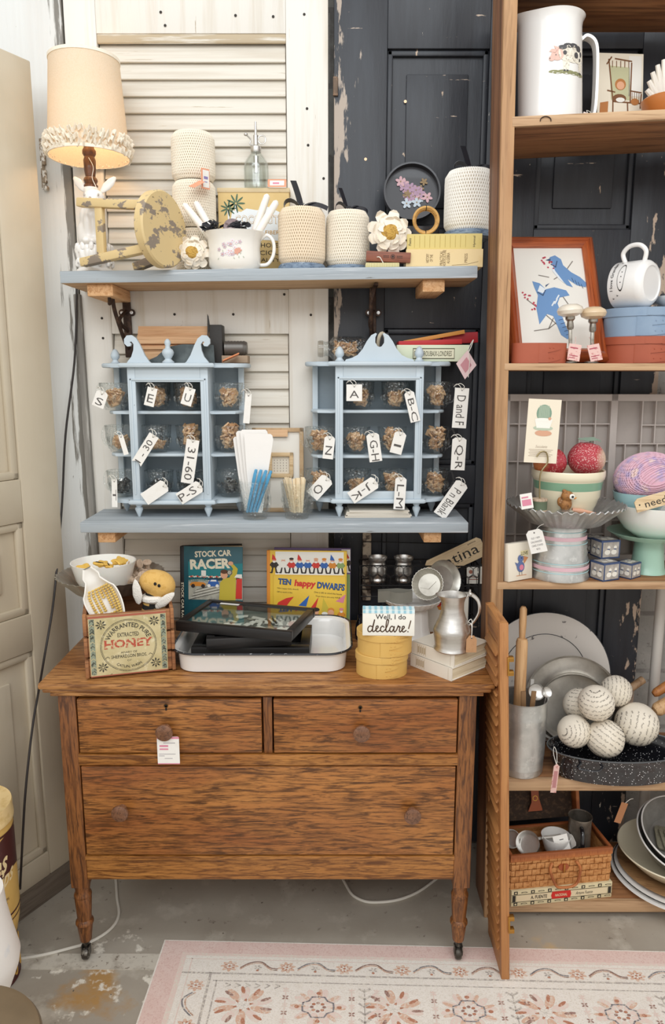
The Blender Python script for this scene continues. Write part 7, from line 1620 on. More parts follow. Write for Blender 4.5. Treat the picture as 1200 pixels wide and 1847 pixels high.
m = MB(); q2 = at(950, 905, gy-.09); m.M = MX.Translation((q2.x, gy-.092, q2.z)) @ MX.Rotation(R(-30), 4, 'Z') @ MX.Rotation(R(-14), 4, 'Y') @ MX.Rotation(R(-12), 4, 'X'); m.prism([(-.016, -.018), (.016, -.018), (.016, .022), (-.016, .022)], 0, .0007); m.rect(-.012, -.010, .012, .006, -.0004, 1); m.rect(-.012, .010, .006, .014, -.0004, 1); tag(m.build('price_ticket', [paper, pinkink]), 'small pink printed ticket leaning by the green thread spool', 'ticket')
# --- LOVE block
a_, b_ = on(909, 1049, SH3), on(955, 1041, SH3); W_ = (b_-a_).length*.93; H_ = at(930, 982, a_.y).z - SH3
lv = thing('picture_block', 'small cream block painted with a bluebird holding a LOVE sign', 'block', (a_.x+.010, a_.y-.014, SH3+.0022), (R(-4), 0, math.atan2(b_.y-a_.y, b_.x-a_.x)))
m = MB(); m.box((W_/2, .010, H_/2), (W_, .018, H_), None, .001); y = .0004
m.disc(W_*.50, H_*.36, W_*.16, y-.0006, 1, 16, 1.1, .3); m.disc(W_*.50, H_*.58, W_*.12, y-.0009, 1, 16); m.disc(W_*.53, H_*.34, W_*.09, y-.0012, 2, 12); m.flat([(W_*.36, H_*.34), (W_*.26, H_*.50), (W_*.42, H_*.44)], y-.0007, 1); m.line([(W_*.45, H_*.24), (W_*.45, H_*.14)], .0012, y-.0007, 3); m.line([(W_*.55, H_*.24), (W_*.55, H_*.14)], .0012, y-.0007, 3); m.rect(W_*.32, H_*.12, W_*.74, H_*.135, y-.0006, 4)
m.flat([(W_*.64, H_*.42), (W_*.82, H_*.58), (W_*.60, H_*.64)], y-.0006, 4); m.rect(W_*.50, H_*.64, W_*.82, H_*.78, y-.0009, 5); m.text('LOVE', W_*.66, H_*.71, W_*.26, H_*.09, y-.0012, 3, bold=.01); m.disc(W_*.53, H_*.59, W_*.02, y-.0015, 3, 8)
m.build('block', [mat('cream_block', '#e9e0cf', .7), mat('bluebird', '#5d6f9c', .7), c_pink, inkm, mat('kraft_cone', '#c98a5d', .7), mat('sign_cream', '#e8dcae', .7)], lv)
# --- little printed boxes
navy = mat('box_navy', '#3c4d72', .5); gpic = mat('box_grey_picture', '#b9b2aa', .6, 0, L=(('n', 60, .45, .65, '#9c958e'),)); bird = mat('box_white_bird', '#ece7dd', .6)
def pbox(label, px, py, z, size, rz, dy=0):
    c_ = on(px, py, z) if dy == 0 else at(px, py, dy); t = thing('printed_box', label, 'box', (c_.x, c_.y, z+.0005), rz, 'small navy edged gift boxes')
    m = MB(); s_ = size; m.b2((0, 0, 0), (s_, s_*.9, s_*.86), .0008)
    def face(M_):
        m.M = M_; h = s_*.86; m.rect(s_*.08, h*.09, s_*.92, h*.91, -.0006, 1)
        for xx in (.32, .66): m.disc(s_*xx, h*.36, s_*.15, -.0010, 2, 14, .8); m.disc(s_*(xx+.06), h*.62, s_*.085, -.0012, 2, 12); m.line([(s_*xx, h*.4), (s_*(xx+.06), h*.62)], s_*.09, -.0011, 2); m.line([(s_*(xx+.0), h*.53), (s_*(xx+.1), h*.53)], s_*.05, -.0015, 0)
        m.M = MX()
    face(MX()); face(MX.Translation((0, s_*.9, 0)) @ MX.Rotation(-PI/2, 4, 'Z')); face(MX.Translation((0, s_*.0, s_*.86)) @ MX.Rotation(-PI/2, 4, 'X')); 
    m.build('carton', [navy, gpic, bird], t); return t
bs = .058
pbox('navy edged gift box, lower one standing nearest the galvanized stand', 1088, 1050, SH3, bs, R(24))
pbox('navy edged gift box, lower one nearest the mint stand', 1138, 1046, SH3, bs*.86, R(38))
zt2 = SH3+bs*.86+.0008
pbox('navy edged gift box on top, turned toward the mint stand', 1084, 1009, zt2, bs*1.02, R(14))
pbox('navy edged gift box on top, farthest back beside the pail base', 1066, 1000, zt2, bs*.92, R(20), 2.045) if 0 else pbox('navy edged gift box on top, set back beside the pail base', 1072, 1000, zt2, bs*.9, R(38), 2.035)
# --- mint stand, bowls, yarn, lettered board
mint = mat('mint_enamel', '#a9d0bd', .35, 0, coat=.3); my = 2.042
q = at(1163, 1036, my); s = sc((0, my, SH3)); hM = at(1163, 972, my).z - SH3
mn = thing('mint_stand', 'mint green pedestal stand with fluted plate carrying bowls and yarn', 'cake stand', (q.x+.006, my, SH3+.0006)); rM = 33*s
m = MB(); m.lathe([(0, 0), (rM, 0), (rM*.99, .003), (rM*.88, .012), (rM*.80, hM*.5), (rM*.74, hM), (0, hM)], 44); m.build('pedestal', mint, mn)
RP = 73*s; m = MB(); m.M = MX.Translation((0, 0, hM)); m.lathe([(0, 0), (RP*.55, 0), (RP*.80, .006), (RP, .022), (RP*.98, .022), (RP*.78, .008), (0, .004)], 120, wob=lambda a, j: 1+(.015*math.cos(a*34) if j in (3, 4) else 0)); m.build('plate', mint, mn)
zb = SH3+hM+.0092; q2 = at(1175, 955, my); Rw = 74*s
w1 = thing('white_dish', 'wide white footless dish on the mint stand under the aqua bowl', 'bowl', (q2.x+.008, my-.006, zb)); hW = at(1175, 921, my-Rw*.8).z - zb + .004
m = MB(); m.lathe([(0, 0), (Rw*.45, 0), (Rw*.72, hW*.25), (Rw*.92, hW*.62), (Rw, hW), (Rw*.975, hW), (Rw*.9, hW*.62), (Rw*.68, hW*.28), (0, .006)], 56); m.build('dish_body', milk, w1)
aqua = mat('aqua_glaze', '#a5ccd2', .3, 0, coat=.4); q2 = at(1150, 920, my); za = zb+.030; Ra = 47*s; hA = at(1150, 890, my-.03).z - za
aq = thing('aqua_bowl', 'aqua faceted bowl holding pink variegated yarn on the mint stand', 'bowl', (q2.x+.006, my+.005, za))
m = MB(); m.lathe([(0, 0), (Ra*.42, 0), (Ra*.68, hA*.4), (Ra*.95, hA*.8), (Ra, hA), (Ra*.96, hA), (Ra*.63, hA*.4), (0, .006)], 12, wob=None); m.build('bowl_body', aqua, aq)
yarn = mat('pink_lilac_yarn', '#e6bccb', .9, 0, L=(('n', 26, .45, .6, '#c3aed0', 3), ('n', 30, .58, .66, '#ecd0cc', 3)))
q2 = at(1165, 866, my); Ry = 56*s; yb_ = thing('yarn_ball', 'pink and lilac variegated ball of yarn resting in the aqua bowl', 'yarn', (q2.x, my+.004, max(za+hA+.044, q2.z)), (0, R(-18), 0))
m = MB(); m.ball((0, 0, 0), (Ry*.94, Ry*.9, Ry*.70), 32); m.build('core', yarn, yb_)
m = MB(); random.seed(9)
for fam, (ax_, n_) in enumerate((((R(72), R(10)), 26), ((R(118), R(-20)), 26), ((R(90), R(70)), 14))):
    Mx = Euler((ax_[0], ax_[1], 0)).to_matrix()
    for i in range(n_):
        t_ = -.86+1.72*i/(n_-1); rr = math.sqrt(max(0, 1-t_*t_)); ps = []
        for k in range(26):
            a = 2*PI*k/26; p_ = Mx @ V((rr*math.cos(a), rr*math.sin(a), t_)); ps.append((p_.x*Ry*.96, p_.y*Ry*.92, p_.z*Ry*.72))
        m.tube(ps, .0017, 4, True)
m.build('winding', yarn, yb_, recalc=False)
m = MB(); q2 = at(1178, 908, my-.11); m.M = MX.Translation((q2.x, my-.105, q2.z+.004)) @ MX.Rotation(R(-16), 4, 'Y') @ MX.Rotation(R(-14), 4, 'X'); m.prism([(-.045, -.018), (.075, -.018), (.075, .018), (-.035, .018), (-.045, .010)], 0, .004); m.text('needle', .020, -.002, .080, .018, -.0006, 1); m.disc(-.034, .0, .0022, -.0006, 1, 8)
tag(m.build('wooden_tag', [pale_w, inkm]), 'pale wooden tag lettered in black leaning on the white dish', 'tag')

# --- lower shelf: plate, pans, pail, rolling pins, paper balls in roaster
darkrim = mat('chipped_white_enamel', '#cfc9c2', .4, 0, L=(('n', (24, 24, 60), .645, .665, '#6a6562', 9),), coat=.2)
q = at(984, 1234, 2.17); Rp = 119*sc(q)*.99
pl_ = thing('large_plate', 'large white chipped enamel plate standing at the back of the lower shelf', 'plate', (q.x, 2.192, SH4+Rp*.985+.001), (R(82), 0, 0))
m = MB(); m.lathe([(0, 0), (Rp*.60, 0), (Rp*.66, .006), (Rp*.985, .018), (Rp, .020), (Rp*.985, .0215), (Rp*.65, .010), (Rp*.59, .004), (0, .004)], 72); m.build('plate_body', darkrim, pl_)
m = MB()
for rr, zz in ((Rp*.995, .0205), (Rp*.655, .0105)): m.tube([(rr*math.cos(2*PI*i/72), rr*math.sin(2*PI*i/72), zz) for i in range(72)], .0012, 6, True) 
m.build('rim', rimk, pl_)
panm = mat('old_aluminium_pan', '#dcd8d0', .36, .75, L=(('n', 10, .45, .7, '#b5afa6', 6),))
q = at(1052, 1244, 2.10); A0 = Euler((R(84), 0, R(-14))).to_matrix().to_4x4()
for off, r_, lab in (((0, 0, 0), .140, 'larger round aluminium cake pan leaning on the white plate, with a sticker'), ((.006, -.022, .008), .108, 'smaller round aluminium cake pan nested in the larger one')):
    p = V((.738, 2.142, SH4+.1505)) + A0 @ V(off); t = thing('cake_pan', lab, 'pan', p, (R(84), 0, R(-14)), 'cake pans on the lower shelf')
    m = MB(); m.lathe([(0, 0), (r_*.90, 0), (r_*.94, .003), (r_*.97, .030), (r_, .034), (r_*1.0, .037), (r_*.955, .034), (r_*.92, .005), (0, .003)], 56); m.build('pan_body', panm, t)
    if not off[0]: m = MB(); m.M = MX.Translation((-r_*.86, r_*.30, .037)); m.box((0, 0, .0012), (.010, .030, .0008)); m.build('sticker', paper, t)
by2 = 1.99; q = at(946, 1396, by2); s = sc((0, by2, SH4)); rb2 = 42*s; hB2 = at(946, 1256, by2).z - SH4
pb = thing('galvanized_pail', 'tall ribbed galvanized pail of utensils standing behind the louvred shutter', 'pail', (q.x-.014, by2, SH4+.0008))
m = MB(); m.lathe([(0, .0), (rb2*.92, 0), (rb2*.94, .003), (rb2*.95, hB2*.17), (rb2*.965, hB2*.18), (rb2*.955, hB2*.195), (rb2*.985, hB2*.25), (rb2*1.0, hB2*.75), (rb2*1.015, hB2*.77), (rb2*1.0, hB2*.79), (rb2*1.01, hB2*.98), (rb2*1.04, hB2*.99), (rb2*1.04, hB2*1.0), (rb2*.98, hB2*.99), (rb2*.95, .02), (0, .006)], 48); m.build('pail_body', galv, pb)
zr = SH4+hB2
MBt = MB(); q2 = at(924, 1170, by2+.10); MBt.M = MX.Translation((at(926, 1240, by2+.02).x+.016, by2+.002, SH4+.012)) @ MX.Rotation(R(-1), 4, 'X')
hh = at(922, 1090, by2+.03).z - SH4 - .012; MBt.lathe([(0, 0), (.014, 0), (.0165, .01), (.0165, hh*.78), (.014, hh*.80), (.0085, hh*.805), (.0105, hh*.90), (.010, hh*.985), (.006, hh), (0, hh)], 28)
tag(MBt.build('rolling_pin', wood('maple_pin', '#a97a4d', '#cf9f6d', '#e0ba8b', 'z', 1.5, .5)), 'wooden rolling pin standing upright in the galvanized pail', 'rolling pin')
for px, py, rr_, lab, ang2 in ((970, 1232, 15, 'tin scoop with wire strainer bowl in the galvanized pail', 14), (985, 1225, 10, 'small tin ladle leaning at the pail rim nearest the cake pan', 24)):
    q2 = at(px-4, 1255, by2); m = MB(); m.M = MX.Translation((q2.x-.006, by2-.01, zr-.06)) @ MX.Rotation(R(ang2*.5), 4, 'Y') @ MX.Rotation(R(-8), 4, 'X')
    m.tube([(0, 0, -.02), (0, 0, .060)], .0028, 8); mm2 = m.M; m.M = mm2 @ MX.Translation((0, -.002, .075)) @ MX.Rotation(R(70), 4, 'X'); r_ = rr_*s; m.lathe([(0, -r_*.8), (r_*.6, -r_*.62), (r_*.95, -r_*.2), (r_, 0), (r_*.97, .001), (r_*.9, -r_*.2), (0, -r_*.7)], 24)
    tag(m.build('ladle', steel), lab, 'utensil', 'utensils in the pail')
for dx, lab, a_2 in ((-.004, 'flat wooden spatula in the galvanized pail', -4), (.012, 'thin wooden stirrer in the galvanized pail', 3)):
    m = MB(); m.M = MX.Translation((pb.location.x+dx, by2-.034, zr-.08)) @ MX.Rotation(R(a_2), 4, 'Y') @ MX.Rotation(R(4), 4, 'X'); m.b2((-.007, -.002, 0), (.007, .002, .115), .001); tag(m.build('spatula', mat('dark_utensil_wood', '#8b6a48', .6)), lab, 'utensil', 'utensils in the pail')
speck = mat('speckled_black_enamel', '#1b1b20', .18, 0, L=(('v', (150, 150, 150), .22, .16, '#dcdcdc'),), coat=.6)
ry = 1.968; q = at(1113, 1420, ry-.15); a_r = 128*sc((0, ry-.03, SH4+.06)); b_r = .095; zr0 = SH4+.0008
rp_ = thing('roasting_pan', 'oval black speckled enamel roasting pan full of paper-wrapped balls', 'pan', (at(1113, 1360, ry).x, ry, zr0)); hR = .078
m = MB(); m.lathe([(0, 0), (.82, 0), (.88, .004), (.93, hR*.5), (.95, hR*.86), (.985, hR*.95), (1.0, hR), (.985, hR+.003), (.935, hR*.94), (.90, hR*.5), (.84, .007), (0, .004)], 72, None, a_r, b_r); m.build('pan_body', speck, rp_)
m = MB(); m.tube([(a_r*math.cos(2*PI*i/72)*.995, b_r*math.sin(2*PI*i/72)*.995, hR+.002) for i in range(72)], .0022, 6, True); m.build('rim', mat('grey_enamel_rim', '#5a5d60', .3, .3), rp_)
for a0 in (R(238), R(58)):
    hp_ = lambda da, k, z: (a_r*k*math.cos(a0+da), b_r*k*math.sin(a0+da)*(1 if k < 1 else 1.04), hR*z)
    m = MB(); m.tube(spline([hp_(-.17, .92, .80), hp_(-.15, 1.06, .72), hp_(0, 1.09, .70), hp_(.15, 1.06, .72), hp_(.17, .92, .80)]), .0035, 8); m.build('handle', speck, rp_)
m = MB(); tq = at(1003, 1405, ry-.10); lx2 = tq.x-rp_.location.x; m.M = MX.Translation((lx2, -.094, tq.z-zr0)) @ MX.Rotation(R(4), 4, 'Y'); m.prism([(-.008, -.045), (.008, -.045), (.008, .034), (.0, .042), (-.008, .034)], 0, .0008)
m.rect(-.005, -.03, .005, .02, -.0004, 1); m.tube(spline([(0, 0, .036), (-.006, .02, .06), (.004, .05, .066), (.006, .03, .058), (0, 0, .036)]), .0009, 6, mi=2); m.build('price_tag', [pinkt, mat('rose_print', '#b88080', .8), stringm], rp_)
ballm = mat('script_paper', '#e9e0d0', .85, 0, L=(('n', 8, .5, .75, '#ddd2be'),), bump=('n', 60, .3)); scr = mat('script_ink', '#3f3a38', .8)
balls = ((1046, 1271, 33, 'paper-wrapped script ball at the back of the pan nearest the cake pans'), (1076, 1268, 36, 'upper paper-wrapped script ball in the middle of the pile'), (1112, 1246, 31, 'topmost shaded paper-wrapped script ball at the back'), (1149, 1306, 43, 'largest paper-wrapped script ball, beside the wooden rolling pins'), (1028, 1327, 33, 'front paper-wrapped script ball nearest the pail'), (1092, 1332, 38, 'front paper-wrapped script ball at the middle of the pan rim'))
by_d = (2.040, 1.955, 2.038, 1.995, 1.962, 1.945); random.seed(21)
for (px, py, rr, lab), yy in zip(balls, by_d):
    q = at(px, py, yy); r_ = rr*sc(q)*.89; t = thing('paper_ball', lab, 'ball', (q.x+(.012 if px == 1028 else 0), yy, q.z+(.014 if px == 1028 else 0)), (random.uniform(-.4, .4), random.uniform(-.5, .5), random.uniform(-.6, .6)), 'script paper balls in the roasting pan')
    m = MB(); m.lathe([(r_*math.sin(PI*i/16), -r_*math.cos(PI*i/16)) for i in range(17)], 28, wob=lambda a, j: 1+.012*math.sin(a*5+j)); m.build('paper_skin', ballm, t)
    m = MB(); tilt = random.uniform(-1.4, 1.4) if px != 1149 else 1.5
    Mx = Euler((0, tilt, 0)).to_matrix()
    for row in range(-5, 6):
        la = row*.26; 
        an = -2.9
        while an < -.25:
            L2 = random.uniform(.10, .32); seg = []
            for k in range(int(L2/.028)+2):
                a = an + k*.028; l2 = la + random.uniform(-.05, .05); v_ = Mx @ V((math.cos(l2)*math.cos(a), math.cos(l2)*math.sin(a), math.sin(l2))); seg.append(v_*(r_*1.016))
            m.tube(seg, r_*.0075, 3); an += L2 + random.uniform(.05, .16)
    m.build('script_lettering', scr, t, recalc=False)
for px, py, p2x, p2y, r_, lab, y0, y1 in ((1182, 1282, 1262, 1240, .021, 'pale wooden rolling pin lying among the balls, nearest the largest ball', 2.06, 2.10), (1128, 1248, 1160, 1226, .012, 'grey brown wooden handle poking up behind the rolling pins', 2.125, 2.15), (1180, 1252, 1272, 1192, .014, 'orange brown wooden rolling pin handle above the pale pin', 2.125, 2.145)):
    a_, b_ = at(px, py, y0), at(p2x, p2y, y1); d = b_-a_; m = MB(); m.M = MX.Translation(a_) @ d.to_track_quat('Z', 'Y').to_matrix().to_4x4(); l = d.length
    m.lathe([(0, -.004), (r_*.6, -.002), (r_*.95, .008), (r_, .03), (r_, l), (0, l)], 28)
    tag(m.build('wooden_pin', wood('pin_'+str(px), *{1182: ('#a8784a', '#d0a271', '#e0bb8d'), 1128: ('#75583c', '#97785a', '#ab8d6c'), 1180: ('#8a4f24', '#b5733c', '#cb8c50')}[px], 'z', 1.5, .5)), lab, 'rolling pin', 'wooden pins in the roasting pan')

# --- bottom shelf: cigar box, wicker case, pans; plates and basins
cig = mat('cigar_box_cream', '#d9cba4', .6); cigk = mat('cigar_box_black', '#2b2620', .6); cigr = mat('cigar_red', '#cf2a22', .5); cigt = mat('cigar_tan', '#e2d0ac', .6)
a_, b_ = on(922, 1636, SH5), on(1103, 1618, SH5); W_ = (b_-a_).length; ra = math.atan2(b_.y-a_.y, b_.x-a_.x)
zc_ = at(922, 1598, a_.y).z - SH5
cgb = thing('cigar_box', 'patterned cigar box with red seal under the wicker case', 'box', (a_.x, a_.y, SH5+.0006), ra); H_ = max(.034, min(.05, zc_))
m = MB(); m.b2((0, 0, 0), (W_, .20, H_), .0008)
for k in range(12):
    for zz in (H_*.14, H_*.86):
        xx = W_*(k+.5)/12
        if k % 2: m.disc(xx, zz, W_*.032, -.0006, 1, 14, .20); m.disc(xx, zz, W_*.022, -.0010, 0, 12, .14)
        else: m.rect(xx-W_*.018, zz-H_*.10, xx+W_*.018, zz+H_*.10, -.0006, 1); m.disc(xx, zz, W_*.010, -.0010, 0, 8)
for zz in (H_*.27, H_*.73): m.rect(0, zz-.0006, W_, zz+.0006, -.0010, 1)
m.rect(W_*.05, H_*.30, W_*.95, H_*.70, -.0007, 3); m.text('A. FUENTE', W_*.27, H_*.5, W_*.16, H_*.22, -.0011, 1, bold=.02); m.text('Arturo Fuente', W_*.72, H_*.5, W_*.17, H_*.20, -.0011, 1, shear=.3)
m.flat([(W_*.40, H_*.28), (W_*.58, H_*.28), (W_*.59, H_*.5), (W_*.58, H_*.74), (W_*.40, H_*.74), (W_*.39, H_*.5)], -.0013, 2); m.text('NACIONAL', W_*.49, H_*.5, W_*.12, H_*.18, -.0016, 3, bold=.02)
m.rect(W_*.01, H_*.3, W_*.04, H_*.7, -.0011, 1); m.rect(W_*.96, H_*.3, W_*.99, H_*.7, -.0011, 1)
m.build('box_body', [cig, cigk, cigr, cigt], cgb)
wick = mat('woven_cane', '#c98f57', .6, 0, L=(('n', (60, 60, 90), .45, .65, '#a86b35', 4),), bump=('n', 120, .4)); wickr = mat('cane_rim', '#b8703c', .55, 0, L=(('w', (400, 4, 4), .3, .7, '#94522a', 2, 1),), bump=('n', (200, 30, 30), .4)); leath = mat('tan_leather', '#a0522d', .5)
zw = SH5+H_+.0012; a2 = on(917, 1598, zw); 
wc_ = thing('wicker_case', 'open woven cane picnic case with handle holding tin pans on the bottom shelf', 'basket', (a_.x-.004, a_.y+.006, zw), ra); Ww = W_*.985; Dw = .135; Hw = at(1000, 1545, a_.y).z - zw
m = MB(); rows, cols = 5, 22
def wall_weave(L_, M_):
    m.M = M_; n_ = max(3, int(L_/.0125))
    for r_ in range(rows):
        for c_ in range(n_):
            zz = (r_+.5)*Hw*.86/rows + .004; bulge = .0025 if (r_+c_) % 2 else .0006
            m.box(((c_+.5)*L_/n_, -bulge/2, zz), (L_/n_*.98, .003+bulge, Hw*.86/rows*.86), None, .0012)
wall_weave(Ww, MX()); wall_weave(Dw, MX.Translation((Ww, 0, 0)) @ MX.Rotation(PI/2, 4, 'Z')); wall_weave(Dw, MX.Translation((0, Dw, 0)) @ MX.Rotation(-PI/2, 4, 'Z'))
m.M = MX(); m.b2((0, 0, 0), (Ww, Dw, .004)); m.b2((.002, .002, .003), (Ww-.002, .006, Hw*.95)); m.b2((.002, Dw-.006, .003), (Ww-.002, Dw-.002, Hw*.95)); m.b2((.002, .002, .003), (.006, Dw-.002, Hw*.95)); m.b2((Ww-.006, .002, .003), (Ww-.002, Dw-.002, Hw*.95)); m.build('woven_body', wick, wc_)
m = MB()
for lo, hi in (((-.004, -.005, Hw*.80), (Ww+.004, .006, Hw)), ((-.004, Dw-.006, Hw*.80), (Ww+.004, Dw+.004, Hw)), ((-.004, .004, Hw*.80), (.006, Dw-.004, Hw)), ((Ww-.006, .004, Hw*.80), (Ww+.004, Dw-.004, Hw))): m.b2(lo, hi, .003)
m.build('rim', wickr, wc_)
m = MB(); m.lathe([(0, 0)]) if 0 else m.tube(spline([(Ww*.40, -.006, Hw*.70), (Ww*.37, -.016, Hw*.55), (Ww*.42, -.022, Hw*.18), (Ww*.47, -.024, Hw*.10), (Ww*.58, -.024, Hw*.10), (Ww*.64, -.022, Hw*.20), (Ww*.67, -.016, Hw*.55), (Ww*.64, -.006, Hw*.70)]), .004, 8)
m.build('handle', wickr, wc_)
m = MB(); m.disc(Ww*.52, Hw*.55, .014, -.0062, 0, 20, .7); m.prism([(Ww*.52+.016*math.cos(2*PI*i/20), Hw*.55+.011*math.sin(2*PI*i/20)) for i in range(20)], -.006, -.001); m.b2((Ww*.52-.003, -.011, Hw*.42), (Ww*.52+.003, -.005, Hw*.66), .001, 1); m.build('clasp', [leath, aluminium if 0 else brassm], wc_)
lid = bpy.data.objects.new('lid', None); COL.objects.link(lid); lid.parent = wc_; lid.location = (0, Dw+.006, Hw); lid.rotation_euler = (R(-14), 0, 0); Hl = .125
lid['label'] = 'open woven lid'
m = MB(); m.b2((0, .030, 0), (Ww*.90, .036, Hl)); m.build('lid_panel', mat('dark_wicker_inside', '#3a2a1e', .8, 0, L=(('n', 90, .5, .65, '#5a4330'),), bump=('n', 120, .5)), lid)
m = MB()
for lo, hi in (((-.004, -.002, 0), (.008, .036, Hl)), ((-.004, -.004, Hl-.010), (Ww*.90+.004, .036, Hl+.002)), ((Ww*.90-.008, -.002, 0), (Ww*.90+.004, .036, Hl))): m.b2(lo, hi, .003)
m.build('lid_rim', wickr, lid)
m = MB(); m.prism([(Ww*.42, Hl), (Ww*.50, Hl), (Ww*.50, Hl*.55), (Ww*.53, Hl*.28), (Ww*.53, Hl*.24), (Ww*.38, Hl*.24), (Ww*.42, Hl*.45)], .014, .017); m.ring(Ww*.46, Hl*.55, .006, .0025, .0135, 1, 20); m.build('leather_strap', [leath, brassm], lid)
CWm = MX.Translation(wc_.location) @ MX.Rotation(ra, 4, 'Z')
def inW(u, v, z): p = CWm @ V((u*Ww, v*Dw, z)); return p
fz = .058
m = MB(); random.seed(8)
for k in range(40): p = inW(random.uniform(.16, .84), random.uniform(.33, .67), random.uniform(.016, .042)); m.box(p, (.046, .03, .004), (random.uniform(-.3, .3), random.uniform(-.3, .3), random.uniform(0, 3)), .001)
tag(m.build('shredded_paper', mat('brown_packing_paper', '#8a6a48', .9)), 'brown packing paper lining the wicker case under the tins', 'paper', kind='stuff')
for u, v, r_, rx, rz__, lab, hh_ in ((.14, .70, .026, 62, -30, 'tin muffin pan leaning at the back corner of the wicker case', .018), (.26, .40, .034, 50, -36, 'shiny tin pan with ribbed side leaning at the front of the wicker case', .028)):
    p = inW(u, v, fz+r_*math.sin(R(rx))+.016); t = thing('tin_pan', lab, 'pan', p, (R(rx), 0, R(rz__)), 'tin pans in the wicker case'); m = MB(); m.lathe([(0, 0), (r_*.82, 0), (r_*.85, .002), (r_*.95, hh_), (r_*1.02, hh_+.002), (r_*.94, hh_), (r_*.80, .004), (0, .003)], 48); m.build('pan_body', steel, t)
p = inW(.54, .50, fz); t = thing('enamel_bowl', 'small white enamel bowl with price card in the wicker case', 'bowl', p); rE = .042
m = MB(); m.lathe([(0, .0), (rE*.5, 0), (rE*.8, .016), (rE*.97, .044), (rE*1.02, .058), (rE*.98, .058), (rE*.92, .044), (rE*.75, .018), (0, .006)], 44); m.build('bowl_body', enam, t)
m = MB(); m.M = MX.Translation((.008, -.030, .052)) @ MX.Rotation(R(-22), 4, 'X') @ MX.Rotation(R(-12), 4, 'Y'); m.prism([(-.022, -.022), (.022, -.022), (.022, .022), (-.022, .022)], 0, .0007)
m.rect(-.016, -.004, .012, -.0028, -.0004, 1); m.rect(-.016, -.008, .014, -.0068, -.0004, 1); m.rect(-.016, -.012, .004, -.0108, -.0004, 1); m.rect(-.004, .008, .008, .010, -.0004, 1); m.build('price_card', [paper, inkm], t)
p = inW(.80, .58, fz); t = thing('pewter_mug', 'worn pewter mug with dark handle and tag in the wicker case', 'mug', p, R(-100)); rQ = .036; hQ = .108
m = MB(); m.lathe([(0, 0), (rQ*1.0, 0), (rQ*1.0, .004), (rQ*.94, .010), (rQ*.92, hQ*.9), (rQ*.98, hQ*.96), (rQ*.97, hQ), (rQ*.90, hQ*.98), (rQ*.86, .012), (0, .008)], 44); m.build('mug_body', mat('worn_pewter', '#8b8378', .4, .7, L=(('n', 30, .45, .7, '#6a6258'), ('n', (90, 90, 30), .6, .7, '#a9a297')), bump=('n', 60, .2)), t)
m = MB(); m.tube(spline([(rQ*.9, 0, hQ*.80), (rQ*1.4, 0, hQ*.76), (rQ*1.75, 0, hQ*.5), (rQ*1.5, 0, hQ*.22), (rQ*.9, 0, hQ*.20)]), .0065, 10); m.build('handle', mat('black_handle_enamel', '#17171a', .2, coat=.5), t)
m = MB(); m.M = MX.Translation((rQ*1.15, -.030, hQ*.42)) @ MX.Rotation(R(30), 4, 'Z') @ MX.Rotation(R(40), 4, 'Y'); m.prism([(-.017, -.020), (.017, -.020), (.017, .016), (.010, .022), (-.010, .022), (-.017, .016)], 0, .0007); m.rect(-.010, -.006, .008, -.005, -.0004, 1); m.rect(-.010, -.010, .004, -.009, -.0004, 1); m.build('price_tag', [paper, inkm], t)
m = MB(); a3, b3 = inW(.22, .55, .098), inW(.62, .62, .100); m.tube([a3, (a3+b3)/2+V((0, 0, .003)), b3], [.007, .0045, .006], 8, flat=.5); 
tag(m.build('flat_ladle', panm), 'flat tin ladle lying across the bowls in the wicker case', 'utensil')

creamp = mat('cream_enamel', '#e4dabf', .35, 0, coat=.3); bx_ = at(1228, 1560, 2.02).x
def dish(name, label, cat, z, r_, prof, mt, x=bx_, y=2.06, tilt=(0, 0), rims=None, group=None):
    t = thing(name, label, cat, (x, y, z), (tilt[0], tilt[1], 0), group); m = MB(); m.lathe([(a*r_, b) for a, b in prof], 64); m.build('body', mt, t)
    if rims: m = MB(); m.tube([(r_*math.cos(2*PI*i/64), r_*math.sin(2*PI*i/64), rims) for i in range(64)], .0016, 6, True); m.build('rim', darkm if 0 else rimk, t)
    return t
pp = [(0, 0), (.62, 0), (.68, .004), (.98, .016), (1, .018), (.98, .019), (.67, .008), (.6, .004), (0, .004)]
dish('white_platter', 'wide white enamel platter at the bottom of the stack on the bottom shelf', 'plate', SH5+.0008, .195, pp, enam, x=bx_-.000, y=2.03)
dish('white_platter', 'white enamel platter with dark edge lying second in the bottom stack', 'plate', SH5+.0085, .188, pp, enam, x=bx_+.004, y=2.035, rims=.0185)
dish('wooden_plate', 'brown wooden plate between the white platters and the cream basin', 'plate', SH5+.0165, .175, pp, wood('dark_plate_wood', '#6a4a30', '#8d6a48', '#a5835c', 'x', 1, .5), x=bx_+.004, y=2.045)
dish('cream_basin', 'cream enamel basin resting on the stack of platters', 'bowl', SH5+.0245, .165, [(0, 0), (.55, 0), (.70, .016), (.92, .052), (1, .066), (.985, .069), (.90, .054), (.67, .02), (0, .006)], creamp, x=bx_-.010, y=2.045, tilt=(R(0), R(0)))
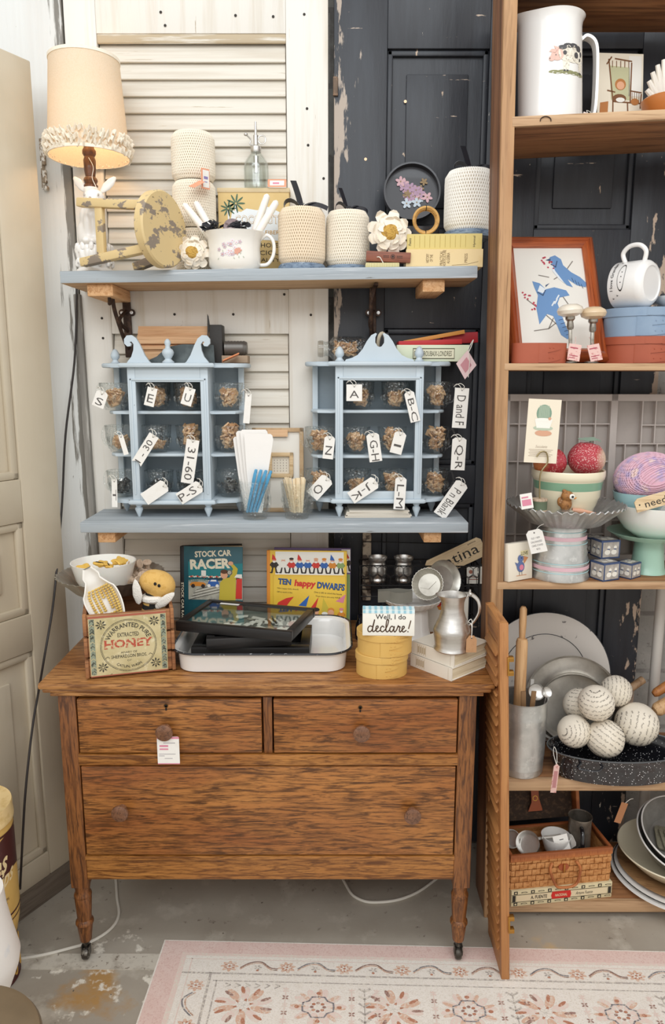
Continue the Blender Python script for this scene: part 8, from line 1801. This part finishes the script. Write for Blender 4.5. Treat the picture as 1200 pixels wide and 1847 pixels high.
for k, (rr, zz, lab) in enumerate(((.132, .030, 'grey enamel basin with white edge leaning in the cream basin'), (.124, .050, 'inner grey enamel basin holding a folded cloth'))):
    t = dish('grey_basin', lab, 'bowl', SH5+.072+.0175*k, rr, [(0, 0), (.60, 0), (.72, .012), (.92, .06), (1, .075), (.98, .077), (.90, .062), (.68, .016), (0, .006)], mat('grey_worn_enamel', '#8a8781', .4, 0, L=(('n', 14, .45, .7, '#6f6c66'),)), x=bx_+.001*k, y=2.065-.0078*k, tilt=(R(24), R(4)), group='grey enamel basins')
    m = MB(); m.tube([(rr*math.cos(2*PI*i/64), rr*math.sin(2*PI*i/64), .076) for i in range(64)], .0026, 6, True); m.build('white_edge', enam, t)
    if k == 1:
        m = MB(); B0 = MX.Translation(t.location) @ Euler((R(24), R(4), 0)).to_matrix().to_4x4()
        for j in range(4):
            m.M = B0 @ MX.Translation((-.010+.004*j, -.006*j, .020+.013*j)) @ MX.Rotation(R(8*j-10), 4, 'Z'); m.rloft(.12-.012*j, .08-.006*j, .012, [(-.004, 0), (0, .004), (0, .010), (-.004, .0125)], 4)
        tag(m.build('folded_cloth', mat('grey_wool_cloth', '#87826f', .95, 0, L=(('n', 60, .45, .7, '#6f6a59'),), bump=('n', 250, .6))), 'folded grey cloth lying in the inner grey basin', 'cloth')
m = MB(); q2 = at(1125, 1470, 1.95); m.M = MX.Translation((q2.x, 1.965, q2.z)) @ MX.Rotation(R(16), 4, 'Y'); m.prism([(-.010, -.036), (.010, -.036), (.010, .030), (-.010, .030)], 0, .0008)
m.tube(spline([(.0, .001, .026), (.012, .004, .042), (.03, .02, .040)]), .0009, 6, mi=1)
tag(m.build('kraft_tag', [mat('brown_kraft_tag', '#a8744f', .8), stringm]), 'brown kraft tag tied to the grey enamel basins', 'tag')

# --- louvred shutter door standing open in front
shw = wood('shutter_pine', '#7d4a26', '#a86f3e', '#c08a55', 'z', 1, .5); shwy = wood('shutter_rail_pine', '#7d4a26', '#a86f3e', '#c08a55', 'y', 1, .5)
st2 = thing('louvred_shutter', 'narrow pine louvred shutter standing open before the bookcase', 'shutter', (.457, 1.70, .0005), (0, R(-2.6), 0)); SHh, SWd, ST = .985, .172, .022
for y0 in (0, SWd-.022): MB().b2((-ST/2, y0, 0), (ST/2, y0+.022, SHh), .002).build('stile', shw, st2)
for z0, z1 in ((0, .075), (.44, .475), (SHh-.062, SHh)): MB().b2((-ST/2+.001, .022, z0), (ST/2-.001, SWd-.022, z1), .001).build('rail', shwy, st2)
for za, zb in ((.075, .44), (.475, SHh-.062)):
    n_ = int((zb-za)/.026)
    for i in range(n_):
        m = MB(); m.box((-.005, SWd/2, za+(i+.5)*(zb-za)/n_), (.006, SWd-.044, .040), (0, R(34), 0), .0015); m.build('louvre', shwy, st2)
for z in (.875, .165):
    h_ = MB(); 
    for dz in (-.018, .018): h_.b2((ST/2-.001, -.004, z+dz-.006), (ST/2+.012, .010, z+dz+.006), .001)
    h_.b2((ST/2-.004, -.0035, z-.024), (ST/2+.001, .002, z+.024), .001); h_.build('hinge', brassm, st2)
# ================================================================ ON THE FLOOR
rugm = [mat('rug_ivory', '#f3ece3', .95, 0, L=(('n', 25, .5, .8, '#ebe2d7'), ('n', (300, 300, 300), .5, .7, '#e2d8cb', 2)), bump=('n', 400, .5)),
        mat('rug_rose', '#e2c6bd', .95, 0, L=(('n', 12, .42, .7, '#e6cfc6'), ('n', (260, 260, 260), .5, .68, '#d6b2a9', 2))),
        mat('rug_grey_line', '#b3aaa3', .95, 0, L=(('n', 160, .48, .56, '#ddd5c9', 3),)), mat('rug_peach', '#d9b39c', .95, 0, L=(('n', 160, .5, .6, '#e2d2c3', 3),)),
        mat('rug_rust', '#b67c62', .95, 0, L=(('n', 180, .52, .62, '#d3ab95', 3),)), mat('rug_brown', '#9a776c', .95, 0, L=(('n', 180, .52, .62, '#c6aea0', 3),)), mat('rug_pale_rose', '#e6d0c6', .95, 0, L=(('n', 180, .5, .6, '#e4dacd', 3),)), mat('rug_slate', '#8a868a', .95, 0, L=(('n', 180, .52, .6, '#cdc5bc', 3),))]
rA, rB = on(297, 1696, 0), on(1200, 1717, 0); ang = math.atan2(rB.y-rA.y, rB.x-rA.x)
rug = thing('area_rug', 'faded ivory and rose patterned rug on the concrete before the dresser', 'rug', (rA.x, rA.y, .0003), (0, 0, ang))
m = MB(); RW, RD = 2.1, 1.5
m.M = MX.Translation((0, 0, .006)) @ MX.Rotation(PI/2, 4, 'X') if 0 else MX.Diagonal((1, .78, 1, 1)) @ MX.Rotation(-PI/2, 4, 'X')   # local (x, -y->z): z runs toward the viewer
# in this frame x runs along the back edge, z runs away from the viewer, -y is up
m.b2((0, -.0016, -RD), (RW, 0, 0))
y = -.0018
def RR(x0, z0, x1, z1, mi, k=0): m.rect(x0, z0, x1, z1, y-.00016*k, mi)
RR(.004, -.058, RW, -.004, 1); RR(.004, -RD, .062, -.058, 1)
RR(.062, -.070, RW, -.058, 6); RR(.062, -RD, .076, -.070, 6)
RR(.076, -.150, RW, -.143, 2); RR(.150, -RD, .157, -.143, 2); RR(.076, -.086, RW, -.083, 6); RR(.092, -RD, .095, -.083, 6)
def flower(x, z, r, k=1, rot=0, kind=0):
    if kind == 0:
        m.petals(x, z, r, 8, y-.00016*k, 3, .5, .2, rot); m.petals(x, z, r*.62, 8, y-.00016*(k+1), 4, .45, .3, rot+.4); m.petals(x, z, r*.5, 6, y-.00016*(k+2), 0, .5, .1, rot); m.disc(x, z, r*.16, y-.00016*(k+3), 4, 10)
    elif kind == 1:
        m.petals(x, z, r, 10, y-.00016*k, 6, .42, .3, rot); m.petals(x, z, r*.98, 8, y-.00016*(k+1), 3, .3, .45, rot+.2)
        n_ = 16; pts = [(x+r*(.58 if i % 2 else .46)*math.cos(2*PI*i/n_)*(1 if i % 4 else 1.2), z+r*(.58 if i % 2 else .46)*math.sin(2*PI*i/n_)*(1 if i % 4 else 1.2)) for i in range(n_)]
        for i in range(n_): m.line([pts[i], pts[(i+1) % n_]], r*.06, y-.00016*(k+2), 7)
        for i in range(8): a = 2*PI*i/8; m.disc(x+r*.22*math.cos(a), z+r*.22*math.sin(a), r*.07, y-.00016*(k+2), 4 if i % 2 else 5, 8)
        for i in range(4): a = PI/2*i; m.disc(x+r*.75*math.cos(a), z+r*.75*math.sin(a), r*.09, y-.00016*(k+2), 4, 8)
    else:
        for i in range(10):
            a = 2*PI*i/10+rot; m.disc(x+r*.62*math.cos(a), z+r*.62*math.sin(a), r*.36, y-.00016*k, 3 if i % 2 else 6, 12, .42, a)
            m.disc(x+r*.78*math.cos(a+.12), z+r*.78*math.sin(a+.12), r*.20, y-.00016*(k+1), 4 if i % 3 else 5, 10, .34, a+.25)
        m.petals(x, z, r*.34, 6, y-.00016*(k+2), 4, .4, .4, rot); m.petals(x, z, r*.22, 6, y-.00016*(k+3), 0, .5, .1, rot)
random.seed(4)
for i in range(13):
    x = .20+i*.155; flower(x, -.115, .024, 1, i, 0)
    pts = spline([V((x+.030, -.120, 0)), V((x+.055, -.098, 0)), V((x+.085, -.094, 0)), V((x+.11, -.118, 0)), V((x+.13, -.122, 0))], 5); m.line([(p.x, p.y) for p in pts], .004, y-.0003, 7 if i % 2 else 5); m.line([(p.x, p.y-.006) for p in pts], .004, y-.0002, 3)
    m.petals(x+.077, -.118, .012, 5, y-.0005, 2, .5, .2, i); m.disc(x+.077, -.131, .004, y-.0006, 4, 8)
for i in range(6):
    z = -.20-i*.155; flower(.122, z, .024, 1, i, 0)
    pts = spline([V((.118, z-.03, 0)), V((.098, z-.055, 0)), V((.105, z-.09, 0)), V((.128, z-.12, 0))], 5); m.line([(p.x, p.y) for p in pts], .004, y-.0003, 7); m.line([(p.x+.008, p.y) for p in pts], .004, y-.0002, 3)
RR(.164, -.180, RW, -.176, 2, 1); RR(.172, -RD, .176, -.176, 2, 1); RR(.3, -.372, RW, -.368, 2, 1); RR(.3, -.380, RW, -.378, 1, 1)
x = .255; kinds = [2, 1]
for i in range(9):
    flower(x, -.275, .078 if i % 2 == 0 else .072, 1, .3+i, kinds[i % 2])
    for dx, big in ((.085, 0), (.118, 1), (.150, 0)) if i % 2 else ((.105, 0), ):
        xx = x+dx
        m.line([(xx, -.345), (xx, -.20)], .003, y-.0003, 2 if big else 6)
        for k in range(5):
            zz = -.33+k*.03
            if big or i % 2 == 0 and dx > .11: m.line([(xx-.014, zz+.012), (xx, zz), (xx+.014, zz+.012)], .006, y-.0005, 2)
            else: m.petals(xx, zz, .010, 4, y-.0005, 5 if k in (1, 3) else 6, .6, .2, .78)
    x += .190
for k in range(6): m.line([(.20+k*.026, -.205), (.212+k*.026, -.195), (.20+k*.026, -.188)], .004, y-.0004, 2)
for i in range(10): flower(.30+i*.2, -.47, .06, 1, i, (i+1) % 3); flower(.36+i*.2, -.62, .05, 1, i, i % 3)
m.build('pile', rugm, rug, recalc=False)
# white flexes
wc2 = mat('white_flex', '#ddd8cd', .5)
def flex(label, pts, r=.0042): tag(MB().tube(spline([(*on(px, py, z)[:2], z) for px, py, z in pts], 8), r, 8).build('power_lead', wc2), label, 'cord')
flex('white flex curving over the floor from behind the dresser to the barrel tin', ((206, 1560, .0045), (209, 1590, .0045), (211, 1620, .0045), (214, 1650, .0045), (200, 1675, .0045), (165, 1698, .0045), (120, 1712, .0045), (70, 1724, .0045), (20, 1731, .0045), (-30, 1735, .0045)))
flex('white flex lying in a loop on the floor under the dresser, toward the bookcase', ((610, 1570, .0045), (622, 1592, .0045), (636, 1614, .0045), (660, 1626, .0045), (690, 1627, .0045), (722, 1622, .0045), (752, 1610, .0045), (776, 1594, .0045), (800, 1575, .0045)))
# barrel tins
tiny = mat('mustard_tin', '#d8b266', .45, 0, L=(('n', 10, .5, .75, '#c9a154'), ('n', 60, .70, .73, '#a17d3c'))); tinb = mat('maroon_tin', '#4a2422', .4, 0, L=(('n', 30, .6, .72, '#5e3230'),)); tinl = mat('tin_lid_cream', '#dfc48e', .5, 0, L=(('n', 30, .5, .7, '#c7a768'),)); gscr = mat('cream_script', '#e6d0a0', .5)
tq = at(-33, 1700, 1.71); rT = .100; bz_ = .128
bt = thing('brown_tin', 'low maroon brown tin with gold scrolls standing on the floor under the barrel tin', 'tin', (tq.x, 1.71, .0006)); rB_ = .088
m = MB(); m.lathe([(0, 0), (rB_, 0), (rB_*1.01, .003), (rB_*.98, .006), (rB_*.99, bz_-.01), (rB_*1.01, bz_-.006), (rB_*1.0, bz_-.001), (0, bz_-.001)], 48); m.build('tin_body', tinb, bt)
m = MB()
for k in range(5):
    a0_ = R(-62+k*26); pts = [(a0_+.10*math.sin(t*2.2), .022+.09*t) for t in [i/16 for i in range(17)]]; m.tube([((rB_*1.0+.0004)*math.cos(a), (rB_*1.0+.0004)*math.sin(a), z) for a, z in pts], .0018, 5)
    pts = [(a0_+.11+.06*math.cos(t), .028+.014*math.sin(t)) for t in [2*PI*i/14 for i in range(15)]]; m.tube([((rB_*1.0+.0004)*math.cos(a), (rB_*1.0+.0004)*math.sin(a), z) for a, z in pts], .0016, 5)
m.build('scroll_decoration', gold, bt)
yt = thing('barrel_tin', 'tall mustard yellow lidded tin with a maroon scripted band, by the open door', 'tin', (tq.x, 1.71, bz_)); hT = .50-bz_
m = MB(); m.lathe([(0, 0), (rT*.86, 0), (rT*.90, .004), (rT*.97, .040), (rT*.99, .060), (rT, .075), (rT, hT-.045), (0, hT-.045)], 56)
for f in m.b.faces:
    c_ = f.calc_center_median()
m.build('tin_body', tiny, yt)
m = MB(); m.M = MX.Translation((0, 0, hT-.046)); m.lathe([(rT*.99, 0), (rT*1.03, .002), (rT*1.03, .014), (rT*1.01, .017), (rT*1.02, .040), (rT*1.0, .046), (rT*.95, .043), (0, .041)], 56); m.build('lid', tinl, yt)
def cyl_patch(m, pts, r, mi): m._f([m._v((r*math.cos(a), r*math.sin(a), z)) for a, z in pts], mi)
m = MB(); N_ = 36
for i in range(N_):
    a0_, a1_ = R(-110+150*i/N_), R(-110+150*(i+1)/N_)
    lo = lambda a: hT*.40+.052*math.sin((a+1.0)*1.6); hi = lambda a: lo(a)+.105
    cyl_patch(m, [(a0_, lo(a0_)), (a1_, lo(a1_)), (a1_, hi(a1_)), (a0_, hi(a0_))], rT+.0006, 0)
    for zz, hh in ((hT-.070, .006), (.078, .005), (.062, .003)): cyl_patch(m, [(a0_, zz), (a1_, zz), (a1_, zz+hh), (a0_, zz+hh)], rT*(1 if zz > .07 else .995)+.0008, 0)
def cyl_text(m, t_, w_, h_, a_c, z_c, r, mi, slope=0, shear=0, bold=0):
    vs, fs = text_mesh(t_, bold, shear); nv = []
    for a, b in vs: an = a_c + a*w_/r; nv.append(m._v((r*math.cos(an), r*math.sin(an), z_c+b*h_+slope*a)))
    for f in fs: m._f([nv[i] for i in f], mi)
cyl_text(m, 'Charles', .16, .060, R(-58), hT*.40+.075, rT+.0012, 1, .03, .4, .02); cyl_text(m, 'Chips', .10, .055, R(-30), hT*.40+.030, rT+.0013, 1, .03, .4, .02)
for k, t_ in enumerate(('POTATO CHIPS', 'NET WEIGHT', 'ONE POUND')): cyl_text(m, t_, .062-.01*k, .007, R(-34), .130-.013*k, rT+.0008, 0)
m.build('printed_band', [tinb, gscr], yt, recalc=False)
# white fabric built as an urn shape; brown stool, both cut by the picture edge
m = MB(); uq = at(-58, 1650, 1.42); m.M = MX.Translation((uq.x, 1.42, .0006)); 
m.lathe([(0, 0), (.100, 0), (.100, .006), (.088, .02), (.083, .06), (.060, .12), (.055, .15), (.070, .22), (.094, .285), (.098, .31), (.088, .36), (.078, .42), (.074, .47), (.066, .47), (.07, .42), (.08, .36), (.09, .31), (0, .2)], 48)
tag(m.build('white_fabric_standin', mat('chalky_white_fabric', '#e8e5e0', .6, 0, L=(('n', 12, .6, .75, '#cfd6dc'),))), 'urn-shaped stand-in for white fabric on the floor in front of the barrel tin', 'fabric')
far, rgt = on(-6, 1772, .45), on(90, 1836, .45); rS = .150
stl = thing('brown_stool', 'round brown topped stool nearest the viewer', 'stool', (rgt.x-rS*.985, far.y-rS*.97, 0))
brs = mat('olive_brown_seat', '#77664f', .4, 0, L=(('n', 8, .5, .75, '#6b5b46'), ('n', 60, .68, .72, '#9a8a70')), coat=.2)
m = MB(); m.M = MX.Translation((0, 0, .42)); m.lathe([(0, 0), (rS*.96, 0), (rS, .004), (rS*1.0, .018), (rS*.97, .026), (rS*.90, .0295), (0, .030)], 64); m.build('seat', brs, stl)
for k in range(4):
    a = PI/4+k*PI/2; m = MB(); m.tube([(.085*math.cos(a), .085*math.sin(a), .421), (.13*math.cos(a), .13*math.sin(a), 0)], [.016, .012], 12); m.build('leg', brs, stl)
m = MB(); m.tube([(.112*math.cos(2*PI*i/32), .112*math.sin(2*PI*i/32), .16) for i in range(32)], .006, 8, True); m.build('foot_ring', brs, stl)
